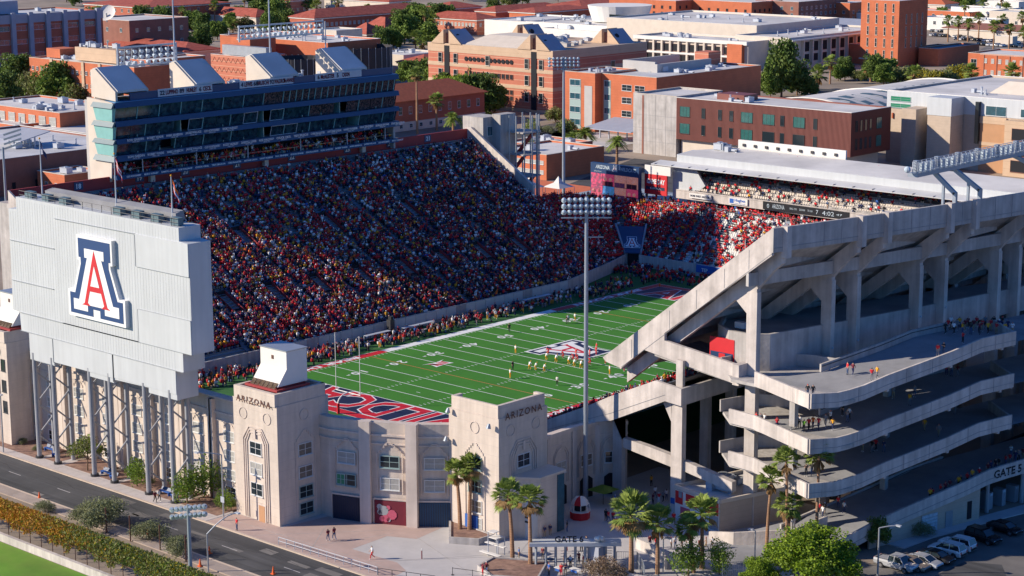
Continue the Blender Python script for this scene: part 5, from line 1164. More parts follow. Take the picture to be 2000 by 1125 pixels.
# flagpoles above the scoreboard
def flag(name, label, x, y, z0, h, fl, base=None):
    t = T(name,label,'flagpole',(x,y,z0),'flagpoles on the scoreboard'); MB().tube((x,y,z0),(x,y,z0+h),.13,.06,n=8).obj('pole','steel_white',t); MB().ball((x,y,z0+h+.1),.14,8,6).obj('finial','cloth_gold',t)
    if fl:
        mb = MB(); n = 6
        for r_ in range(len(fl)):
            for k in range(n):
                def P_(k,r): return (x+.1+k*.13+r*.05, y+.1*math.sin(k*1.2+r*.4)+k*.05, z0+h-.3-r*.33-k*.28)
                mb.add([P_(k,r_),P_(k+1,r_),P_(k+1,r_+1),P_(k,r_+1)],[(0,1,2,3)],r_)
        mb.obj('flag',fl,t)
flag('flagpole','bare flagpole with a dark furled flag at the left end of the scoreboard top',-12.8,-101.2,38.4,8.6,['cloth_navy','cloth_navy','cloth_navy'])
flag('flagpole','middle flagpole with a striped red and white flag above the scoreboard',4.8,-101.2,38.4,8.0,['cloth_red','cloth_white','cloth_red','cloth_white','cloth_red','cloth_navy'])
flag('flagpole','right flagpole with an orange, blue and white flag above the scoreboard',17.2,-101.2,38.4,6.2,['cloth_orange','cloth_orange','cloth_blue','cloth_white','cloth_red'])
# ------------------------------------------------------------ campus buildings behind the stadium
def B(name, label, cat, boxes, wall, roof, par=.5, cap='stone_pale', group=None):
    x = sum(b[0]+b[2] for b in boxes)/2/len(boxes); y = sum(b[1]+b[3] for b in boxes)/2/len(boxes)
    t = T(name,label,cat,(x,y,0),group)
    if wall: block(t,boxes,wall,roof,par=par,cap=cap)
    return t
def pt(px,py,z): p = on(px,py,z); return p.x, p.y
# striped brick hall with gabled corners
t = B('brick_hall','pink and tan striped brick hall with pointed corner gables','building',[(-307,268.7,-244,322,0,22.6)],'brick_pink','roof_white')
mb = MB(); 
for z0,z1 in ((19.6,22.7),(14.4,15.8),(8.2,9.4),(.0,1.2)): mb.box(-307.12,268.58,z0,-243.88,322.1,z1)
mb.obj('stone_band','stone_tan',t)
mb = MB(); mb.add([(-290,270,22.7),(-262,270,22.7),(-262,300,22.7),(-290,300,22.7),(-286,280,26),(-266,280,26),(-266,292,26),(-286,292,26)],[(0,1,5,4),(1,2,6,5),(2,3,7,6),(3,0,4,7),(4,5,6,7)]); mb.obj('upper_roof','stone_pale',t)
def gable(x0,x1,y,dep,z,hh):
    xm = (x0+x1)/2; g = MB(); g.ext([(x0,y,z),(xm-1.4,y,z+hh),(xm-1.4,y,z)],(0,dep,0),0); g.ext([(xm+1.4,y,z),(xm+1.4,y,z+hh),(x1,y,z)],(0,.8,0),0)
    g.ext([(xm+1.4,y+.8,z),(xm+1.4,y+.8,z+hh),(x1,y+.8,z)],(0,dep-.8,0),1); g.box(xm-1.4,y+1.5,z-9,xm+1.4,y+2.2,z+hh*.75,2)
    g.tube((xm+3.2,y+2.4,z+hh*.42),(xm+4.2,y+2.4,z+hh*.55),1.0,n=10,mi=3); g.obj('gable',['stone_tan','bluegrey_precast','brick_dark','interior_dark'],t)
gable(-305,-289,268.2,9,22.7,5.2); gable(-261,-245,268.2,9,22.7,5.4); gable(-260,-246,308,9,22.7,5.2); gable(-300,-288,306,9,22.7,5.)
mb = MB()
for x in (-297,-253): mb.box(x-1.3,268.45,1,x+1.3,268.6,22)
mb.obj('stair_slot','interior_dark',t)
winrow(t,'S',268.58,-288,-263,12,(12.2,),1.3,1.6,'deep'); winrow(t,'S',268.58,-288,-263,12,(6.6,4.4),1.3,1.5,'deep'); 
for i in range(12):
    x = -288+25*(i+.5)/12; MB().tube((x,268.56,17.6),(x,268.45,17.6),.85,n=12).obj('round_window','interior_dark',t)
for x in (-300.5,-292.5,-256.5,-249.5,-276.): winrow(t,'S',268.5,x-1,x+1,1,(17.5,11.5,5.5),1.8,3.4,'slot')
for y in (272,): winrow(t,'E',-243.88,274,280,2,(17,11,5),1.8,3.2,'slot')
MB().box(-243.9,281,1,-243.7,284,15).obj('stair_window','glass_dark',t)
winrow(t,'E',-243.85,300,304,1,(12,),2.2,10,'slot')
units(t,-262,285,-248,306,22.2,9,21,'stucco_grey'); units(t,-286,300,-262,318,22.2,5,22)
for x,y in ((-277,303),(-270,303)): MB().dome((x,y,22.6),2.6,2.4,12,4).obj('roof_dome','galvanised',t)
# orange brick teaching block
t = B('teaching_block','bright orange brick block with pale green window bays in front of the striped hall','building',[(-214,240.8,-200.4,262,0,19.5),(-200.4,244.2,-177,302,0,19.3)],'brick_orange','roof_grey')
for x0,x1,y in ((-212,-206,240.8),(-199.8,-195.8,244.2)):
    MB().box(x0+.4,y-.06,.5,x1-.6,y+.02,17.2).obj('panel_bay','frame_green',t)
    for z in (16,11.5,7,2.8): win(t,'S',y-.06,(x0+x1)/2-.1,z,x1-x0-1.6,1.9,'blue')
mb = MB(); mb.box(-205.,240.7,1.,-201.6,240.82,15.2); mb.obj('louvre_panel','stucco_grey',t)
for z in (15.2,11,6.6,2.4): win(t,'S',244.2,-189.5,z,4.,1.9,'white'); 
win(t,'S',244.2,-184,15.2,4,1.9,'white')
for z in (11,6.6): win(t,'S',244.2,-181,z,3.4,1.9,'white') if False else None
units(t,-212,246,-202,258,19,7,31,'bluegrey_precast'); units(t,-196,262,-180,298,18.8,9,32)
mb = MB(); mb.box(-206,262,18.8,-192,263,22.3); mb.box(-206,263,18.8,-205,292,22.3); mb.box(-192.,262,18.8,-191,292,21.6); mb.obj('roof_screen','stucco_grey',t)
MB().box(-199,293,18.8,-193,300,23.5).obj('penthouse','brick_pink',t)
# maroon panel hall with concrete end
t = T('panel_hall','long maroon metal clad hall with a plain concrete end block','building',(-115,220,0))
block(t,[(-158.7,210,-141.9,233,0,18.4)],'concrete_grey','roof_white',cap='stone_pale')
mb = MB(); w_ = MB(); 
mb.box(-141.8,209.9,5.7,-79.7,210.3,18.2); mb.box(-80.1,210.3,5.7,-79.7,230.6,18.2); mb.box(-141.8,230.2,5.7,-80.1,230.6,18.2); mb.obj('wall','maroon_metal',t)
mb = MB()
for i in range(150):
    x = -141.5+i*.412; mb.box(x,209.8,5.7,x+.09,209.9,18.2)
for i in range(50):
    y = 210.2+i*.41; mb.box(-79.7,y,5.7,-79.6,y+.09,18.2)
mb.obj('cladding_fins','maroon_metal',t)
MB().box(-141.7,210.3,17.4,-80.1,230.2,17.8).obj('roof','roof_white',t); mb = MB(); mb.box(-141.8,209.8,18.2,-79.6,210.4,18.35); mb.box(-80.2,210.4,18.2,-79.6,230.7,18.35); mb.obj('coping','stucco_white',t)
MB().box(-141,211.5,0,-83,229.5,5.65).obj('ground_floor','stone_pale',t)
for z in (14.2,9.1):
    for x,w in ((-138.5,3.6),(-131.5,1.2),(-125.4,1.2),(-121.2,1.2),(-115.6,4),(-107.8,4.),(-103.,1.2),(-97.2,3.8),(-91.6,1.2)): win(t,'S',209.8,x,z,w,2.9,'teal' if w > 2 and (x*z) % 3 > 1 else 'dark')
    for y,w in ((212.6,.95),(215,.95),(217.4,.95),(219.8,.95),(224.2,2.6)): win(t,'E',-79.6,y,z,w,3.0,'dark' if w < 2 else 'teal')
mb = MB(); mb.box(-155.2,209.92,0,-154.5,210.02,18); mb.obj('joint','brick_dark',t)
mb = MB()
for z in (4,8,12): mb.box(-158.7,209.97,z,-142,210.,z+.06)
for x in (-150,-146): mb.box(x,209.97,0,x+.06,210.,18)
mb.obj('panel_joint','deck_concrete',t)
units(t,-139,214,-118,226,17.8,6,41); MB().box(-132,217,17.8,-122,224,19.6).obj('roof_screen','maroon_metal',t)
# barrel roofed gym
t = T('gym','old gym under a wide pale barrel roof lettered BEAR DOWN','building',(-140,325,0))
mb = MB(); xa, xb, ya, yb = -170,-121,286,371; n = 20; pr = []
for i in range(n+1): a = math.pi*(.18+.64*i/n); pr.append((xa+(xb-xa)*(1-math.cos(a)/math.cos(math.pi*.18))/2, 5.2+6.2*(math.sin(a)-math.sin(math.pi*.18))/(1-math.sin(math.pi*.18))))
for (x0,z0),(x1,z1) in zip(pr[:-1],pr[1:]): mb.add([(x0,ya,z0),(x1,ya,z1),(x1,yb,z1),(x0,yb,z0)],[(0,1,2,3)])
mb.obj('roof','roof_white',t,smooth=True)
for yy in (ya,ya+38,yb):
    mb = MB()
    for (x0,z0),(x1,z1) in zip(pr[:-1],pr[1:]): mb.beam((x0,yy,z0+.15),(x1,yy,z1+.15),.7,.35)
    mb.obj('roof_rib','stucco_white',t)
mb = MB(); mb.ext([(x,ya+.1,z) for x,z in pr]+[(xb,ya+.1,0),(xa,ya+.1,0)],(0,yb-ya-.2,0)) ; mb.v = [(p[0],p[1],p[2]-.08) for p in mb.v]; mb.obj('wall','brick_red',t)
vs, fs = textgeo('BEAR DOWN',1.,.02,.0); mb = MB(); xs = [p[0] for p in vs]; w_ = max(xs)-min(xs)
def barrel(s,tt):  # s along +y, tt across the vault
    k = (tt)*n; i = min(n-1,max(0,int(k))); f = k-i; x = pr[i][0]+(pr[i+1][0]-pr[i][0])*f; z = pr[i][1]+(pr[i+1][1]-pr[i][1])*f; return (x,s,z+.12)
mb.add([barrel(290+(p[0]-min(xs))/w_*68,.76-.34*(p[1])/.7*1.0) for p in vs],fs); mb.obj('lettering','louvre',t)
# white banded science building at the right
t = T('science_building','tan block building with a white metal top storey and a wide white roof','building',(-60,265,0))
block(t,[(-90,245,-30,305,0,21.1)],'block_tan','roof_white',cap='stucco_white')
mb = MB(); mb.box(-90.15,244.85,16.,-29.9,245,21.1); mb.box(-90.15,245,16,-90,305,21.1); mb.obj('metal_band','panel_grey',t)
mb = MB(); mb.box(-80,236.8,0,-75.2,244.8,17.2); mb.box(-72,237.8,0,-64.4,244.8,15.9); mb.obj('stair_tower','block_tan',t)
mb = MB(); mb.box(-72.15,237.65,15.9,-64.25,244.84,21.05); mb.obj('tower_top','panel_grey',t)
MB().box(-60,243.6,8,-58.9,244.84,20).obj('glass_strip','glass_dark',t)
win(t,'S',244.84,-85.4,18.9,6.6,1.2,'greenpane'); win(t,'S',244.84,-85.4,16.9,6.6,1.0,'greenpane'); win(t,'S',244.84,-54.,17.6,6.4,2.6,'blue'); win(t,'S',244.84,-43,17.6,6.4,2.2,'blue')
for x in (-88,-84,-80.9): MB().box(x-.2,244.5,13,x+.2,245,14.6).obj('fin','brick_orange',t)
mb = MB(); mb.box(-58.8,244.6,0,-50.6,244.99,15.8); mb.obj('orange_panel','brick_sand',t); mb = MB(); mb.box(-58.9,244.5,7.6,-50.5,244.62,8.6); mb.box(-58.9,244.5,13.9,-50.5,244.62,15.9); mb.obj('concrete_band','stone_tan',t)
MB().box(-49,241,0,-30,244.8,15.7).obj('bay','stone_tan',t)
for z in (3.,7.5,12): win(t,'S',241,-43.8,z,5.6,3.2,'deep'); win(t,'S',241,-35.8,z,5.6,3.2,'deep')
mb = MB(); mb.add([(-66,262,20.6),(-50,262,20.6),(-50,275,20.6),(-66,275,20.6),(-62,266,24),(-52,266,24),(-52,275,24),(-62,275,24)],[(0,1,5,4),(1,2,6,5),(2,3,7,6),(3,0,4,7),(4,5,6,7)]); mb.obj('roof_monitor','stone_pale',t)
mb = MB(); mb.add([(-50,280,20.6),(-34,280,20.6),(-34,293,20.6),(-50,293,20.6),(-46,284,23.6),(-36,284,23.6),(-36,293,23.6),(-46,293,23.6)],[(0,1,5,4),(1,2,6,5),(2,3,7,6),(3,0,4,7),(4,5,6,7)]); mb.obj('roof_monitor','stone_pale',t)
units(t,-75,255,-60,262,20.6,5,51); 
# red brick tower
t = B('brick_tower','tall red-orange brick tower with thin vertical window strips','tower',[(-268,505,-248.2,529,0,29.2)],'brick_orange','roof_grey',cap='stone_pale')
for x in (-264.2,-259.8,-255.4,-251.2):
    for z in (26,20.8,15.6,10.4,5.2): win(t,'S',504.96,x,z,.8,3.6,'slot')
for y in (511,515.5,520,524.5):
    for z in (21,15.6,10.4): win(t,'E',-248.16,y,z,.7,4.0,'slot')
mb = MB(); mb.box(-268.3,504.6,2.6,-248,505,3.2); mb.obj('base_band','stone_pale',t)
t = B('annex','low brick annex with a dark blue roof beside the brick tower','building',[(-246,519,-236,555,0,7.8),(-252,523,-246,545,0,7.6)],'brick_orange','roof_blue')
t = B('annex','small orange brick annex left of the brick tower behind a red tree','building',[(-276,508,-268.2,522,0,8.8)],'brick_orange','roof_grey')
# brick classroom building, far right
t = B('classroom_building','orange brick classroom building with pairs of white windows at the right edge','building',[(-202,486,-150,512,0,10.2),(-196,485.4,-150,486,0,9.9)],'brick_orange','roof_white')
winrow(t,'S',485.35,-195,-165,9,(7.4,2.6),1.2,1.7,'pale'); win(t,'S',486,-199.2,6.2,2.6,3.,'white')
for i in range(6): MB().box(-194+i*6.-.15,485.2,0,-194+i*6.+.15,485.4,9.8).obj('pilaster','brick_dark',t)
# library complex
t = B('library','long pale library with a deep concrete arcade and ribbed east side','building',[(-352,447,-288,470,0,12.6),(-395,478,-306,545,0,17.2),(-306,462,-277,545,0,14.)],'stone_pale','roof_white',par=.7,cap='stucco_white')
mb = MB()
for i in range(13): x = -350+i*4.8; mb.box(x-.5,446.0,0,x+.5,447,11.2)
mb.obj('arcade_pier','stone_pale',t)
winrow(t,'S',446.9,-350,-292,12,(3.2,8.2),3.4,3.2,'deep')
mb = MB(); mb.box(-352,445.8,11.2,-288,447,12.8); mb.box(-352,445.9,5.4,-292,446.9,6.2); mb.obj('arcade_beam','stucco_white',t)
MB().box(-298,445,0,-290,447,11.5).obj('brick_panel','brick_orange',t)
for i in range(10):
    y = 472+i*7; MB().box(-277,y-.4,2,-275.6,y+.4,12.6).obj('fin','stone_pale',t); win(t,'E',-276.96,y+3.5,9.5,4.2,4,'deep'); win(t,'E',-276.96,y+3.5,4.6,4.2,3,'deep')
MB().box(-277.5,462,12.6,-275,545,13.2).obj('sunshade','stucco_white',t); MB().box(-283,536,0,-276,550,15).obj('brick_panel','brick_red',t)
units(t,-345,450,-300,466,12,9,61); units(t,-390,482,-312,540,16.5,14,62); units(t,-303,470,-280,540,13.4,9,63)
# solar canopies and the white store
def solar(label, px, py, w, d, z):
    x, y = pt(px,py,z); t = T('solar_canopy',label,'canopy',(x-w/2,y+d/2,0),'solar canopies over the parking'); mb = MB(); mb.ext([(x-w,y,z-.4),(x,y,z-.4),(x,y,z-.15),(x-w,y,z-.15)],(0,d,2.0)); mb.obj('solar_roof','bluegrey_precast',t)
    mb = MB()
    for i in range(6): a = x-w+.5+(w-1)*i/5; mb.tube((a,y+d/2,0),(a,y+d/2,z+.6),.25,n=6)
    mb.obj('post','steel_white',t)
solar('long grey solar canopy left of the brick tower',1684,52,70,26,6.5); solar('brown slatted canopy behind the lift tower',1232,258,20,16,4.2)
solar('tilted brown slatted canopy at the left edge among low white roofs',40,275,14,10,12)
def fb(name,label,cat,px,py,h,w,d,wall,roof,hip=0,wn=None,cap='stucco_white',base=0,seed=0,nu=0,wz=None,style='white'):
    """box building by its south-east roof corner as seen in the photograph"""
    x, y = pt(px,py,h); t = T(name,label,cat,(x-w/2,y+d/2,0))
    if hip:
        mb = MB(); mb.box(x-w,y,0,x,y+d,h); mb.obj('wall',wall,t); mb = MB(); hiproof(mb,x-w,y,x,y+d,h,hip,.9); mb.obj('roof',roof,t); mb = MB(); mb.box(x-w-.5,y-.5,h-.9,x+.5,y+d+.5,h-.26); mb.obj('eave','stucco_white',t)
    else: block(t,[(x-w,y,x,y+d,0,h)],wall,roof,cap=cap)
    if wn:
        ns, ne = wn; zs = wz or [3+3.6*i for i in range(int((h-2)//3.6))]
        if ns: winrow(t,'S',y-.02,x-w+1,x-1,ns,zs,min(1.5,w/ns*.5),1.7,style)
        if ne: winrow(t,'E',x+.02,y+1,y+d-1,ne,zs,min(1.5,d/ne*.5),1.7,style)
    if nu: units(t,x-w+2,y+2,x-2,y+d-2,h-.5,nu,seed)
    return t
fb('campus_hall','long brick hall with a red tiled hip roof and white pilasters, top left of centre','building',614,35,10.5,20,88,'brick_red','roof_tile_red',4,(5,26),style='pale')
fb('campus_hall','white walled hall with a bright red tiled roof behind the palms, upper left','building',500,33,7,48,16,'stone_pale','roof_tile_red',4,(12,0),style='pale')
fb('campus_hall','large brick hall with a dark red roof and tall porch at the top left corner','building',287,14,13,60,60,'brick_red','roof_tile_red',4,(9,9))
fb('campus_hall','low salmon brick hall with red hip roof and a row of white windows, top centre','building',931,38,8.5,40,18,'brick_pink','roof_tile_red',3,(14,4),wz=[5.4],style='pale')
fb('campus_hall','small salmon hall with a red gabled roof behind the long red roofed hall','building',880,16,9,22,26,'brick_pink','roof_tile_red',3,(7,5),wz=[5.])
fb('campus_hall','flat white roofed red building between the red roofed halls, top centre','building',968,22,8,16,60,'brick_red','roof_tile_red',2.5,(3,12))
fb('campus_hall','distant red roofed hall at the very top, left of centre','building',760,3,9,60,18,'stone_pale','roof_tile_red',3,(10,3))
fb('campus_hall','tiny far hall with red roof at the very top beside the hall with pilasters','building',560,1,9,30,18,'brick_pink','roof_tile_red',3,(6,3))
fb('villa','dark brick villa with pointed pyramid roofs below the long red roofed hall','house',716,66,7.5,13,12,'brick_dark','roof_tile_red',5,(3,3))
fb('villa','second dark brick villa with a pointed roof and dormer beside the first','house',752,54,7.5,16,12,'brick_dark','roof_tile_red',5,(3,3))
fb('lecture_hall','low beige hall with curved white roofs behind the pressbox end','building',788,108,8,22,24,'stone_pale','roof_white',0,(0,0),nu=4,seed=3)
fb('villa','small orange brick house with a red gable behind the pressbox','house',828,124,6,16,20,'brick_orange','roof_tile_red',3,(2,4))
t = T('red_roof_hall','brick hall with a bright red hip roof right of the pressbox','building',(-258,215,0))
mb = MB(); mb.box(-268,176,0,-250.5,240,10.2); mb.obj('wall','brick_red',t); mb = MB(); hiproof(mb,-268,176,-250.5,240,10.2,4.8,1.); mb.obj('roof','roof_tile_orange',t); mb = MB(); mb.box(-268.2,175.8,0,-250.3,240.2,3.); mb.obj('base_band','stone_pale',t)
winrow(t,'E',-250.5,178,239,13,(6.8,),1.3,2.4,'white'); winrow(t,'E',-250.3,178,239,13,(1.6,),1.3,1.2,'white')
# low brick building with stripe windows and the orange roof near the video board
t = B('low_brick_building','low brick building with window strips and a grey roof beside a date palm','building',[(-161,149,-140,174,0,7.2)],'brick_orange','roof_white')
winrow(t,'S',149,-160,-141,7,(4.9,2.2),2.4,.9,'pale'); units(t,-158,153,-143,170,6.7,3,71)
t = B('low_brick_building','brick store behind the low striped brick building','building',[(-178,172,-158,190,0,5.6)],'brick_red','roof_white'); units(t,-176,175,-160,188,5.1,5,72)
tag(MB().ext([(-122,96,4.0),(-84,96,4.0),(-84,96,3.6),(-122,96,3.6)],(0,22,2.2)).obj('orange_roof','roof_tile_orange'),'flat orange roof behind the far video screen','roof')
# ---- left side
t = B('lab_building','grey concrete ribbed laboratory with brick bands and teal windows, left edge','building',[(-540,170,-504,262,0,27)],'brick_red','roof_grey',cap=None)
for i in range(11):
    y = 172+i*8.7; MB().box(-504,y-1.,0,-502.6,y+1.,28.2).obj('rib','bluegrey_precast',t)
    if i < 10:
        for z in (21.5,15.8,10.,4.4): win(t,'E',-504,y+4.35,z,5.4,1.9,'blue')
mb = MB(); mb.box(-504.05,170,23.6,-503.6,262,27.4); mb.obj('top_band','bluegrey_precast',t)
mb = MB(); mb.box(-530,190,27,-512,206,34); mb.box(-530,214,27,-515,226,32.5); mb.obj('penthouse','bluegrey_precast',t); units(t,-538,175,-508,258,26.6,10,81)
t = fb('brick_annex','dark brick annex with open balconies under a large white dish','building',252,41,20,34,34,'brick_dark','roof_white',0,(3,5),wz=[15.5,9.5],style='blue')
dx, dy = pt(208,30,23); dd = T('satellite_dish','large white satellite dish tilted skyward on the brick annex roof','dish',(dx,dy,20)); mb = MB(); mb.dome((0,0,0),4.2,1.1,20,4); M4 = (-Vector((.45,-.75,.62))).to_track_quat('Z','Y').to_matrix().to_4x4(); M5 = Matrix.Identity(4)
mb.v = [tuple((M5@M4@Vector(p))+Vector((dx,dy,24.2))) for p in mb.v]; mb.obj('reflector','stucco_white',dd); MB().tube((dx,dy,20),(dx,dy,24),.35,n=8).obj('mount','galvanised',dd)
fb('villa','small brick house with orange hip roof right of the dish building','house',298,64,9,20,16,'brick_dark','roof_tile_orange',3,(3,3))
t = B('chemistry_building','orange brick building topped by white vents and a tan penthouse','building',[(-433,176,-366,192,0,16.1)],'brick_orange','roof_white',cap='stone_pale')
winrow(t,'S',175.9,-432,-368,22,(12.2,7.4),1.0,1.3,'white'); MB().box(-411,182,16,-385,190,21).obj('penthouse','stone_tan',t); units(t,-431,178,-412,190,15.6,12,91); units(t,-384,178,-368,190,15.6,12,92); units(t,-410,183,-386,189,21,9,93)
for x in (-418,-397.6,-387): MB().box(x-.8,175.6,0,x+.8,176,16.3).obj('pilaster','stone_tan',t)
MB().box(-430,182,16,-421,190,19.5).obj('penthouse','brick_orange',t)
fb('brick_block','plain dark brick block behind the first concrete fin','building',292,118,18,12,26,'brick_orange','roof_white',0,None)
fb('campus_hall','dark red roofed arcade hall behind the left lamp rack','building',360,100,9,60,20,'stone_pale','roof_tile_red',3,(12,3))
t = B('workshop','low orange brick workshop with big white windows, left edge','building',[(-345,94.6,-295,121,0,12)],'brick_orange','roof_white')
winrow(t,'S',94.5,-330,-296,6,(9.,),3.4,2.6,'pale'); units(t,-342,97,-298,118,11.5,16,101)
t = fb('stone_building','low grey stone building with small arched windows left of the pressbox','building',178,262,8,30,18,'deck_concrete','roof_white',0,(5,0),wz=[4.5],style='deep')
t = B('long_low_building','long dark brick building with a wide grey and white roof behind the western palms','building',[(-292,0,-231,78,0,10)],'brick_dark','roof_grey',cap='stucco_white'); units(t,-288,30,-236,74,9.5,16,102)
winrow(t,'E',-231,2,76,10,(2.4,),1.2,2.,'deep')
t = B('shed','small orange brick shed with a white roof below the western palms','building',[(-228,40.9,-215.4,54,0,6.2)],'brick_orange','roof_white'); winrow(t,'S',40.85,-226,-217,2,(2.6,),1.1,2.,'white'); winrow(t,'E',-215.4,42,53,4,(3.4,),.9,.8,'deep'); units(t,-226,43,-218,51,5.7,2,103)
t = fb('flat_roof_building','low flat roofed building with scattered pipes at the left edge','building',60,330,6,60,16,'stone_pale','roof_white',0,None,nu=12,seed=104)
fb('warehouse','wide low white roofed building at the left edge behind the brown canopy','building',30,245,8,50,20,'brick_orange','roof_white',0,None,nu=9,seed=105)
# theatre with quilted brick, black drum screens
t = fb('theatre','pink quilted brick theatre with an orange corner block','building',484,112,12,24,20,'brick_pink','roof_white',0,None)
x, y = pt(484,112,12)
mb = MB()
for i in range(8):
    for j in range(3): xx = x-23+i*3; mb.beam((xx,y-.06,1+j*4),(xx+1.5,y-.06,3+j*4),.12,.08); mb.beam((xx+1.5,y-.06,3+j*4),(xx+3,y-.06,1+j*4),.12,.08)
mb.obj('brick_relief','brick_dark',t); MB().box(x-27,y+8,0,x-8,y+22,19).obj('corner_block','brick_orange',t); MB().box(x-20,y+3,12,x+8,y+6,16).obj('metal_screen','galvanised',t)
fb('theatre','orange brick stage house with a long white roof full of ducts behind the second fin','building',640,84,17,70,30,'brick_orange','roof_white',0,None,nu=20,seed=111)
fb('fly_tower','plain beige block beside the right lamp rack','building',657,60,16,16,16,'stone_pale','roof_grey',0,None)
for px,py,r_,h,l in ((585,112,11,15,'black mesh drum screening equipment between the third and fourth fins'),(700,90,14,15,'larger black mesh drum screen behind the fourth fin')):
    x, y = pt(px,py,h); t = T('screen_drum',l,'screen',(x,y,0),'black mesh drum screens'); mb = MB(); mb.tube((x,y,0),(x,y,h),r_,n=28,cap=False); mb.tube((x,y,0),(x,y,h-4),r_-.6,n=28); mb.obj('mesh_screen','black_mesh',t)
    mb = MB()
    for k in range(28): a = 2*math.pi*k/28; mb.tube((x+(r_+.05)*math.cos(a),y+(r_+.05)*math.sin(a),0),(x+(r_+.05)*math.cos(a),y+(r_+.05)*math.sin(a),h+.3),.1,n=5)
    mb.obj('screen_post','galvanised',t)
# ---- white student centre, top middle
t = fb('student_centre','white terraced building with a round drum and many roof vents, top centre','building',1330,60,12,100,60,'stucco_white','roof_white',0,None,nu=26,seed=121)
x, y = pt(1330,60,12); MB().tube((x-66,y+34,12),(x-66,y+34,20),14,16.5,n=28).obj('drum','stucco_white',t); MB().box(x-58,y+16,12,x-44,y+17,16.5).obj('glazing','glass_dark',t)
fb('student_centre','low white wing with roof terraces left of the round drum','building',1110,48,9,60,50,'stucco_white','roof_white',0,None,nu=14,seed=122)
fb('student_centre','narrow white wing with skylights in front of the library','building',1240,66,10,60,20,'stucco_white','roof_white',0,None,nu=9,seed=123)
fb('campus_hall','long dark red roof behind the white drum, top centre','building',1136,14,9,30,110,'brick_orange','roof_tile_red',3,None)
fb('campus_hall','short dark red roof left of the white terraces','building',1045,24,9,20,50,'brick_orange','roof_tile_red',2,None)
fb('campus_hall','orange brick building with tall dark window slots above the library','building',1468,5,14,60,30,'brick_orange','roof_white',0,(9,6),wz=[9,5],style='deep')
fb('campus_hall','orange brick hall at the very top, right of centre','building',1320,2,14,50,26,'brick_orange','roof_white',0,(8,4),style='deep')
fb('campus_hall','dark brick hall with blue windows above the library, right','building',1560,4,14,30,50,'brick_dark','roof_white',0,(4,10),style='blue')
fb('campus_hall','orange brick hall left of the top of the brick tower','building',1660,6,12,26,26,'brick_orange','roof_white',0,(4,4))
fb('store','long low white windowless store behind the solar canopy','building',1690,26,6,110,20,'stucco_white','roof_white',0,None,nu=8,seed=131)
fb('house','white two storey house with small windows behind the parked cars','house',1942,40,7,46,16,'stucco_white','roof_white',0,(8,2),wz=[4.2],nu=3,seed=132)
fb('house','white stepped house above the two storey white house, top right','house',1966,18,9,36,16,'stucco_white','roof_white',0,(5,2),wz=[5],nu=3,seed=133)
fb('house','orange brick apartment row with arches beside the brick tower, top right','house',1898,24,7,50,16,'brick_orange','roof_white',0,(9,2),wz=[4.2])
fb('house','tan stucco block at the right edge, top corner','house',2040,26,9,34,20,'stone_pale','roof_white',0,(3,3))
fb('house','small house with orange tiled roof right of the brick tower top','house',1845,8,6,30,16,'stone_pale','roof_tile_orange',3,(4,2))
fb('house','low house with a brown roof between palms at the right edge','house',2010,62,5,50,18,'stone_pale','brick_dark',2.5,(5,2))
fb('house','pale flat house behind the hedge at the very top right','house',1990,4,7,30,14,'stucco_white','roof_white',0,(4,2))
fb('kiosk','small tan box building among the parked cars at the right','building',1978,72,4,10,5,'stone_pale','roof_white',0,None)
# parking lot, far right, and streets
x0, y0 = pt(1800,100,0); x1, y1 = pt(2080,60,0)
ST('parking_lot',[(-245,560),(-120,530),(-80,700),(-330,760)],.02,'asphalt_worn')
ST('road',[(-520,390),(-150,392),(-60,398),(-60,412),(-150,406),(-520,404)],.015,'asphalt')
ST('road',[(-210,150),(-196,150),(-226,330),(-240,330)],.015,'asphalt'); ST('path',[(-215,330),(-226,330),(-190,150),(-180,150),(-170,240),(-214,240)],.02,'plaza_grey')
ST('road',[(-118,125),(-60,125),(-60,150),(-140,200),(-150,200),(-128,140)],.02,'asphalt')
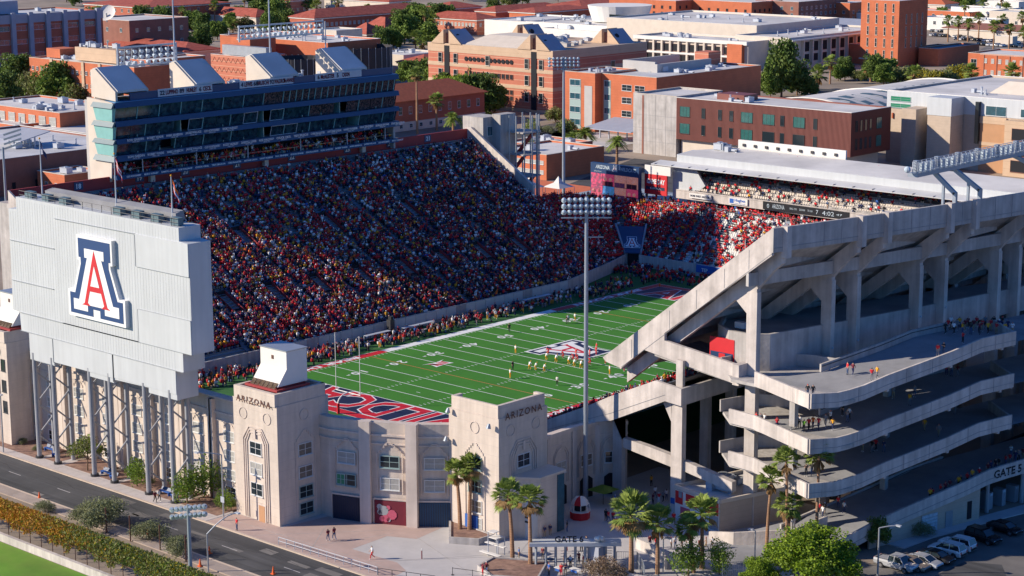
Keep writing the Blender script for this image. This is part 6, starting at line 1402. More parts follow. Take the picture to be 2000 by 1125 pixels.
# ------------------------------------------------------------ vegetation
def foliage(blobs, n, size, seed, mats, flat_=1., droop=0.):
    """leaf-sized faces spread through several ellipsoids: blobs (x,y,z,rx,ry,rz,share)"""
    rg = np.random.default_rng(seed); V = []; tot = sum(b[6] for b in blobs); M = []
    for bi,(x,y,z,rx,ry,rz,sh) in enumerate(blobs):
        k = int(n*sh/tot); d = rg.normal(size=(k,3)); d /= np.linalg.norm(d,axis=1)[:,None]
        # ragged shell: radius modulated by lobes
        lob = 1+.16*np.sin(d[:,0]*5+seed+bi)+.14*np.sin(d[:,1]*6+bi*2)+.12*np.sin(d[:,2]*7+seed*2)
        rr = (rg.random(k)**.38)*lob
        c = np.stack([x+d[:,0]*rx*rr, y+d[:,1]*ry*rr, z+d[:,2]*rz*rr],1)
        a = rg.normal(size=(k,3)); a /= np.linalg.norm(a,axis=1)[:,None]; b = np.cross(a,rg.normal(size=(k,3))); b /= np.linalg.norm(b,axis=1)[:,None]
        s = size*rg.uniform(.6,1.35,k)[:,None]; a[:,2] -= droop
        V.append(np.stack([c-a*s-b*s*.5, c+a*s*.1-b*s*.75, c+a*s+b*s*.2, c-a*s*.1+b*s*.75],1)); M.append(rg.choice(len(mats),k,p=[.75,.25] if len(mats) == 2 else [1.]))
    V = np.concatenate(V); k = len(V); me = bpy.data.meshes.new('crown'); me.vertices.add(4*k); me.vertices.foreach_set('co',V.reshape(-1)); me.loops.add(4*k); me.loops.foreach_set('vertex_index',np.arange(4*k,dtype=np.int32))
    me.polygons.add(k); me.polygons.foreach_set('loop_start',np.arange(0,4*k,4,dtype=np.int32)); me.polygons.foreach_set('loop_total',np.full(k,4,dtype=np.int32))
    for m in mats: me.materials.append(MATS[m])
    me.polygons.foreach_set('material_index',np.concatenate(M).astype(np.int32)); me.update(calc_edges=True); me.validate(); return me
def treeproto(kind):
    rd = random.Random(kind); r = {}
    P_ = dict(oak=([(0,0,6.2,3.2,3.2,2.6,3),(2.2,.6,5.0,2.0,2.2,1.9,1.4),(-2.1,1.,5.2,2.1,2.1,2.,1.4),(.4,-2.2,4.8,2.,2.,1.8,1.3),(-.6,1.8,7.6,1.8,1.8,1.5,1),(1.2,-.8,8.,1.4,1.4,1.2,.7)],5200,.30,['leaf_mid','leaf_dark']),
        dark=([(0,0,6.8,3.,3.,3.4,3),(1.9,-.8,4.6,2.2,2.2,2.2,1.5),(-2.,.4,5.,2.2,2.2,2.3,1.5),(.2,1.9,5.6,2.1,2.1,2.3,1.2),(-.6,-1.7,8.6,1.6,1.6,1.6,.9)],5200,.30,['leaf_dark','leaf_mid']),
        olive=([(0,0,4.6,3.2,3.2,2.,3),(2.4,.8,4.,1.9,1.9,1.5,1.4),(-2.3,-.6,4.2,2.,2.,1.6,1.4),(.3,-2.3,4.,1.8,1.8,1.5,1.2)],3600,.24,['leaf_olive','leaf_mid']),
        yellow=([(0,0,4.4,3.,3.,2.,3),(2.2,.8,3.8,2.,2.,1.6,1.4),(-2.2,-.6,4.,2.,2.,1.7,1.4)],3600,.24,['leaf_yellow','leaf_olive']),
        brown=([(0,0,5.,2.6,2.6,2.2,3),(1.8,.8,4.,1.7,1.7,1.5,1.4),(-1.8,-.6,4.4,1.7,1.7,1.6,1.4)],2600,.24,['leaf_brown','leaf_dark']),
        bright=([(0,0,5.5,3.4,3.4,2.6,3),(2.6,.8,4.4,2.2,2.2,2.,1.7),(-2.5,-.6,4.7,2.3,2.3,2.1,1.7),(.3,-2.6,4.2,2.2,2.2,1.9,1.5),(0,2.3,6.6,2.,2.,1.6,1.),(3.4,-1.6,3.6,1.6,1.6,1.5,1.),(-3.2,1.8,3.8,1.7,1.7,1.5,1.),(-.8,-1.,7.4,1.6,1.6,1.2,.8)],19000,.15,['leaf_bright','leaf_mid']),
        acacia=([(0,0,3.6,2.2,2.2,1.2,2),(1.4,.4,3.1,1.3,1.3,.9,1),(-1.4,-.3,3.3,1.4,1.4,1.,1),(.2,1.1,4.3,1.2,1.2,.8,.8)],2600,.13,['leaf_olive','leaf_bright']),
        wispy=([(0,0,2.6,1.7,1.7,1.9,2),(1.1,.4,2.,1.2,1.2,1.4,1),(-1.1,-.3,2.2,1.2,1.2,1.5,1)],2000,.11,['leaf_mid','leaf_bright']),
        grey=([(0,0,1.7,2.,2.,1.3,2),(1.6,.4,1.3,1.4,1.4,1.,1),(-1.6,-.3,1.4,1.4,1.4,1.1,1)],5200,.085,['leaf_grey','leaf_olive']))[kind]
    me = foliage(P_[0],P_[1],P_[2],hash_(kind),P_[3]); co = bpy.data.objects.new('crown',me)
    mb = MB(); H = P_[0][0][2]; rt = .26 if H > 4 else .12; mb.tube((0,0,-.2),(.1,.05,H*.55),rt,rt*.7,n=7); 
    for b in P_[0][1:]: mb.tube((.1,.05,H*.45),(b[0]*.8,b[1]*.8,b[2]),rt*.6,rt*.2,n=5)
    mb.tube((.1,.05,H*.5),(0,0,H*1.15),rt*.65,rt*.2,n=5); tr = mb.obj('trunk','trunk'); COL.objects.unlink(tr); return co, tr
def hash_(s): return sum(ord(c)*(i+3) for i,c in enumerate(s)) % 997
TP = {}
def tree(kind, label, x, y, s=1., rz=None, z=0., group=None, name=None, sz=None):
    if kind not in TP: TP[kind] = treeproto(kind)
    co, tr = TP[kind]; nm = name or dict(oak='leafy_tree',dark='evergreen_tree',olive='desert_tree',yellow='yellow_tree',brown='brown_tree',bright='leafy_tree',acacia='acacia_tree',wispy='young_tree',grey='shrub')[kind]
    t = T(nm,label,'shrub' if nm == 'shrub' else 'tree',(x,y,z),group); t.rotation_euler = (0,0,random.uniform(0,6.28) if rz is None else rz); t.scale = (s,s,sz or s)
    for o,n_ in ((co,'crown'),(tr,'trunk')): c = o.copy(); c.name = n_; COL.objects.link(c); c.parent = t; c.location = (0,0,0)
    return t
# fan palms: trunk, round head of fan leaves, skirt of hanging dry leaves
def palmproto(seed, nf=46, L=1.25, dry=.3, feather=False):
    rd = random.Random(seed); g = MB(); dr = MB()
    for i in range(nf):
        az = rd.uniform(0,6.28); el = rd.uniform(-.75,1.35) if not feather else rd.uniform(-.3,1.3)
        d = Vector((math.cos(az)*math.cos(el),math.sin(az)*math.cos(el),math.sin(el))); side = Vector((-math.sin(az),math.cos(az),0)); upv = side.cross(d)*-1
        m = dr if (el < -.35 and rd.random() < dry*1.4) else g
        if not feather:
            stem = L*rd.uniform(.55,.85); c = d*stem; g.tube((0,0,0),c,.025,n=3,cap=False)
            fan = 11; sp = rd.uniform(1.9,2.3)
            for k in range(fan):
                a = (k/(fan-1)-.5)*sp; dd = (d*math.cos(a)+side*math.sin(a)); ll = L*rd.uniform(.62,.8)*(1-.25*abs(a)/1.2); tip = c+dd*ll+Vector((0,0,-.16*ll*(.5+rd.random()))); w = side*math.cos(a)*.075-d*math.sin(a)*.075
                mid = c+dd*ll*.6+Vector((0,0,.02)); m.add([c,mid-w,tip,mid+w],[(0,1,2,3)])
        else:
            LL = 3.1*rd.uniform(.8,1.1); pr = Vector((0,0,0)); n = 9
            for k in range(n):
                tt = (k+1)/n; p = d*LL*tt+Vector((0,0,-1.1*LL*.45*tt*tt)); g.beam(pr,p,.05,.03)
                for s in (-1,1):
                    l2 = .62*(1-.6*abs(tt-.4)); q = p+side*s*l2+d*.25+Vector((0,0,-.18)); m.add([pr,q,q+d*.09,p],[(0,1,2,3)])
                pr = p
    go = g.obj('fronds','leaf_palm'); COL.objects.unlink(go)
    if not dr.v: dr.add([(0,0,0),(.1,0,-.5),(0,.1,-.5)],[(0,1,2)])
    for k in range(16): a = rd.uniform(0,6.28); dr.add([(0,0,-.2),(math.cos(a)*.55,math.sin(a)*.55,-.9-rd.random()*.6),(math.cos(a+.4)*.42,math.sin(a+.4)*.42,-1.2-rd.random()*.5)],[(0,1,2)])
    do = dr.obj('dry_fronds','leaf_palm_dry'); COL.objects.unlink(do); return go, do
PPR = [palmproto(1),palmproto(2,54,1.35,.35),palmproto(3,40,1.15,.15),palmproto(4,50,1.3,.5)]
DPR = palmproto(9,60,1.3,.1,True)
TRK = {}
def palm(label, x, y, h, s=1., kind=None, lean=(0,0), group=None, r=.24, name='fan_palm', z=0):
    t = T(name,label,'palm',(x,y,z),group); lx, ly = lean; k = (round(h,1),lx,ly,r)
    if k not in TRK:
        mb = MB(); n = 6; pr = None
        for i in range(n): a, b = i/n, (i+1)/n; f = lambda q: Vector((lx*q*q,ly*q*q,h*q)); mb.tube(f(a),f(b),r*(1.25-.55*a),r*(1.25-.55*b),n=8)
        o = mb.obj('trunk','palm_trunk'); COL.objects.unlink(o); TRK[k] = o
    c = TRK[k].copy(); COL.objects.link(c); c.parent = t; c.location = (0,0,0)
    pr = DPR if kind == 'date' else PPR[hash_(label) % 4]
    for o in pr: c = o.copy(); COL.objects.link(c); c.parent = t; c.location = (lx,ly,h); c.scale = (s,s,s); c.rotation_euler = (0,0,random.uniform(0,6.28))
    return t
def at(px,py,z=0): p = on(px,py,z); return p.x,p.y
# foreground palms
def fp(label, bx, by, tx, ty, s=1., r=.24, z=0):
    """palm by its base and crown centre pixels"""
    x, y = at(bx,by,z); 
    # height from the crown pixel at the same depth
    M = S.camera.matrix_world; d = M.to_3x3() @ Vector(((tx-1000)/3858.1,(562.5-ty)/3858.1,-1)); c = M.translation; k = ((x-c.x)*d.x+(y-c.y)*d.y)/(d.x**2+d.y**2); h = c.z+k*d.z-z
    q = c+d*k; palm(label,x,y,h,s,None,(round(q.x-x,2),round(q.y-y,2)),None,r,z=z)
fp('left palm of the pair in the raised planter before the right gate tower',899,1045,891,922,1.15)
fp('right palm of the pair in the raised planter, close against the gate tower',917,1046,921,912,1.1)
fp('palm in the lower planter, left of the pair by the GATE 6 entrance',1001,1101,993,968,1.3)
fp('shorter palm right of its neighbour, directly left of the GATE 6 entrance',1036,1112,1034,976,1.3)
fp('large palm immediately right of the GATE 6 entrance',1233,1122,1232,1005,1.75,.28); fp('second palm right of the GATE 6 entrance, with a smaller head',1284,1122,1284,1020,1.4)
fp('slim leaning palm left of the green shrub, beside a darker palm',1354,1120,1345,1030,1.2); fp('dark headed palm before the painted concession front',1371,1112,1371,1003,1.5)
fp('curving tall palm at the foot of the walkways, leftmost of four',1497,1085,1507,937,1.2,.2); fp('tallest headed palm of the group before the walkways, behind the curving one',1536,1092,1536,900,1.15,.2)
fp('low palm with two thin trunks before the lowest walkway',1541,1088,1540,988,1.35,.2); fp('straight tall palm standing alone before the middle walkways',1593,1094,1600,890,1.35,.2)
# planters
def planter(name, label, pts, h):
    t = T(name,label,'planter',(*pts[0],0)); mb = MB(); q = pts+[pts[0]]; mb.wallrun(q,0,h,.3); mb.obj('wall','concrete_grey',t); mb = MB(); mb.prism(pts,0,h-.15); mb.obj('gravel','mulch',t)
planter('planter','raised concrete planter holding two palms by the right gate tower',[(52.2,-84.9),(57.2,-90.0),(60.4,-88.1),(60.6,-85.6)],1.0)
planter('planter','low curved planter of reddish gravel left of the GATE 6 entrance',[(66.3,-91.6),(72.2,-88.2),(75.4,-93.6),(70.6,-96.5),(67,-95)],.9)
# bottom right tree and shrubs
tree('bright','big bright green tree filling the bottom edge in front of the car park',100.2,-72.3,1.18,.5,sz=.88)
tree('bright','bright green tree cut off by the bottom edge, left of the big one',96.4,-77.5,.5,1.5)
tree('wispy','feathery pale green shrub tree before the ramp wall, bottom edge',89.5,-76.2,1.0,2.,name='desert_tree'); tree('wispy','second feathery shrub tree right of the first, bottom edge',87.0,-79.2,1.05,1.,name='desert_tree')
t = tree('grey','bare brownish bush by the fence right of GATE 6',80.4,-87.,1.0,0); 
for c in t.children:
    if c.name.startswith('crown'): 
        c.data = c.data.copy(); c.data.materials[0] = MATS['leaf_dry']; c.data.materials[1] = MATS['leaf_brown']
tree('grey','dark hedge strip between the block wall and the parked cars',99.8,-47.5,.7,.3); tree('dark','dense dark shrub right behind the big green tree',98.6,-55.5,.42,1.)
# street trees before the scoreboard
for px,py,s,k,l in ((171,921,1.0,'acacia','dense round acacia between the first scoreboard legs'),(268,952,.95,'wispy','thin small tree by the middle scoreboard legs'),(366,985,1.15,'wispy','bright leafy young tree at the right end of the scoreboard legs'),(412,975,1.3,'wispy','tall loose young tree left of the left ARIZONA tower'),(440,1000,.7,'wispy','sparse sapling against the left ARIZONA tower')):
    x,y = at(px,py); tree(k,l,x,y,s,z=.1)
for px,py,s,l in ((88,1000,.55,'small green shrub behind the cones beside the road'),(172,1018,.9,'grey-green bush on the far verge, left of two'),(200,1030,1.35,'large feathery grey shrub overhanging the road'),(292,1055,.9,'grey shrub behind the third rusty post'),(345,1085,.85,'pale grey shrub behind the fourth rusty post')):
    x,y = at(px,py); tree('grey',l,x,y,s)
for px,py,s,l in ((45,868,.35,'low shrub at the foot of the western gate tower'),(73,880,.3,'tiny shrub beside the first scoreboard leg'),(292,945,.3,'little green shrub between scoreboard legs, centre'),(452,990,.35,'low green shrub by the left ARIZONA tower')):
    x,y = at(px,py); tree('grey',l,x,y,s)
# fence of creepers along the practice lawn
fe = T('creeper_fence','long chain-link fence covered by orange to green creeper above a low wall','fence',(20,-126.2,0))
mb = MB(); mb.box(-60,-127.8,0,62,-127.3,1.0); mb.obj('base_wall','concrete',fe)
for i in range(41): x = -41+i*2.45; MB().tube((x,-126.1,0),(x,-126.1,4.6),.05,n=6).obj('post','rust_metal',fe)
mb = MB(); mb.tube((-42,-126.1,4.6),(60,-126.1,4.6),.04,n=5); mb.tube((-42,-126.1,2.),(60,-126.1,2.),.04,n=5); mb.obj('rail','rust_metal',fe)
rg = np.random.default_rng(3); n = 105000; X = rg.uniform(-42,56,n); 
hb = 1.7+.45*np.sin(X*.7)+.35*np.sin(X*2.1+1)+.3*np.sin(X*5.3); Z = hb+(4.75-hb)*rg.random(n)**.75; Yv = -125.9+rg.normal(0,.22,n); keep = (rg.random(n) < .9); X = X[keep]; Z = Z[keep]; Yv = Yv[keep]; n = len(X)
c = np.stack([X,Yv,Z],1); a = rg.normal(size=(n,3))*.09; a[:,2] -= .06; b = rg.normal(size=(n,3))*.06; V = np.stack([c-a,c-b,c+a,c+b],1)
me = bpy.data.meshes.new('creeper'); me.vertices.add(4*n); me.vertices.foreach_set('co',(V-np.array([20,-126.2,0])).reshape(-1)); me.loops.add(4*n); me.loops.foreach_set('vertex_index',np.arange(4*n,dtype=np.int32)); me.polygons.add(n); me.polygons.foreach_set('loop_start',np.arange(0,4*n,4,dtype=np.int32)); me.polygons.foreach_set('loop_total',np.full(n,4,dtype=np.int32))
for m in ('leaf_orange','leaf_olive','leaf_mid','leaf_yellow'): me.materials.append(MATS[m])
g_ = np.clip((X-16)/22+rg.normal(0,.22,n),0,1); mi = np.where(g_ < .45,np.where(rg.random(n) < .75,0,3),np.where(rg.random(n) < .6,1,np.where(rg.random(n) < .6,2,3))); me.polygons.foreach_set('material_index',mi.astype(np.int32)); me.update(calc_edges=True)
o = bpy.data.objects.new('creeper',me); COL.objects.link(o); o.parent = fe
for i,(x,y) in enumerate(((21.,-116.7),(26,-116.6),(31.8,-116.3),(37.4,-116.6))): tag(MB().tube((x,y,0),(x,y,3.4),.09,n=6).obj('rusty_post','rust_metal'),'rusty steel post on the road verge, %s from the left' % ('first','second','third','fourth')[i],'post','rusty posts along the verge')
# ---- background trees by pixel of the trunk foot on the ground
def bt(kind, px, py, s, label, sz=None):
    x,y = at(px,py); k = 1.12 if kind != 'grey' else 1.; return tree(kind,label,x,y,s*k,sz=sz,z=0 if kind == 'grey' else -1.9*s)
def bp(px, py, h, label, s=1.3, kind=None, group=None): 
    x,y = at(px,py); return palm(label,x,y,h,s*(1. if kind else 1.25),kind,(0,0),group,.36,name='date_palm' if kind == 'date' else 'fan_palm')
bt('dark',30,190,1.9,'tall dark evergreen at the left edge before the ribbed laboratory',2.); bt('olive',75,195,2.,'olive crown in front of the orange brick building, left'); bt('oak',118,202,1.9,'rounded green tree below the orange brick building with vents'); bt('brown',172,205,1.3,'reddish autumn tree right of the green trees, left side'); bt('dark',8,215,1.5,'dark tree cut by the left edge behind low roofs'); bt('olive',150,205,1.5,'pale olive tree between the green and the reddish tree')
bt('bright',200,52,1.7,'yellow-green tree behind the satellite dish'); bt('bright',240,50,1.5,'second yellow-green tree right of the satellite dish'); bt('dark',280,60,1.5,'dark tree left of the tall thin palms, upper left'); bt('dark',320,66,1.6,'dark tree behind the left lamp rack mast'); bt('oak',375,66,1.5,'leafy green tree beside the lone tall palm'); bt('dark',395,70,1.3,'dark tree behind the lone palm'); bt('brown',478,64,1.5,'brown leafless-looking tree before the theatre'); bt('oak',450,60,1.2,'light green tree in front of the bright red roof')
bt('oak',545,56,2.,'large green tree left of the long red roofed hall'); bt('dark',520,44,2.2,'dark green tree behind the large green one'); bt('dark',580,26,2.,'tall dark tree over the left end of the long hall'); bt('dark',505,15,2.,'dark tree at the very top, left of centre'); bt('dark',425,16,1.8,'dark tree at the top behind the palms'); bt('oak',400,8,1.6,'green tree at the top left behind the brick hall'); bt('brown',440,4,1.6,'brown tree at the very top left'); bt('dark',345,30,1.6,'shaded tree in front of the dark brick hall, upper left')
bt('oak',790,86,1.8,'green tree left of the striped hall, among palms'); bt('oak',815,70,2.,'tall green tree between palms left of the striped hall'); bt('dark',850,60,1.6,'dark tree right of the palms beside the striped hall'); bt('oak',768,98,1.3,'rounded tree behind the black drum screen'); bt('dark',880,48,1.2,'dark tree before the salmon hall'); bt('dark',965,36,1.3,'dark tree between the salmon hall and the white terraces')
for i,(px,py,s,k) in enumerate(((800,168,1.25,'oak'),(830,180,1.4,'dark'),(855,192,1.5,'oak'),(890,214,1.7,'bright'),(920,222,1.7,'oak'),(950,222,1.5,'dark'),(905,236,1.0,'oak'))):
    bt(k,px,py,s,['green tree nearest the pressbox end','darker tree second from the pressbox end','round tree behind the red hip roof','bright tree in the row before the striped hall','tall green tree in the row before the striped hall','dark tree at the right end of the row before the striped hall','small tree at the foot of the row before the striped hall'][i])
bt('olive',1085,238,.9,'round green desert bush left of the orange brick block'); bt('olive',1105,262,.9,'loose desert shrub at the corner of the orange brick block'); bt('grey',1045,262,1.0,'low desert shrub on the sandy plot'); bt('grey',1070,262,1.0,'second low desert shrub on the sandy plot'); bt('wispy',1038,256,1.3,'thin bare little tree on the sandy plot')
bt('dark',1526,190,1.75,'huge dark evergreen in front of the library wing',2.5); bt('dark',1556,186,1.45,'second evergreen fused to the right of the huge one'); bt('oak',1505,192,1.25,'lower left lobe tree of the big evergreen clump')
bt('grey',1575,180,1.6,'low shrub right of the evergreen clump')
for i,(px,py,s,k) in enumerate(((1705,160,1.2,'dark'),(1725,168,1.1,'oak'),(1752,165,1.25,'olive'),(1775,162,1.2,'olive'),(1800,168,1.35,'yellow'),(1822,170,1.3,'yellow'),(1845,168,1.2,'olive'),(1872,160,1.35,'yellow'),(1880,148,.9,'olive'))):
    bt(k,px,py,s,['dark round tree left below the brick tower','green tree second below the brick tower','olive tree below the tower corner','second olive tree below the tower corner','bright yellow tree behind the gym roof','golden tree right of the bright yellow one','olive-yellow tree in the middle of the yellow row','vivid yellow tree at the right end of the row','small olive tree left of the classroom building'][i])
bt('olive',1677,158,.8,'reddish young tree before the small annex'); bt('dark',1650,156,1.0,'dark tree behind the lone palm near the library'); bt('oak',1637,158,.8,'small green street tree between the palm and the library')
for i,px in enumerate((1760,1778,1792)): bt('dark',px-10,300,1.15,['dark tree left','dark tree middle','dark tree right'][i]+' in the shaded gap beside the maroon hall')
for i,(px,py) in enumerate(((1915,345),(1945,352),(1975,352),(2005,355))): x,y = at(px,py-20); tree(('dark','oak')[i % 2],['dark','green','rounded dark','rightmost green'][i]+' tree behind the far end of the steel gantry',x,y,1.1)
bt('grey',1345,38,2.5,'grey-green tree at the left of the slotted brick building'); bt('dark',1335,30,1.8,'dark tree behind the grey-green one, top centre')
for i,(px,py,s) in enumerate(((1850,20,1.6),(1880,22,1.8),(1910,16,2.),(1930,8,2.2),(1870,6,1.8),(1960,30,1.4),(1985,20,1.6),(1820,6,1.5))): bt(('dark','oak','olive')[i % 3],px,py,s,'%s tree in the neighbourhood at the top right' % ['darkest','round green','olive','tallest','far dark','small round','olive edge','leftmost'][i])
for i,(px,py,s) in enumerate(((1570,30,1.2),(1620,24,1.0),(1500,14,1.0),(1710,2,1.5),(640,2,1.5),(700,2,1.4),(735,-6,1.5),(905,2,1.6),(995,12,1.4),(1020,8,1.4),(1090,4,1.2),(1185,2,1.5),(1240,2,1.4))): bt(('dark','oak','olive')[i % 3],px,py,s,'%s at the top edge' % ['dark tree before the white store','green tree over the solar canopy','olive tree above the library','dark tree beside the tower top','green tree over the long hall','olive tree over the long hall','dark tree behind the red roofs','green tree above the salmon hall','olive tree by the flat red roof','dark tree left of the white terraces','green tree over the dark red roof','olive tree behind the drum','dark tree right of the drum'][i])
# tall palms in the background
bp(303,88,11,'thin tall palm at the left end of the lamp rack, upper left',1.6); bp(327,82,11,'thin tall palm next to the white pole, upper left',1.6); bp(357,76,15,'lone very tall thin palm, upper left',1.5); bp(376,120,9,'palm standing before the red arcade hall',1.7); bp(420,52,12,'palm before the bright red roof, left',1.7); bp(455,66,6,'pale palm in front of the bright red roof',2.2)
bp(478,28,9,'dark cypress-like palm by the red roof',1.0)
for i,(px,py,h) in enumerate(((620,60,14),(718,52,9),(660,58,16),(800,66,12),(830,75,14),(812,98,6),(778,98,5),(758,96,5),(826,104,5),(848,72,9))):
    bp(px,py,h,['tall palm at the corner of the long red roofed hall','short pale palm before the long hall','thin tall palm against the long hall','palm high among the trees left of the striped hall','tallest palm beside the striped hall gable','low bushy palm left of the striped hall','low bushy palm third from the striped hall','low bushy palm farthest from the striped hall','low bushy palm touching the striped hall','palm right behind the gable'][i],1.9)
bp(815,262,20,'very tall thin palm in front of the red hip roof',1.3); bp(790,252,6,'small palm at the pressbox end',1.4); bp(853,255,10,'palm between the red roofed hall and the date palm',1.5)
bp(885,262,5.5,'spreading date palm by the road left of the lift tower',1.25,'date'); bp(1036,318,5.5,'date palm beside the low striped brick building',1.15,'date'); bp(1118,300,5,'wide date palm left of the pair behind the video screen',1.15,'date'); bp(1143,296,6,'wide date palm right of the pair behind the video screen',1.2,'date'); bp(1205,322,7,'date palm directly behind the video screen',1.1,'date')
bp(1275,118,5,'low palm left before the library arcade',1.8); bp(1305,112,4,'low palm second before the library arcade',1.8); bp(1340,112,5,'low palm in the middle before the library arcade',1.9); bp(1383,110,5,'palm before the library brick panel',1.6); bp(1420,110,4,'low palm right before the library arcade',1.6)
bp(1621,164,9,'palm with thick red-brown trunk right of the evergreen clump',1.8); bp(1598,175,6,'bushy palm between the evergreen clump and the thick trunk palm',2.2); bp(1784,178,7,'palm among the yellow trees',1.9); bp(1700,160,6,'palm left below the brick tower',1.8); bp(1895,165,5,'palm at the corner of the classroom building',1.8); bp(1975,165,5,'palm in front of the classroom building windows',1.9)
for i,(px,py,h) in enumerate(((1851,82,11),(1871,80,10),(1890,82,9),(1911,78,11),(1883,48,11),(1940,100,12),(1970,105,12),(1956,70,9),(1996,66,9),(1955,40,14),(1918,40,10),(1964,48,9),(1999,100,9))):
    bp(px,py,h,'tall thin palm at the far car park, %s' % ['leftmost of the front row','second in the front row','third in the front row','fourth in the front row','behind the row by the brick row houses','before the classroom building roof','rising over the classroom building','by the brown roofed house','at the right edge by the brown roof','tallest beside the white houses','behind the white two storey house','between white houses','cut by the right edge'][i],1.7)
for i,(px,py,h) in enumerate(((1525,34,8),(1600,30,9),(1623,26,9),(1650,32,8),(1535,36,4),(1675,34,6))): bp(px,py,h,'palm before the long white store, %s from the left' % ['first','third','fourth','fifth','second','sixth'][i],1.7)
bp(23,345,7,'leftmost of three palms against the long dark building',1.2); bp(60,342,7,'middle of three palms against the long dark building',1.25) if False else bp(100,343,7,'middle of three palms against the long dark building',1.2); bp(150,335,7,'right of three palms against the long dark building',1.2)
bp(38,350,6.5,'palm at the light pole by the left edge',1.3)
bt('grey',60,362,1.5,'green shrub behind the red rear wall, left edge')

EX = [('dark',345,50,1.5,'between the lone palm and the brick hall'),('oak',360,100,1.2,'in front of the red arcade roof'),('dark',395,95,1.3,'left of the theatre corner block'),('oak',425,78,1.2,'over the theatre corner'),('dark',470,50,1.2,'under the bright red roof'),('oak',530,70,1.5,'behind the long theatre roof'),('dark',560,66,1.4,'before the end of the long hall'),('oak',600,22,1.3,'behind the long hall roof'),('dark',745,100,1.2,'right of the larger drum screen'),('oak',735,88,1.2,'behind the villa roofs'),
 ('dark',780,70,1.5,'in the dense clump below the long hall'),('oak',840,92,1.5,'hugging the gable of the striped hall'),('dark',800,50,1.4,'at the right end of the long hall'),('oak',870,202,1.4,'in the middle row before the striped hall'),('dark',935,205,1.6,'in the shade of the striped hall'),('oak',965,222,1.2,'by the striped hall passage'),('dark',145,12,1.6,'above the ribbed laboratory'),('oak',130,4,1.5,'at the very top left'),('dark',185,60,1.4,'left of the dish building top'),('oak',268,72,1.2,'between the dish building and the villa'),
 ('olive',1270,122,.8,'at the left foot of the library arcade'),('olive',1325,114,.8,'before the middle of the library arcade'),('oak',1360,112,.8,'before the right of the library arcade'),('olive',1445,108,.8,'at the right foot of the library arcade'),('dark',1582,188,.8,'at the right foot of the evergreen clump'),('oak',1735,158,1.1,'tucked below the tower base'),('dark',1950,12,1.8,'among the white houses'),('oak',1860,12,1.6,'above the row houses'),('dark',1900,2,1.8,'at the very top right'),('olive',1975,48,1.1,'by the brown roofed house'),('oak',1840,42,1.,'before the row houses')]
for k,px,py,s_,l in EX: bt(k,px,py,s_,{'dark':'dark green','oak':'mid green','olive':'olive'}[k]+' tree '+l)
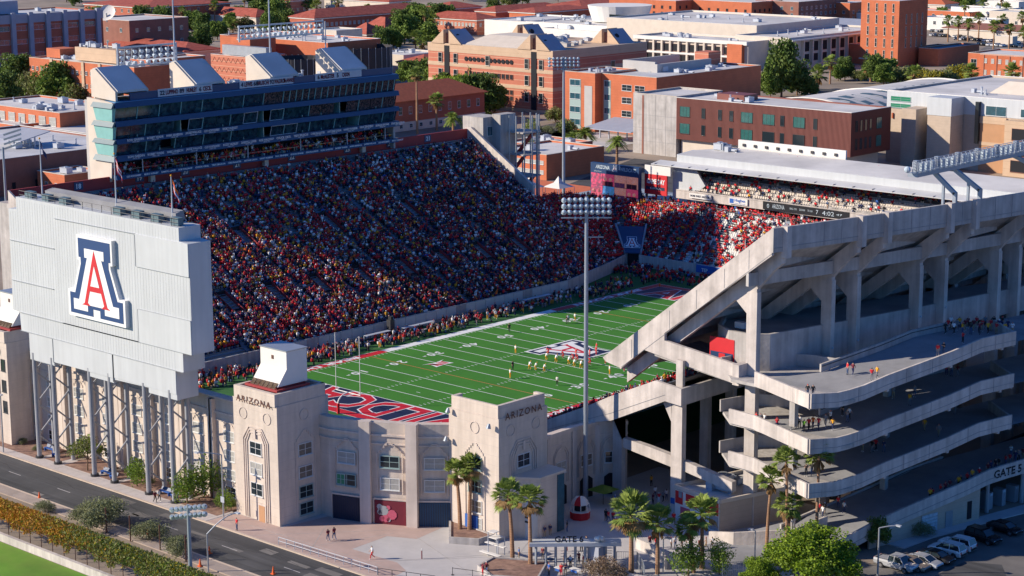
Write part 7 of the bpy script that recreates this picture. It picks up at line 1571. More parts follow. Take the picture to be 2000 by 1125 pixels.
# ------------------------------------------------------------ people
def person_proto(pose):
    J = dict(pel=(0,0,.95,.145),waist=(0,.0,1.08,.125),chest=(0,.0,1.30,.155),neck=(0,.01,1.49,.058),head=(0,.03,1.60,.088),top=(0,.02,1.70,.070),nose=(0,.115,1.60,.02))
    sh = 1.43
    P = dict(stand=dict(la=(-.20,.0,1.16),lh=(-.22,.06,.92),ra=(.21,.0,1.16),rh=(.23,.08,.92),lk=(-.11,.03,.50),lf=(-.12,-.02,.09),rk=(.11,.02,.50),rf=(.13,-.03,.09)),
             walk=dict(la=(-.24,-.12,1.18),lh=(-.24,-.10,.94),ra=(.24,.10,1.18),rh=(.23,.26,.98),lk=(-.10,.20,.52),lf=(-.10,.24,.10),rk=(.10,-.02,.50),rf=(.10,-.36,.16)),
             phone=dict(la=(-.24,.06,1.18),lh=(-.10,.30,1.28),ra=(.24,.06,1.18),rh=(.09,.31,1.30),lk=(-.11,.03,.50),lf=(-.14,-.02,.09),rk=(.11,.02,.50),rf=(.14,-.0,.09)),
             ready=dict(la=(-.30,.22,1.0),lh=(-.18,.42,.80),ra=(.30,.22,1.0),rh=(.18,.42,.80),lk=(-.22,.22,.46),lf=(-.24,-.06,.09),rk=(.22,.22,.46),rf=(.24,-.06,.09)),
             wave=dict(la=(-.34,.02,1.50),lh=(-.32,.05,1.78),ra=(.24,.02,1.18),rh=(.23,.10,.94),lk=(-.11,.03,.50),lf=(-.12,-.02,.09),rk=(.11,.02,.50),rf=(.13,-.03,.09)))[pose]
    dy, dz = (.16,-.17) if pose == 'ready' else (0,0)
    if pose == 'ready':
        for k,(a,b) in dict(waist=(.04,-.12),chest=(.18,-.17),neck=(.30,-.17),head=(.36,-.15),top=(.36,-.14),nose=(.44,-.17),pel=(-.06,-.15)).items(): x,y,z,r = J[k]; J[k] = (x,y+a,z+b,r)
    cy, cz = J['chest'][1], J['chest'][2]
    for s,c in ((-1,'l'),(1,'r')):
        J[c+'sh'] = (s*.185,cy,cz+.12,.075); J[c+'el'] = (*P[c+'a'],.052); J[c+'wr'] = (*P[c+'h'],.034); h = Vector(P[c+'h']); e = Vector(P[c+'a']); d = (h-e).normalized()
        J[c+'pa'] = (*(h+d*.07),.036); side = Vector((0,1,0)) if abs(d.y) < .8 else Vector((1,0,0))
        for i in range(4): J[c+'f%d' % i] = (*(h+d*(.14+.012*(1.5-abs(i-1.5)))+side*(.026*(i-1.5))),.0095)
        J[c+'th'] = (*(h+d*.09+side*.05),.011)
        J[c+'hip'] = (s*.095,J['pel'][1],J['pel'][2]-.07,.098); J[c+'kn'] = (*P[c+'k'],.066); f = P[c+'f']; J[c+'an'] = (*f,.045); J[c+'to'] = (f[0],f[1]+.17,max(.035,f[2]-.05),.038)
    E_ = [('pel','waist'),('waist','chest'),('chest','neck'),('neck','head'),('head','top')]
    for c in 'lr': E_ += [('chest',c+'sh'),(c+'sh',c+'el'),(c+'el',c+'wr'),(c+'wr',c+'pa'),('pel',c+'hip'),(c+'hip',c+'kn'),(c+'kn',c+'an'),(c+'an',c+'to'),(c+'pa',c+'th')]+[(c+'pa',c+'f%d' % i) for i in range(4)]
    ks = [k for k in J if k != 'nose']; ix = {k:i for i,k in enumerate(ks)}
    me = bpy.data.meshes.new('p'); me.from_pydata([J[k][:3] for k in ks],[(ix[a],ix[b]) for a,b in E_],[]); o = bpy.data.objects.new('p',me); COL.objects.link(o)
    m = o.modifiers.new('s','SKIN'); sv = me.skin_vertices[0].data
    for i,k in enumerate(ks): r = J[k][3]; sv[i].radius = (r*1.15,r*.9) if k in ('chest','waist','pel') else (r,r)
    sv[0].use_root = True
    o.modifiers.new('ss','SUBSURF').levels = 1
    ev = bpy.data.meshes.new_from_object(o.evaluated_get(bpy.context.evaluated_depsgraph_get())); bpy.data.objects.remove(o)
    ev.name = 'person'; ev.materials.clear()
    for n in ('skin','cloth_red','cloth_denim','cloth_white','hair_dark'): ev.materials.append(MATS[n])
    segs = [(Vector(J[a][:3]),Vector(J[b][:3]),a,b) for a,b in E_]
    hc = Vector(J['head'][:3]); mi = []
    for p in ev.polygons:
        c = p.center; best = min(segs,key=lambda s:((c-s[0])-(s[1]-s[0])*max(0,min(1,(c-s[0]).dot(s[1]-s[0])/max(1e-6,(s[1]-s[0]).length_squared)))).length)
        a,b = best[2],best[3]
        if b in ('head','top'): k = 4 if (c.z > hc.z+.03 or c.y < hc.y-.02) else 0
        elif b == 'neck': k = 1 if c.z < J['neck'][2]-.05 else 0
        elif b in ('waist','chest','lsh','rsh') or (a in ('lsh','rsh')): k = 1
        elif a in ('lel','rel'): k = 0
        elif b[1:] in ('wr','pa','th') or b[1:2] == 'f': k = 0
        elif b[1:] == 'to' or (b[1:] == 'an' and c.z < .13): k = 3
        else: k = 2
        mi.append(k)
    ev.polygons.foreach_set('material_index',mi); ev.polygons.foreach_set('use_smooth',[True]*len(mi)); ev.update(); return ev
PPM = {k:person_proto(k) for k in ('stand','walk','phone','ready','wave')}
NP = 0
COLN = dict(red='red',navy='navy',white='white',gold='gold',black='black',grey='grey',denim='denim',khaki='khaki',orange='orange',blue='blue',green='lime green',maroon='maroon',tan='tan',pink='pink')
def person(x,y,z,top,bot,pose,rz,label,group,hair=None,skin='skin',shoes=None,s=None):
    global NP
    o = bpy.data.objects.new('person',PPM[pose]); COL.objects.link(o); o.location = (x,y,z); o.rotation_euler = (0,0,rz); s = s or random.uniform(.95,1.06); o.scale = (s,s,s)
    sl = o.material_slots
    for i,m in enumerate((skin,'cloth_'+top,'cloth_'+bot,shoes or random.choice(['cloth_white','cloth_black']),hair or random.choice(['hair_dark','hair_dark','trunk','cloth_red','cloth_white','cloth_navy']))):
        sl[i].link = 'OBJECT'; sl[i].material = MATS[m]
    tag(o,label,'person',group); NP += 1; return o
rp_ = random.Random(11)
def rc(l): return rp_.choice(l)
# plaza walkers
for px,py,t_,b_,po,rz,l in ((463,1036,'red','denim','stand',3.,'person in a red top and blue jeans standing alone by the left ARIZONA tower'),(641,1057,'maroon','denim','walk',1.2,'left walker of the pair on the red plaza, dark red top and pale jeans'),(653,1055,'maroon','denim','walk',1.3,'right walker of the pair on the red plaza, long dark hair'),(727,1092,'white','red','walk',2.6,'person in a white top and red shorts crossing the plaza alone'),
        (303,982,'maroon','black','walk',-1.7,'left walker in maroon and black on the roadside pavement'),(311,979,'white','black','walk',-1.7,'right walker in a white shirt on the roadside pavement')):
    x,y = at(px,py,.12); person(x,y,.12,t_,b_,po,rz,l,'people on the pavement and plaza',hair='hair_dark')
zg = lambda x,y:(930+x/6.081,940+y/6.081); zh = lambda x,y:(1180+x/6.081,940+y/6.081); zf = lambda x,y:(1400+x/2.343,620+y/2.343)
G6 = [((80,1120),'maroon','red','wave','waving person in maroon at the left of the lower planter'),((125,1115),'maroon','white','walk','short person in maroon beside the waving one'),((510,935),'blue','khaki','stand','guard in a blue shirt and white cap by the planter palms'),((790,930),'maroon','black','stand','person in dark red behind the left gate bars'),((1080,835),'red','red','stand','person all in red behind the GATE 6 beam'),
 ((1045,1000),'maroon','black','stand','dark clad person waiting inside GATE 6'),((1120,1030),'white','black','stand','person in a white shirt in the GATE 6 queue'),((1060,1120),'navy','khaki','phone','staff member in navy and khaki at the front of GATE 6'),((1220,990),'maroon','black','phone','person in maroon in the middle of the GATE 6 bars'),((1270,1020),'red','khaki','stand','person in red and khaki in the GATE 6 bars'),
 ((1250,850),'white','black','stand','person in white behind the GATE 6 lettering'),((1010,1125),'red','red','stand','person in a bright red jersey at the bottom edge below GATE 6'),((1355,1115),'white','black','stand','person in white and black holding a sign below GATE 6'),((1445,1120),'blue','white','stand','person in bright blue at the bottom below GATE 6'),((1505,1060),'navy','khaki','stand','staff member in navy and tan right of the GATE 6 queue'),((865,1122),'blue','black','stand','guard in blue with a white cap at the bottom edge'),
 ((1310,800),'black','black','stand','dark clad person behind the right half of GATE 6'),((815,672),'navy','khaki','stand','left of two people in blue leaning on the entrance block'),((880,655),'navy','khaki','stand','right of two people in blue leaning on the entrance block'),((1080,610),'black','denim','stand','person in black near the kiosk corner')]
for (p,t_,b_,po,l) in G6: x,y = at(*zg(*p),.1); person(x,y,.1,t_,b_,po,rp_.uniform(2,4),l,'people at the GATE 6 entrance',hair=rc(['hair_dark','cloth_white','cloth_red','trunk']))
G7 = [((545,790),'maroon','navy'),((610,810),'red','navy'),((795,810),'white','black'),((845,795),'white','denim'),((925,790),'maroon','tan'),((1000,830),'white','navy'),((1022,830),'red','denim'),((1130,840),'red','denim'),((1210,815),'tan','khaki'),((1285,810),'white','khaki'),((50,490),'red','denim'),((105,490),'red','navy'),((130,570),'red','grey'),((580,280),'maroon','black'),((605,200),'white','navy'),((650,270),'red','white'),((740,230),'white','denim'),((470,330),'maroon','black'),((825,520),'red','black'),((592,670),'red','tan'),((1040,1020),'red','black'),((130,300),'blue','grey'),((560,60),'gold','black'),((830,110),'white','black'),((1100,60),'grey','black'),((20,480),'black','black'),((400,300),'maroon','black'),((700,250),'grey','black')]
for i,(p,t_,b_) in enumerate(G7): x,y = at(*zh(*p),.1); person(x,y,.1,t_,b_,rc(['stand','walk','phone']),rp_.uniform(0,6.28),'person in %s with %s below, %s' % (COLN[t_],COLN[b_],['by the curved wall, first','by the curved wall, second','beyond the wall with a bag','in the walking pair beyond the wall','alone before the mural','nearest the mural, left','nearest the mural, behind','between the two mural palms','right of the mural palm','at the ramp wall corner','left of the big gate palm, first','left of the big gate palm, second','left of the big gate palm, third','deep in the shade by the column','brightest in the shade under the stand','beside the white shirt in the shade','under the stand by the back wall','in the shade behind the tables','standing against the front column','half hidden by the second palm','below the leaning palm','beside the green canopy','in the dark concourse, gold top','in the dark concourse, white top','in the dark passage right of the column','at the kiosk edge in black','in the shade near the first column','in the shade right of the red shirt'][i]),'people between the kiosk and the mural')
# ramps
def onramp(px,py,lv):
    zt = (21.7,16.,10.4,None)[lv]; z = (zt or 4)-1.35
    for k in range(12):
        p = on(px,py,z)
        z = (zt+zr(p.y)-1.35) if lv < 3 else float(np.interp(p.y,YG,ZG))
        if lv < 3 and p.y < -58: z = zt-1.5
    return p.x,p.y,z
RL = [[(598,262),(622,265),(708,290),(733,280),(415,365),(440,365),(1125,120),(1010,180),(1038,172)]+[(1045+i*13,78-(i%3)*14) for i in range(23)]+[(1352,78),(1290,62)],
 [(342,512),(367,508),(378,508),(398,525),(420,518),(440,510),(465,520),(497,502),(520,485),(530,515),(597,480),(605,470),(575,452),(180,490),(200,492),(218,495),(275,515),(808,374),(882,405),(905,365),(1050,268),(1072,270),(1102,270)],
 [(365,688),(408,728),(434,725),(668,615),(710,620),(727,612),(763,618),(950,518),(1015,545),(1088,448),(328,640)],
 [(555,872),(582,896),(485,918),(493,900),(470,902),(985,835),(975,840),(1022,818),(1045,806),(1065,796),(1105,782),(1115,776),(1145,765),(1168,752),(1200,740),(1240,720),(1252,714),(1275,700),(1290,694),(1320,684),(1340,676),(1365,666),(1380,660),(1400,650),(1345,640)]]
LVN = ['top walkway','second walkway','third walkway','lowest walkway']; used = {}
for lv,pts_ in enumerate(RL):
    for i,p in enumerate(pts_):
        x,y,z = onramp(*zf(*p),lv); c = ['red','maroon','black','white','navy','red','black','gold','grey','red'] ; t_ = rc(c); b_ = rc(['black','navy','denim','khaki','grey'])
        if lv == 1 and i == 3: t_ = 'green'
        if lv == 1 and i == 5: t_ = 'orange'
        if lv == 2 and i == 7: t_ = 'gold'
        if lv == 3 and i == 1: t_ = 'white'
        w = 'near the landing' if y < -58 else 'halfway along' if y < -42 else 'towards the far end'
        if lv == 0 and y > -38: w = 'in the crowd at the far end'
        person(x,y,z,t_,b_,rc(['walk','walk','stand','phone']),rp_.choice([0,3.14])+rp_.uniform(-.5,.5),'person in %s and %s on the %s, %s' % (COLN[t_],COLN[b_],LVN[lv],w),'people on the concrete walkways')
# field
zr2 = lambda x,y:(880+x/5.627,640+y/5.627); zr3 = lambda x,y:(1060+x/5.627,540+y/5.627)
FW = [(zr2(715,288),'stand'),(zr2(865,465),'ready'),(zr2(930,470),'ready'),(zr2(1025,487),'ready'),(zr2(655,560),'stand'),(zr2(1048,360),'ready'),(zr2(1155,385),'ready'),(zr2(1295,410),'ready'),(zr2(1355,432),'ready'),(zr2(1430,450),'ready'),(zr3(735,1085),'stand'),(zr3(355,495),'walk')]
for i,(p,po) in enumerate(FW): x,y = at(*p); person(x,y,0.02,'white','gold',po,-.2+rp_.uniform(-.3,.3),'player in white shirt and gold helmet, %s' % ['alone behind the midfield emblem','left of the three in a row','middle of the three in a row','right of the three in a row','beside the official nearest the camera','at the left end of the scrimmage line','second from the left on the line','centre of the line','right of centre on the line','at the tall pole','split wide nearest the concrete stand','far away near the 20-yard line'][i],'players in white and gold',hair='cloth_gold',shoes='cloth_white')
FRd = [(zr2(1075,300)),(zr2(1240,340)),(zr2(1350,365)),(zr2(1395,372)),(zr2(1535,412)),(zr2(1605,262)),(zr3(690,962)),(zr3(895,1045)),(zr2(1380,330)),(zr2(1600,300)),(zr2(1530,330))]
for i,p in enumerate(FRd): x,y = at(*p); person(x,y,.02,'red','red',rc(['ready','stand']),2.9+rp_.uniform(-.3,.3),'football player all in red, %s' % ['on the left of the emblem','above the left linemen','in the middle of the line','in the middle of the line, right','right beside the tall pole','standing at the right of the emblem','by the tip of the concrete parapet','under the concrete parapet','behind the line','behind the pole','partly behind the pole'][i],'players in red',hair='cloth_white',shoes='cloth_white')
for i,(p,t_) in enumerate(((zr2(683,470),'black'),(zr2(1172,637),'white'),(zr2(645,52),'black'),(zr3(262,520),'black'),(zr3(280,512),'white'))): x,y = at(*p); person(x,y,.02,t_,'black','stand' if i != 2 else 'walk',rp_.uniform(0,6),'official in %s and black, %s' % (t_,['beside the nearest white player','alone near the 30-yard number','running near the far 50','left of a pair near the far 30','right of a pair near the far 30'][i]),'match officials',hair='cloth_black')
# west sideline and the near corner
k = 0
for i in range(300-NP-4):
    y = rp_.uniform(-58,52); x = rp_.choice([rp_.uniform(-29.5,-27.4),rp_.uniform(-32.5,-28)])
    if y < -44: x = rp_.uniform(-34,-26)
    if y < -30: t_,b_ = rc([('orange','black'),('gold','black'),('black','black'),('red','navy'),('white','gold')]); w = 'by the near corner of the pressbox sideline'
    elif y < 34: t_,b_ = rc([('white','gold'),('white','gold'),('white','gold'),('white','black'),('maroon','gold'),('black','grey'),('navy','gold'),('red','black'),('blue','khaki')]); w = 'in the team area of the pressbox sideline'
    else: t_,b_ = rc([('red','navy'),('navy','black'),('black','black'),('gold','black')]); w = 'in shade, far end of the pressbox sideline'
    person(x,y,.02,t_,b_,rc(['stand','stand','walk','phone']),rp_.uniform(-2.2,-1.),'person in %s and %s %s' % (COLN[t_],COLN[b_],w),'people along the pressbox sideline')
# remaining small figures join the crowd mesh
for i in range(330):
    y = rp_.uniform(-58,60); PP.append((rp_.uniform(-33.4,-27.6),y,.02)); DD.append((1,0))
for i in range(120): PP.append((rp_.uniform(-42,-18),rp_.uniform(59.5,67.5),.02)); DD.append((0,-1))
for i in range(40): PP.append((rp_.uniform(-34,-27),rp_.uniform(-66,-56),.02)); DD.append((1,0))
for i in range(26): PP.append((rp_.uniform(40,60),rp_.uniform(-70,-62),.02)); DD.append((0,1))
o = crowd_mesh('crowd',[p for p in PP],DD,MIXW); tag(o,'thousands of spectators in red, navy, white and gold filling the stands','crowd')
PE = []; DE = []
for r_ in range(36):
    for y in np.arange(-61,-30,.6):
        if rng.random() < .8: t = (r_+.55)/36; PE.append((35+33.2*t,y,1.8+15.4*r_/36)); DE.append((-1,0))
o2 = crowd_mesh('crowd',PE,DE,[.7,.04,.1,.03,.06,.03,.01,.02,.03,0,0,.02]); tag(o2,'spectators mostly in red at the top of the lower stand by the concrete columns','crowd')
# ------------------------------------------------------------ cars
def car_parts(kind):
    """long axis +x is the front; returns list of (name, mesh object, children)"""
    if kind == 'suv': L,W,Hh = 4.75,1.92,1.76; st = [(-2.37,.50,.80,.95),(-2.30,.30,.98,1.02),(-1.9,.26,1.06,1.06),(-1.0,.26,1.06,1.06),(.6,.26,1.04,1.04),(1.0,.26,1.03,1.03),(1.9,.27,.96,.96),(2.25,.32,.82,.84),(2.37,.46,.66,.7)]; gh = [(-2.25,1.02),(-1.95,1.68),(-1.3,1.75),(.1,1.73),(.45,1.62),(1.15,1.03)]
    elif kind == 'pickup': L,W,Hh = 5.5,1.98,1.86; st = [(-2.75,.55,.95,1.05),(-2.7,.38,1.10,1.1),(-1.9,.32,1.12,1.12),(-.7,.32,1.12,1.12),(.8,.32,1.10,1.1),(1.4,.32,1.08,1.08),(2.4,.34,1.02,1.02),(2.68,.40,.90,.92),(2.75,.5,.75,.8)]; gh = [(-.75,1.1),(-.6,1.78),(-.3,1.86),(.6,1.84),(.9,1.76),(1.5,1.09)]
    else: L,W,Hh = 4.6,1.82,1.45; st = [(-2.3,.45,.75,.88),(-2.2,.28,.93,.96),(-1.7,.22,.99,.99),(-.9,.22,.98,.98),(.6,.22,.94,.94),(1.0,.22,.92,.92),(1.8,.24,.82,.82),(2.2,.28,.70,.72),(2.3,.40,.56,.6)]; gh = [(-1.85,.98),(-1.1,1.38),(-.6,1.45),(.15,1.42),(.45,1.35),(1.25,.93)]
    hw = W/2; mb = MB(); rings = []
    for i,(x,zb,zs,zt) in enumerate(st):
        k = .86 if i in (0,len(st)-1) else .96 if i in (1,len(st)-2) else 1.
        rings.append([(x,-hw*k*.90,zb),(x,-hw*k,zb+.16),(x,-hw*k,zs-.22),(x,-hw*k*.93,zs),(x,-hw*k*.55,zt+.03),(x,hw*k*.55,zt+.03),(x,hw*k*.93,zs),(x,hw*k,zs-.22),(x,hw*k,zb+.16),(x,hw*k*.90,zb)])
    vs = [p for r in rings for p in r]; n = 10
    fs = [(i*n+j,i*n+(j+1) % n,(i+1)*n+(j+1) % n,(i+1)*n+j) for i in range(len(rings)-1) for j in range(n)]+[tuple(range(n)),tuple(reversed(range((len(rings)-1)*n,len(rings)*n)))]
    fs = [tuple(reversed(f)) for f in fs]; mb.add(vs,fs,0)
    # roof skin over the cabin
    wt = hw*.74; wb = hw*.90
    rt = [(x,z) for x,z in gh[1:-1]]
    for (xa,za),(xb,zb) in zip(rt[:-1],rt[1:]): mb.add([(xa,-wt,za),(xb,-wt,zb),(xb,wt,zb),(xa,wt,za)],[(0,1,2,3)],0)
    # pillars
    for s in (-1,1):
        for (a,b) in ((gh[0],gh[1]),(gh[-1],gh[-2])): mb.beam((a[0],s*wb,a[1]),(b[0],s*wt,b[1]),.09,.07,0)
        xm = (gh[1][0]+gh[-2][0])/2; mb.beam((xm,s*wb,gh[0][1]),(xm,s*(wt+.01),gh[2][1]-.03),.09,.05,0); mb.beam((gh[1][0],s*wt,gh[1][1]),(gh[-2][0],s*wt,gh[-2][1]),.06,.06,0)
    for s in (-1,1):   # dark wheel wells
        for x in (-L*.30,L*.31): mb.tube((x,s*(hw+.004),.36),(x,s*(hw-.15),.36),.40,n=14,mi=1)
    body = mb
    g = MB(); z0 = gh[0][1]-.02
    for (a,b) in zip(gh[:-1],gh[1:]):
        for s in (-1,1): g.add([(a[0],s*wb*.985,z0),(b[0],s*wb*.985,z0),(b[0],s*wt*(1 if b[1] > z0+.1 else 1.2),max(b[1]-.04,z0)),(a[0],s*wt*(1 if a[1] > z0+.1 else 1.2),max(a[1]-.04,z0))],[(0,1,2,3)],0)
    for a,b in ((gh[0],gh[1]),(gh[-2],gh[-1])):
        ya = wb if a[1] < z0+.1 else wt; yb = wb if b[1] < z0+.1 else wt; g.add([(a[0],-ya*.97,a[1]+.01),(b[0],-yb*.97,b[1]+.01),(b[0],yb*.97,b[1]+.01),(a[0],ya*.97,a[1]+.01)],[(0,1,2,3)],0)
    if kind == 'pickup': bed = MB(); bed.box(-2.55,-.78,1.1,-.85,.78,1.14,0)
    out = [('body',body,['cloth_white','rubber'],[]),('windows',g,['glass_dark'],[])]
    if kind == 'pickup': out.append(('cargo_bed',bed,['rubber'],[]))
    for s in (-1,1):
        for x in (-L*.30,L*.31):
            w = MB(); w.tube((x,s*(hw-.20),.34),(x,s*(hw+.02),.34),.34,n=16); r_ = MB(); r_.tube((x,s*(hw+.0),.34),(x,s*(hw+.035),.34),.21,n=10)
            out.append(('wheel',w,['rubber'],[('rim',r_,['chrome'])]))
        hl = MB(); hl.box(L/2-.22,s*(hw*.62)-.2,st[-1][2]-.06,L/2-.02,s*(hw*.62)+.2,st[-1][2]+.09); out.append(('headlight',hl,['lamp_glass'],[]))
        tlm = MB(); tlm.box(-L/2-.0,s*(hw*.72)-.12,st[0][2]-.14,-L/2+.14,s*(hw*.72)+.12,st[0][2]+.16); out.append(('tail_light',tlm,['tail_red'],[]))
        mr = MB(); mr.box(gh[-1][0]-.35,s*(hw*.98)-.02*s,gh[-1][1]+.0,gh[-1][0]-.2,s*(hw+.16),gh[-1][1]+.14); out.append(('mirror',mr,['rubber'],[]))
    bp_ = MB(); bp_.box(L/2-.06,-hw*.7,st[-1][1]-.1,L/2+.02,hw*.7,st[-1][1]+.12); out.append(('bumper',bp_,['rubber'],[])); out.append(('bumper',MB().box(-L/2-.02,-hw*.7,st[0][1]-.12,-L/2+.06,hw*.7,st[0][1]+.08),['rubber'],[]))
    return out
def carmat(name,c,metal=.2): return mat('paint_'+name,c,.25,metal=metal,spec=.6)
for n_,c in dict(white=(.75,.75,.75),black=(.012,.012,.016),silver=(.45,.46,.48),tan=(.30,.24,.19),navy=(.02,.03,.07),grey=(.16,.17,.19),red=(.4,.02,.02)).items(): carmat(n_,c)
def car(kind,color,x,y,rz,label,z=.015):
    t = T('parked_car' if kind != 'pickup' else 'parked_pickup',label,'car' if kind != 'pickup' else 'pickup truck',(0,0,0),'cars parked beside the block wall')
    for nm,mb,ms,sub in car_parts(kind):
        ms = [('paint_'+color) if m == 'cloth_white' else m for m in ms]; o = mb.obj(nm,ms,t)
        for sn,sm,smm in sub: sm.obj(sn,smm,o)
    t.location = (x,y,z); t.rotation_euler = (0,0,rz); return t
z5f = lambda x,y:(1700+x/6.667,960+y/6.667)
for kind,colr,p,rz,dx,dy,l in (('pickup','silver',(520,1095),0,-2.6,1.,'silver car with dark roof rack bars, lowest in the parked row'),('sedan','tan',(690,1080),0,-2.2,.9,'bronze-brown saloon with dark roof, second from the bottom of the row'),('sedan','silver',(850,1045),0,-2.2,.9,'silver saloon with a black roof, nose to the right'),('sedan','black',(1010,985),0,-2.2,.9,'black saloon between the silver saloon and the white estate'),
        ('suv','white',(1170,900),math.pi,-2.4,.9,'white crossover showing its rear, next to the black saloon'),('suv','white',(1300,825),math.pi,-2.4,.9,'larger white four-wheel drive with roof bars and dark rear glass'),('suv','black',(1640,725),-.15,-2.4,.9,'black four-wheel drive facing right in the shade'),('sedan','black',(1900,600),-.1,-2.2,.9,'black saloon deepest in the shade at the right edge')):
    x,y = at(*z5f(*p)); car(kind,colr,x+dx,y+dy,rz,l)
# far car park: one simple mesh per car
def farcar(color):
    m = MB()
    for nm,mb,ms,sub in car_parts('sedan' if color in ('white','grey','red') else 'suv'):
        if nm in ('body','windows','wheel'):
            k = {'body':0,'windows':1,'wheel':2}[nm]; m.add(mb.v,mb.f,k)
    o = m.obj('parked_car',['paint_'+color,'glass_dark','rubber']); COL.objects.unlink(o); return o
FC = {c:farcar(c) for c in ('white','black','silver','navy','grey','red')}
i = 0
for row,(yy,x0_,x1_) in enumerate(((0,1812,1900),(1,1870,1990),(2,1905,2000),(3,1822,1990))):
    py = (70,78,88,62)[row]
    for px in range(x0_,x1_,(9,9,9,10)[row]):
        if rp_.random() < .18: continue
        c = rc(['white','white','silver','black','navy','grey','white','black']); 
        if row == 2 and px > 1915 and i % 37 == 5: c = 'red'
        x,y = at(px,py+(px-x0_)*.06); o = FC[c].copy(); COL.objects.link(o); o.name = 'parked_car'; o.location = (x,y,.03); o.rotation_euler = (0,0,R(90)+rp_.uniform(-.05,.05)); tag(o,'small %s car in the %s row of the distant car park' % (c,['second','third','nearest','farthest'][row]),'car','cars in the distant car park'); i += 1
# ------------------------------------------------------------ street furniture
def cone(px,py,l):
    x,y = at(px,py); t = T('traffic_cone',l,'traffic cone',(x,y,0),'traffic cones along the road'); MB().box(x-.28,y-.28,.01,x+.28,y+.28,.07).obj('base','cone_orange',t); mb = MB(); mb.tube((x,y,.07),(x,y,.95),.2,.05,n=10,mi=0); mb.tube((x,y,.5),(x,y,.68),.125,.09,n=10,mi=1); mb.obj('cone',['cone_orange','white_paint'],t)
for px,py,l in ((77,974,'orange cone farthest left on the road edge'),(180,1006,'orange cone behind the grey verge bush'),(288,1043,'orange cone between the rusty posts'),(409,1081,'orange cone right beside the bent street lamp'),(391,1106,'small orange cone below the floodlight pole'),(534,1121,'orange cone at the bottom edge before the plaza railing')): cone(px,py,l)
def lamp(label, bx, by, tx, ty, armpx=None, r=.09, name='street_lamp', z=0):
    x,y = at(bx,by,z); M = S.camera.matrix_world; c = M.translation
    def onv(px,py): d = M.to_3x3() @ Vector(((px-1000)/3858.1,(562.5-py)/3858.1,-1)); k = ((x-c.x)*d.x+(y-c.y)*d.y)/(d.x**2+d.y**2); return c+d*k
    top = onv(tx,ty); t = T(name,label,'street lamp',(x,y,z)); MB().tube((x,y,z),(x,y,top.z),r*1.2,r,n=8).obj('pole','galvanised',t)
    if armpx:
        e = onv(*armpx); e = Vector((e.x,e.y,e.z)); mb = MB(); pr = Vector((x,y,top.z)); h = e-pr
        for k in range(1,7): q = k/6; p = Vector((x,y,top.z))+Vector((h.x*q,h.y*q,h.z*math.sin(q*math.pi/2))); mb.tube(pr,p,r*.8,n=6); pr = p
        mb.obj('arm','galvanised',t); MB().box(e.x-.35,e.y-.2,e.z-.08,e.x+.35,e.y+.2,e.z+.08).obj('lamp_head','steel_white',t)
    return t
lamp('bent grey street lamp on the near verge, arm reaching towards the tower',407,1118,406,1043,(464,1002)); lamp('tall street lamp with a small sign in front of the left ARIZONA tower',437,1018,434,888,(384,884)); lamp('curved arm street lamp beside the parked cars',1714,1124,1714,1031,(1755,1027),.1)
lamp('short lamp post at the foot of the walkways',1474,1103,1474,1037,(1467,1034),.07); lamp('lamp post between the GATE 6 fence and the mural',1295,1122,1295,1053,(1306,1051),.07); lamp('short lamp post behind the low palm by the walkways',1549,1062,1549,1018,(1543,1017),.07); lamp('pair of thin dark poles at the left edge by the western tower',7,885,4,772,(1,771),.08)
x,y = at(437,1018); tag(MB().box(x-.35,y-.12,2.6,x+.35,y-.06,3.4).obj('street_sign','steel_white'),'small white sign plate on the street lamp by the left tower','sign')
# sports light over the practice lawn
x,y = 49.6,-125.3; t = T('floodlight','blue-grey floodlight mast with two rows of round lamps over the practice lawn','floodlight',(x,y,0)); MB().tube((x,y,0),(x,y,12.1),.26,.2,n=10).obj('pole','steel_blue',t)
for k,z in enumerate((11.9,11.0)):
    a = Vector((x-2.4,y-.9,z-.65)); b = Vector((x+2.2,y+.9,z+.35)); MB().beam(a,b,.14,.14).obj('cross_arm','steel_blue',t)
    for i in range(8):
        p = a+(b-a)*(i+.5)/8; mb = MB(); mb.tube(p+Vector((.15,-.15,.12)),p+Vector((-.35,.35,-.25)),.16,.36,n=10); mb.obj('lamp','lamp_glass',t)
x,y = at(283,1098,3.); t = T('loudspeaker','black box loudspeaker on a short post behind the creeper fence','speaker',(x,y,0)); MB().tube((x,y,0),(x,y,3.2),.08,n=6).obj('post','dark_metal',t); MB().box(x-.5,y-.3,2.9,x+.5,y+.3,4.3).obj('cabinet','rubber',t)
# blue benches between the scoreboard legs
for px,py,l in ((97,884,'long blue bench beside the first scoreboard leg'),(108,895,'short blue bench left of the acacia'),(208,930,'long blue bench by the third scoreboard leg'),(222,938,'short blue bench by the fourth scoreboard leg'),(322,968,'long blue bench behind the two walkers'),(341,975,'short blue bench at the last scoreboard leg')):
    x,y = at(px,py); t = T('bench',l,'bench',(x,y,.17),'blue benches'); mb = MB(); w = 1.1 if 'long' in l else .6; mb.box(x-w,y-.25,.6,x+w,y+.25,.66); mb.obj('seat','cloth_blue',t); mb = MB(); mb.ext([(x-w,y+.25,.7),(x-w,y+.45,1.1),(x-w,y+.49,1.1),(x-w,y+.29,.7)],(2*w,0,0)); mb.obj('backrest','navy_metal',t)
    for s in (-1,1): MB().box(x+s*(w-.1)-.04,y-.22,.17,x+s*(w-.1)+.04,y+.22,.6).obj('leg','cloth_blue',t)
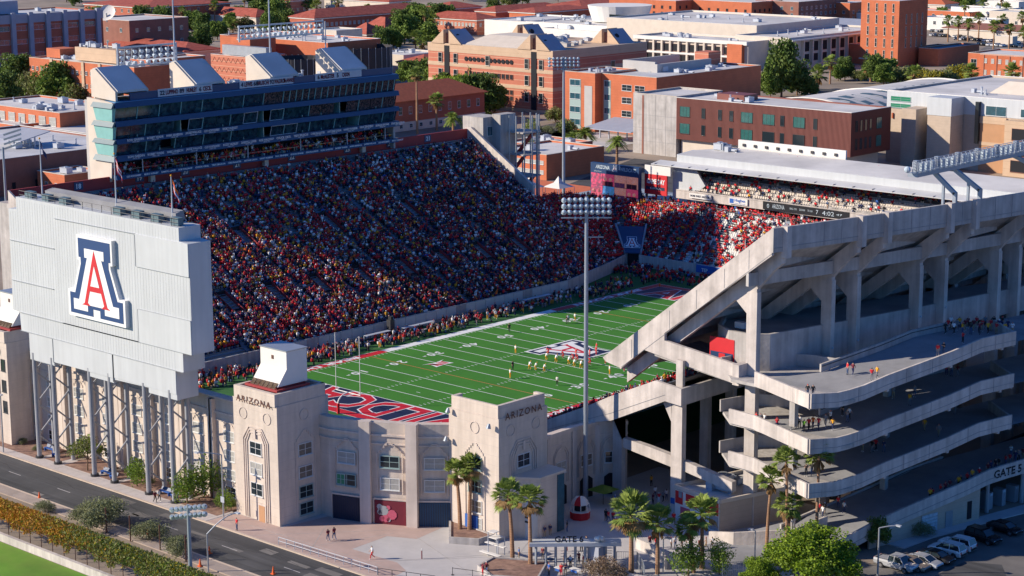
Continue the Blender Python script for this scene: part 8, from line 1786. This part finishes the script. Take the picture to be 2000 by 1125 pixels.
# handrail along the kerb
t = T('railing','long low white handrail between the plaza and the road','railing',(50,-104.8,0)); mb = MB()
a = Vector((41.3,-104.9,0)); b = Vector((58.8,-104.2,0))
for i in range(13): p = a+(b-a)*i/12; mb.tube(p+Vector((0,0,.1)),p+Vector((0,0,1.1)),.045,n=6)
for z in (.6,1.1): mb.tube(a+Vector((0,0,z)),b+Vector((0,0,z)),.045,n=6)
mb.obj('rail','steel_white',t)
t = T('railing','black rail continuing from the white handrail to the bottom edge','railing',(62,-103,0)); mb = MB(); a = Vector((58.9,-104.2,0)); b = Vector((66,-101.5,0))
for i in range(5): p = a+(b-a)*i/4; mb.tube(p,p+Vector((0,0,1.)),.04,n=6)
mb.tube(a+Vector((0,0,1)),b+Vector((0,0,1)),.04,n=6); mb.obj('rail','dark_metal',t)
# bollard and loose slab, queue barriers
x,y = at(824,1093); t = T('bollard','white capped maroon bollard standing alone on the plaza','bollard',(x,y,.1)); MB().tube((x,y,.1),(x,y,1.2),.07,n=8).obj('post','cloth_maroon',t); MB().tube((x,y,1.2),(x,y,1.45),.09,.05,n=8).obj('cap','stucco_white',t)
t = T('queue_barrier','black belt barrier at the bottom edge of the plaza','barrier',(62,-100,.1)); mb = MB(); pp = [at(884,1123,.1),at(923,1128,.1),at(958,1135,.1)]
for x,y in pp: mb.tube((x,y,.1),(x,y,1.1),.035,n=6); mb.tube((x,y,.1),(x,y,.14),.2,n=8)
for (a,b) in zip(pp[:-1],pp[1:]): mb.beam((*a,1.0),(*b,1.0),.03,.06)
mb.obj('post_and_belt','dark_metal',t)
# high white judging stand
t = T('platform_stand','white tall metal stand with bench seats beside the right palm planter','stand',(64.5,-89.4,.1))
for a,b in ((64.0,-90.1),(65.2,-89.6),(64.3,-88.9),(65.4,-88.6)): MB().tube((a,b,.1),(a,b,3.2 if a < 64.5 else 2.6),.06,n=6).obj('post','steel_white',t)
for z,(a,b,c,d) in ((.55,(62.9,-90.6,66.2,-90.0)),(1.45,(62.9,-89.6,66.2,-89.0)),(2.5,(64,-90.1,65.4,-88.7)),(3.2,(63.9,-90.1,65.,-89.1))): MB().box(a,b,z,c,d,z+.08).obj('bench_plank','stucco_white',t)
x,y = at(1036,1052); t = T('metal_cabinet','upright pale metal rack with dark slots left of the GATE 6 beam','cabinet',(x,y,0)); mb = MB(); mb.box(x-1.1,y-.5,.1,x+.8,y+.5,5.,0)
for z in (2.2,2.8,3.4): mb.box(x-.8,y-.55,z,x+.5,y-.5,z+.25,1)
mb.obj('cabinet',['panel_grey','dark_metal'],t)
# gate 6
t = T('entrance_gate','grey GATE 6 entrance with a flat beam over rows of turnstile bars','gate',(75,-87,.1))
a = Vector((71.4,-89.4,0)); b = Vector((78.4,-82.8,0)); u_ = (b-a).normalized(); n_ = Vector((u_.y,-u_.x,0))
mb = MB(); mb.beam(a-u_*.8+Vector((0,0,3.3)),b+u_*.8+Vector((0,0,3.3)),1.7,.45); mb.obj('beam','panel_grey',t)
mb = MB(); text(mb,'GATE 6',1.1,a+(b-a)*.42+n_*.72+Vector((0,0,4.0)),u_,(0,0,1),0,bold=.025,width=3.5); mb.obj('lettering','interior_dark',t)
for k in range(9): p = a+(b-a)*k/8+n_*.5; MB().box(p.x-.12,p.y-.12,.1,p.x+.12,p.y+.12,3.1).obj('post','steel_blue',t)
for k in (1,3,5): p = a+(b-a)*(k+.5)/8; MB().box(p.x-.5,p.y-.5,1.2,p.x+.5,p.y+.4,1.25).obj('sign_plate','navy_metal',t)
mb = MB()
for k in range(7):
    for z in (.5,.85,1.2,1.55,1.9,2.25): p = a+(b-a)*(k+.2)/7; q = a+(b-a)*(k+.8)/7; mb.beam(p+Vector((0,0,z)),q+Vector((0,0,z)),.05,.05)
mb.obj('turnstile_bars','galvanised',t); p = a+(b-a)*.78; MB().box(p.x-.9,p.y-.8,.1,p.x+.9,p.y+.8,3.).obj('side_panel','bluegrey_precast',t)
p = a+(b-a)*.8+Vector((0,0,3.6)); mb = MB()
for i in range(6): mb.ball((p.x+random.uniform(-.6,.6),p.y+random.uniform(-.5,.5),p.z+.15+random.uniform(0,.25)),.28,8,6)
tag(mb.obj('sandbags','stucco_white'),'heap of white sandbags on top of the GATE 6 beam','sandbags')
for k,(px,py) in enumerate(((1095,1122),(1125,1124),(1160,1122))):
    x,y = at(px,py); tt = T('table','white folding table with a blue front at GATE 6, %s' % ['left','middle','right'][k],'table',(x,y,.1),'tables before GATE 6'); MB().box(x-.8,y-.4,.8,x+.8,y+.4,.85).obj('tabletop','stucco_white',tt); MB().box(x-.5,y-.44,.5,x+.5,y-.41,.78).obj('banner','cloth_blue',tt)
    for sx in (-.7,.7):
        for sy in (-.3,.3): MB().tube((x+sx,y+sy,.1),(x+sx,y+sy,.8),.03,n=5).obj('leg','galvanised',tt)
# fences right of gate 6
def fence(label,pts_,h,z=0,m='galvanised'):
    t = T('fence',label,'fence',(*pts_[0],z)); mb = MB(); 
    for (a,b) in zip(pts_[:-1],pts_[1:]):
        a = Vector((*a,z)); b = Vector((*b,z)); n = max(1,int((b-a).length/2.2))
        for i in range(n+1): p = a+(b-a)*i/n; mb.tube(p,p+Vector((0,0,h)),.05,n=6)
        for zz in (h*.5,h): mb.tube(a+Vector((0,0,zz)),b+Vector((0,0,zz)),.035,n=5)
        k = int((b-a).length/.25)
        for i in range(k): p = a+(b-a)*i/k; mb.beam(p+Vector((0,0,.1)),p+Vector((0,0,h)),.02,.02)
    mb.obj('bars',m,t)
fence('grey bar fence running from GATE 6 behind the bare brown bush',[(78.6,-82.6),(80.5,-81.),(83,-83),(84.5,-84.5)],2.1); fence('grey bar fence between the feathery shrubs and the ramp foot',[(90.5,-77),(93.5,-72.5),(96.5,-69)],2.0)
o = MB(); o.wallrun([(76.,-75.6),(79.,-76.2),(81.5,-77.2),(83.6,-79.2)],.1,1.5,.3); tag(o.obj('low_wall','concrete'),'curved low concrete wall with palm shadows right of GATE 6','wall')
o = MB(); o.wallrun([(79.2,-84.),(83,-85.6),(88.,-84.4)],.1,1.2,.3); tag(o.obj('low_wall','concrete'),'straight low concrete wall behind the bare brown bush','wall')
t = T('railing','pair of slanted handrails on the steps before the columns','railing',(73,-66.5,.1)); mb = MB(); 
for o_ in (0,.9): mb.tube((71.8,-66.+o_,1.1),(76,-68.5+o_,1.0),.04,n=5); [mb.tube((71.8+k*1.05,-66.+o_-k*.62,.1),(71.8+k*1.05,-66+o_-k*.62,1.08),.035,n=5) for k in range(5)]
mb.obj('rail','steel_white',t)
o = MB().box(71.86,-61.9,1.2,72.5-.6,-61.32,2.0) ; tag(MB().box(70.2,-61.36,1.4,70.9,-61.31,2.2).obj('wall_sign','cloth_blue'),'small blue sign at the foot of the middle column','sign')
# kiosk
x,y = 62.8,-71.2; t = T('kiosk','round red and white domed kiosk marked with a red letter A','kiosk',(x,y,.1)); mb = MB(); mb.tube((x,y,.1),(x,y,1.15),1.3,1.36,n=8); mb.obj('counter','red_paint',t)
mb = MB()
for k in range(8):
    a = 2*math.pi*(k+.0)/8; mb.tube((x+1.34*math.cos(a),y+1.34*math.sin(a),1.15),(x+1.2*math.cos(a),y+1.2*math.sin(a),2.1),.06,n=5)
mb.obj('post','stucco_white',t); mb = MB()
prof_ = [(1.22,2.1),(1.02,2.6),(.64,3.0),(.13,3.15)]
for k in range(8):
    a0,a1 = 2*math.pi*k/8,2*math.pi*(k+1)/8
    for (r0,z0),(r1,z1) in zip(prof_[:-1],prof_[1:]): mb.add([(x+r0*math.cos(a0),y+r0*math.sin(a0),z0),(x+r0*math.cos(a1),y+r0*math.sin(a1),z0),(x+r1*math.cos(a1),y+r1*math.sin(a1),z1),(x+r1*math.cos(a0),y+r1*math.sin(a0),z1)],[(0,1,2,3)],1 if k in (6,2) else 0)
mb.obj('dome',['stucco_white','red_paint'],t); MB().tube((x,y,1.2),(x,y,2.2),.75,n=8).obj('interior','interior_dark',t)
mb = MB(); mb.tube((x,y,1.15),(x,y,1.22),1.48,n=8); mb.obj('counter_top','stucco_white',t)
x,y = at(1178,985,.1); t = T('market_umbrella','dark green canopy over a vendor stall in the shade','canopy',(x,y,.1)); mb = MB(); mb.add([(x-1.6,y-1.6,2.2),(x+1.6,y-1.6,2.2),(x+1.6,y+1.6,2.2),(x-1.6,y+1.6,2.2),(x,y,2.9)],[(0,1,4),(1,2,4),(2,3,4),(3,0,4)]); mb.obj('canopy','cloth_green' if False else 'leaf_mid',t); MB().tube((x,y,.1),(x,y,2.9),.05,n=6).obj('pole','dark_metal',t)
# wall lamps and loudspeakers on the towers
for x,y,z,l in ((36.9,-91.8,12.6,'blue horn lamp at the top of the curved wall beside the left tower'),(60.3,-85.9,15.3,'blue horn lamp on the front corner of the right tower'),(52.7,-85.9,12.2,'blue horn lamp hanging at the left edge of the right tower'),(52.9,-85.7,16.,'small camera above the horn lamp on the right tower')):
    tag(MB().tube((x,y,z+.3),(x,y-.15,z-.3),.16,.36,n=10).obj('horn_lamp','steel_blue'),l,'lamp')
# sideline furniture
for i,(x,y,l,w) in enumerate(((-31.2,-19,'long white bench shelter near the 30-yard line',6),(-30.8,-9,'white bench shelter before the middle of the stand',8),(-30.8,24,'flat pale blue bench shelter near the far 20-yard line',8))):
    t = T('bench_shelter',l+' on the pressbox sideline','shelter',(x,y,0),'bench shelters'); MB().box(x-.45,y-w/2,1.7,x+.45,y+w/2,1.78).obj('roof','steel_white',t); MB().box(x-.5,y-w/2,.42,x,y+w/2,.5).obj('bench_seat','steel_white',t)
    for k in (-1,1): MB().box(x-.45,y+k*w/2-.05,0,x-.35,y+k*w/2+.05,1.7).obj('post','steel_white',t)
for i,(x,y) in enumerate(((-80,76),(-75,80.5))):
    t = T('marquee','white peaked marquee behind the stand corner, %s of two' % ['left','right'][i],'tent',(x,y,10.4),'marquees'); z = 10.4; mb = MB(); w = 2.6
    mb.add([(x-w,y-w,z+2.4),(x+w,y-w,z+2.4),(x+w,y+w,z+2.4),(x-w,y+w,z+2.4),(x-w*.3,y-w*.3,z+3.4),(x+w*.3,y-w*.3,z+3.4),(x+w*.3,y+w*.3,z+3.4),(x-w*.3,y+w*.3,z+3.4),(x,y,z+4.9)],[(0,1,5,4),(1,2,6,5),(2,3,7,6),(3,0,4,7),(4,5,8),(5,6,8),(6,7,8),(7,4,8)]); mb.obj('roof','stucco_white',t)
    for a in (-w,w):
        for b in (-w,w): MB().tube((x+a,y+b,z),(x+a,y+b,z+2.4),.06,n=5).obj('pole','steel_white',t)
x,y = -33,-14; t = T('television_camera','dark camera platform rising over the white sideline wall','camera',(x,y,0)); MB().box(x-.5,y-.5,0,x+.5,y+.5,3.2).obj('scaffold','dark_metal',t); MB().box(x-.3,y-.3,3.2,x+.5,y+.3,3.8).obj('camera','rubber',t)
MB_tmp = None
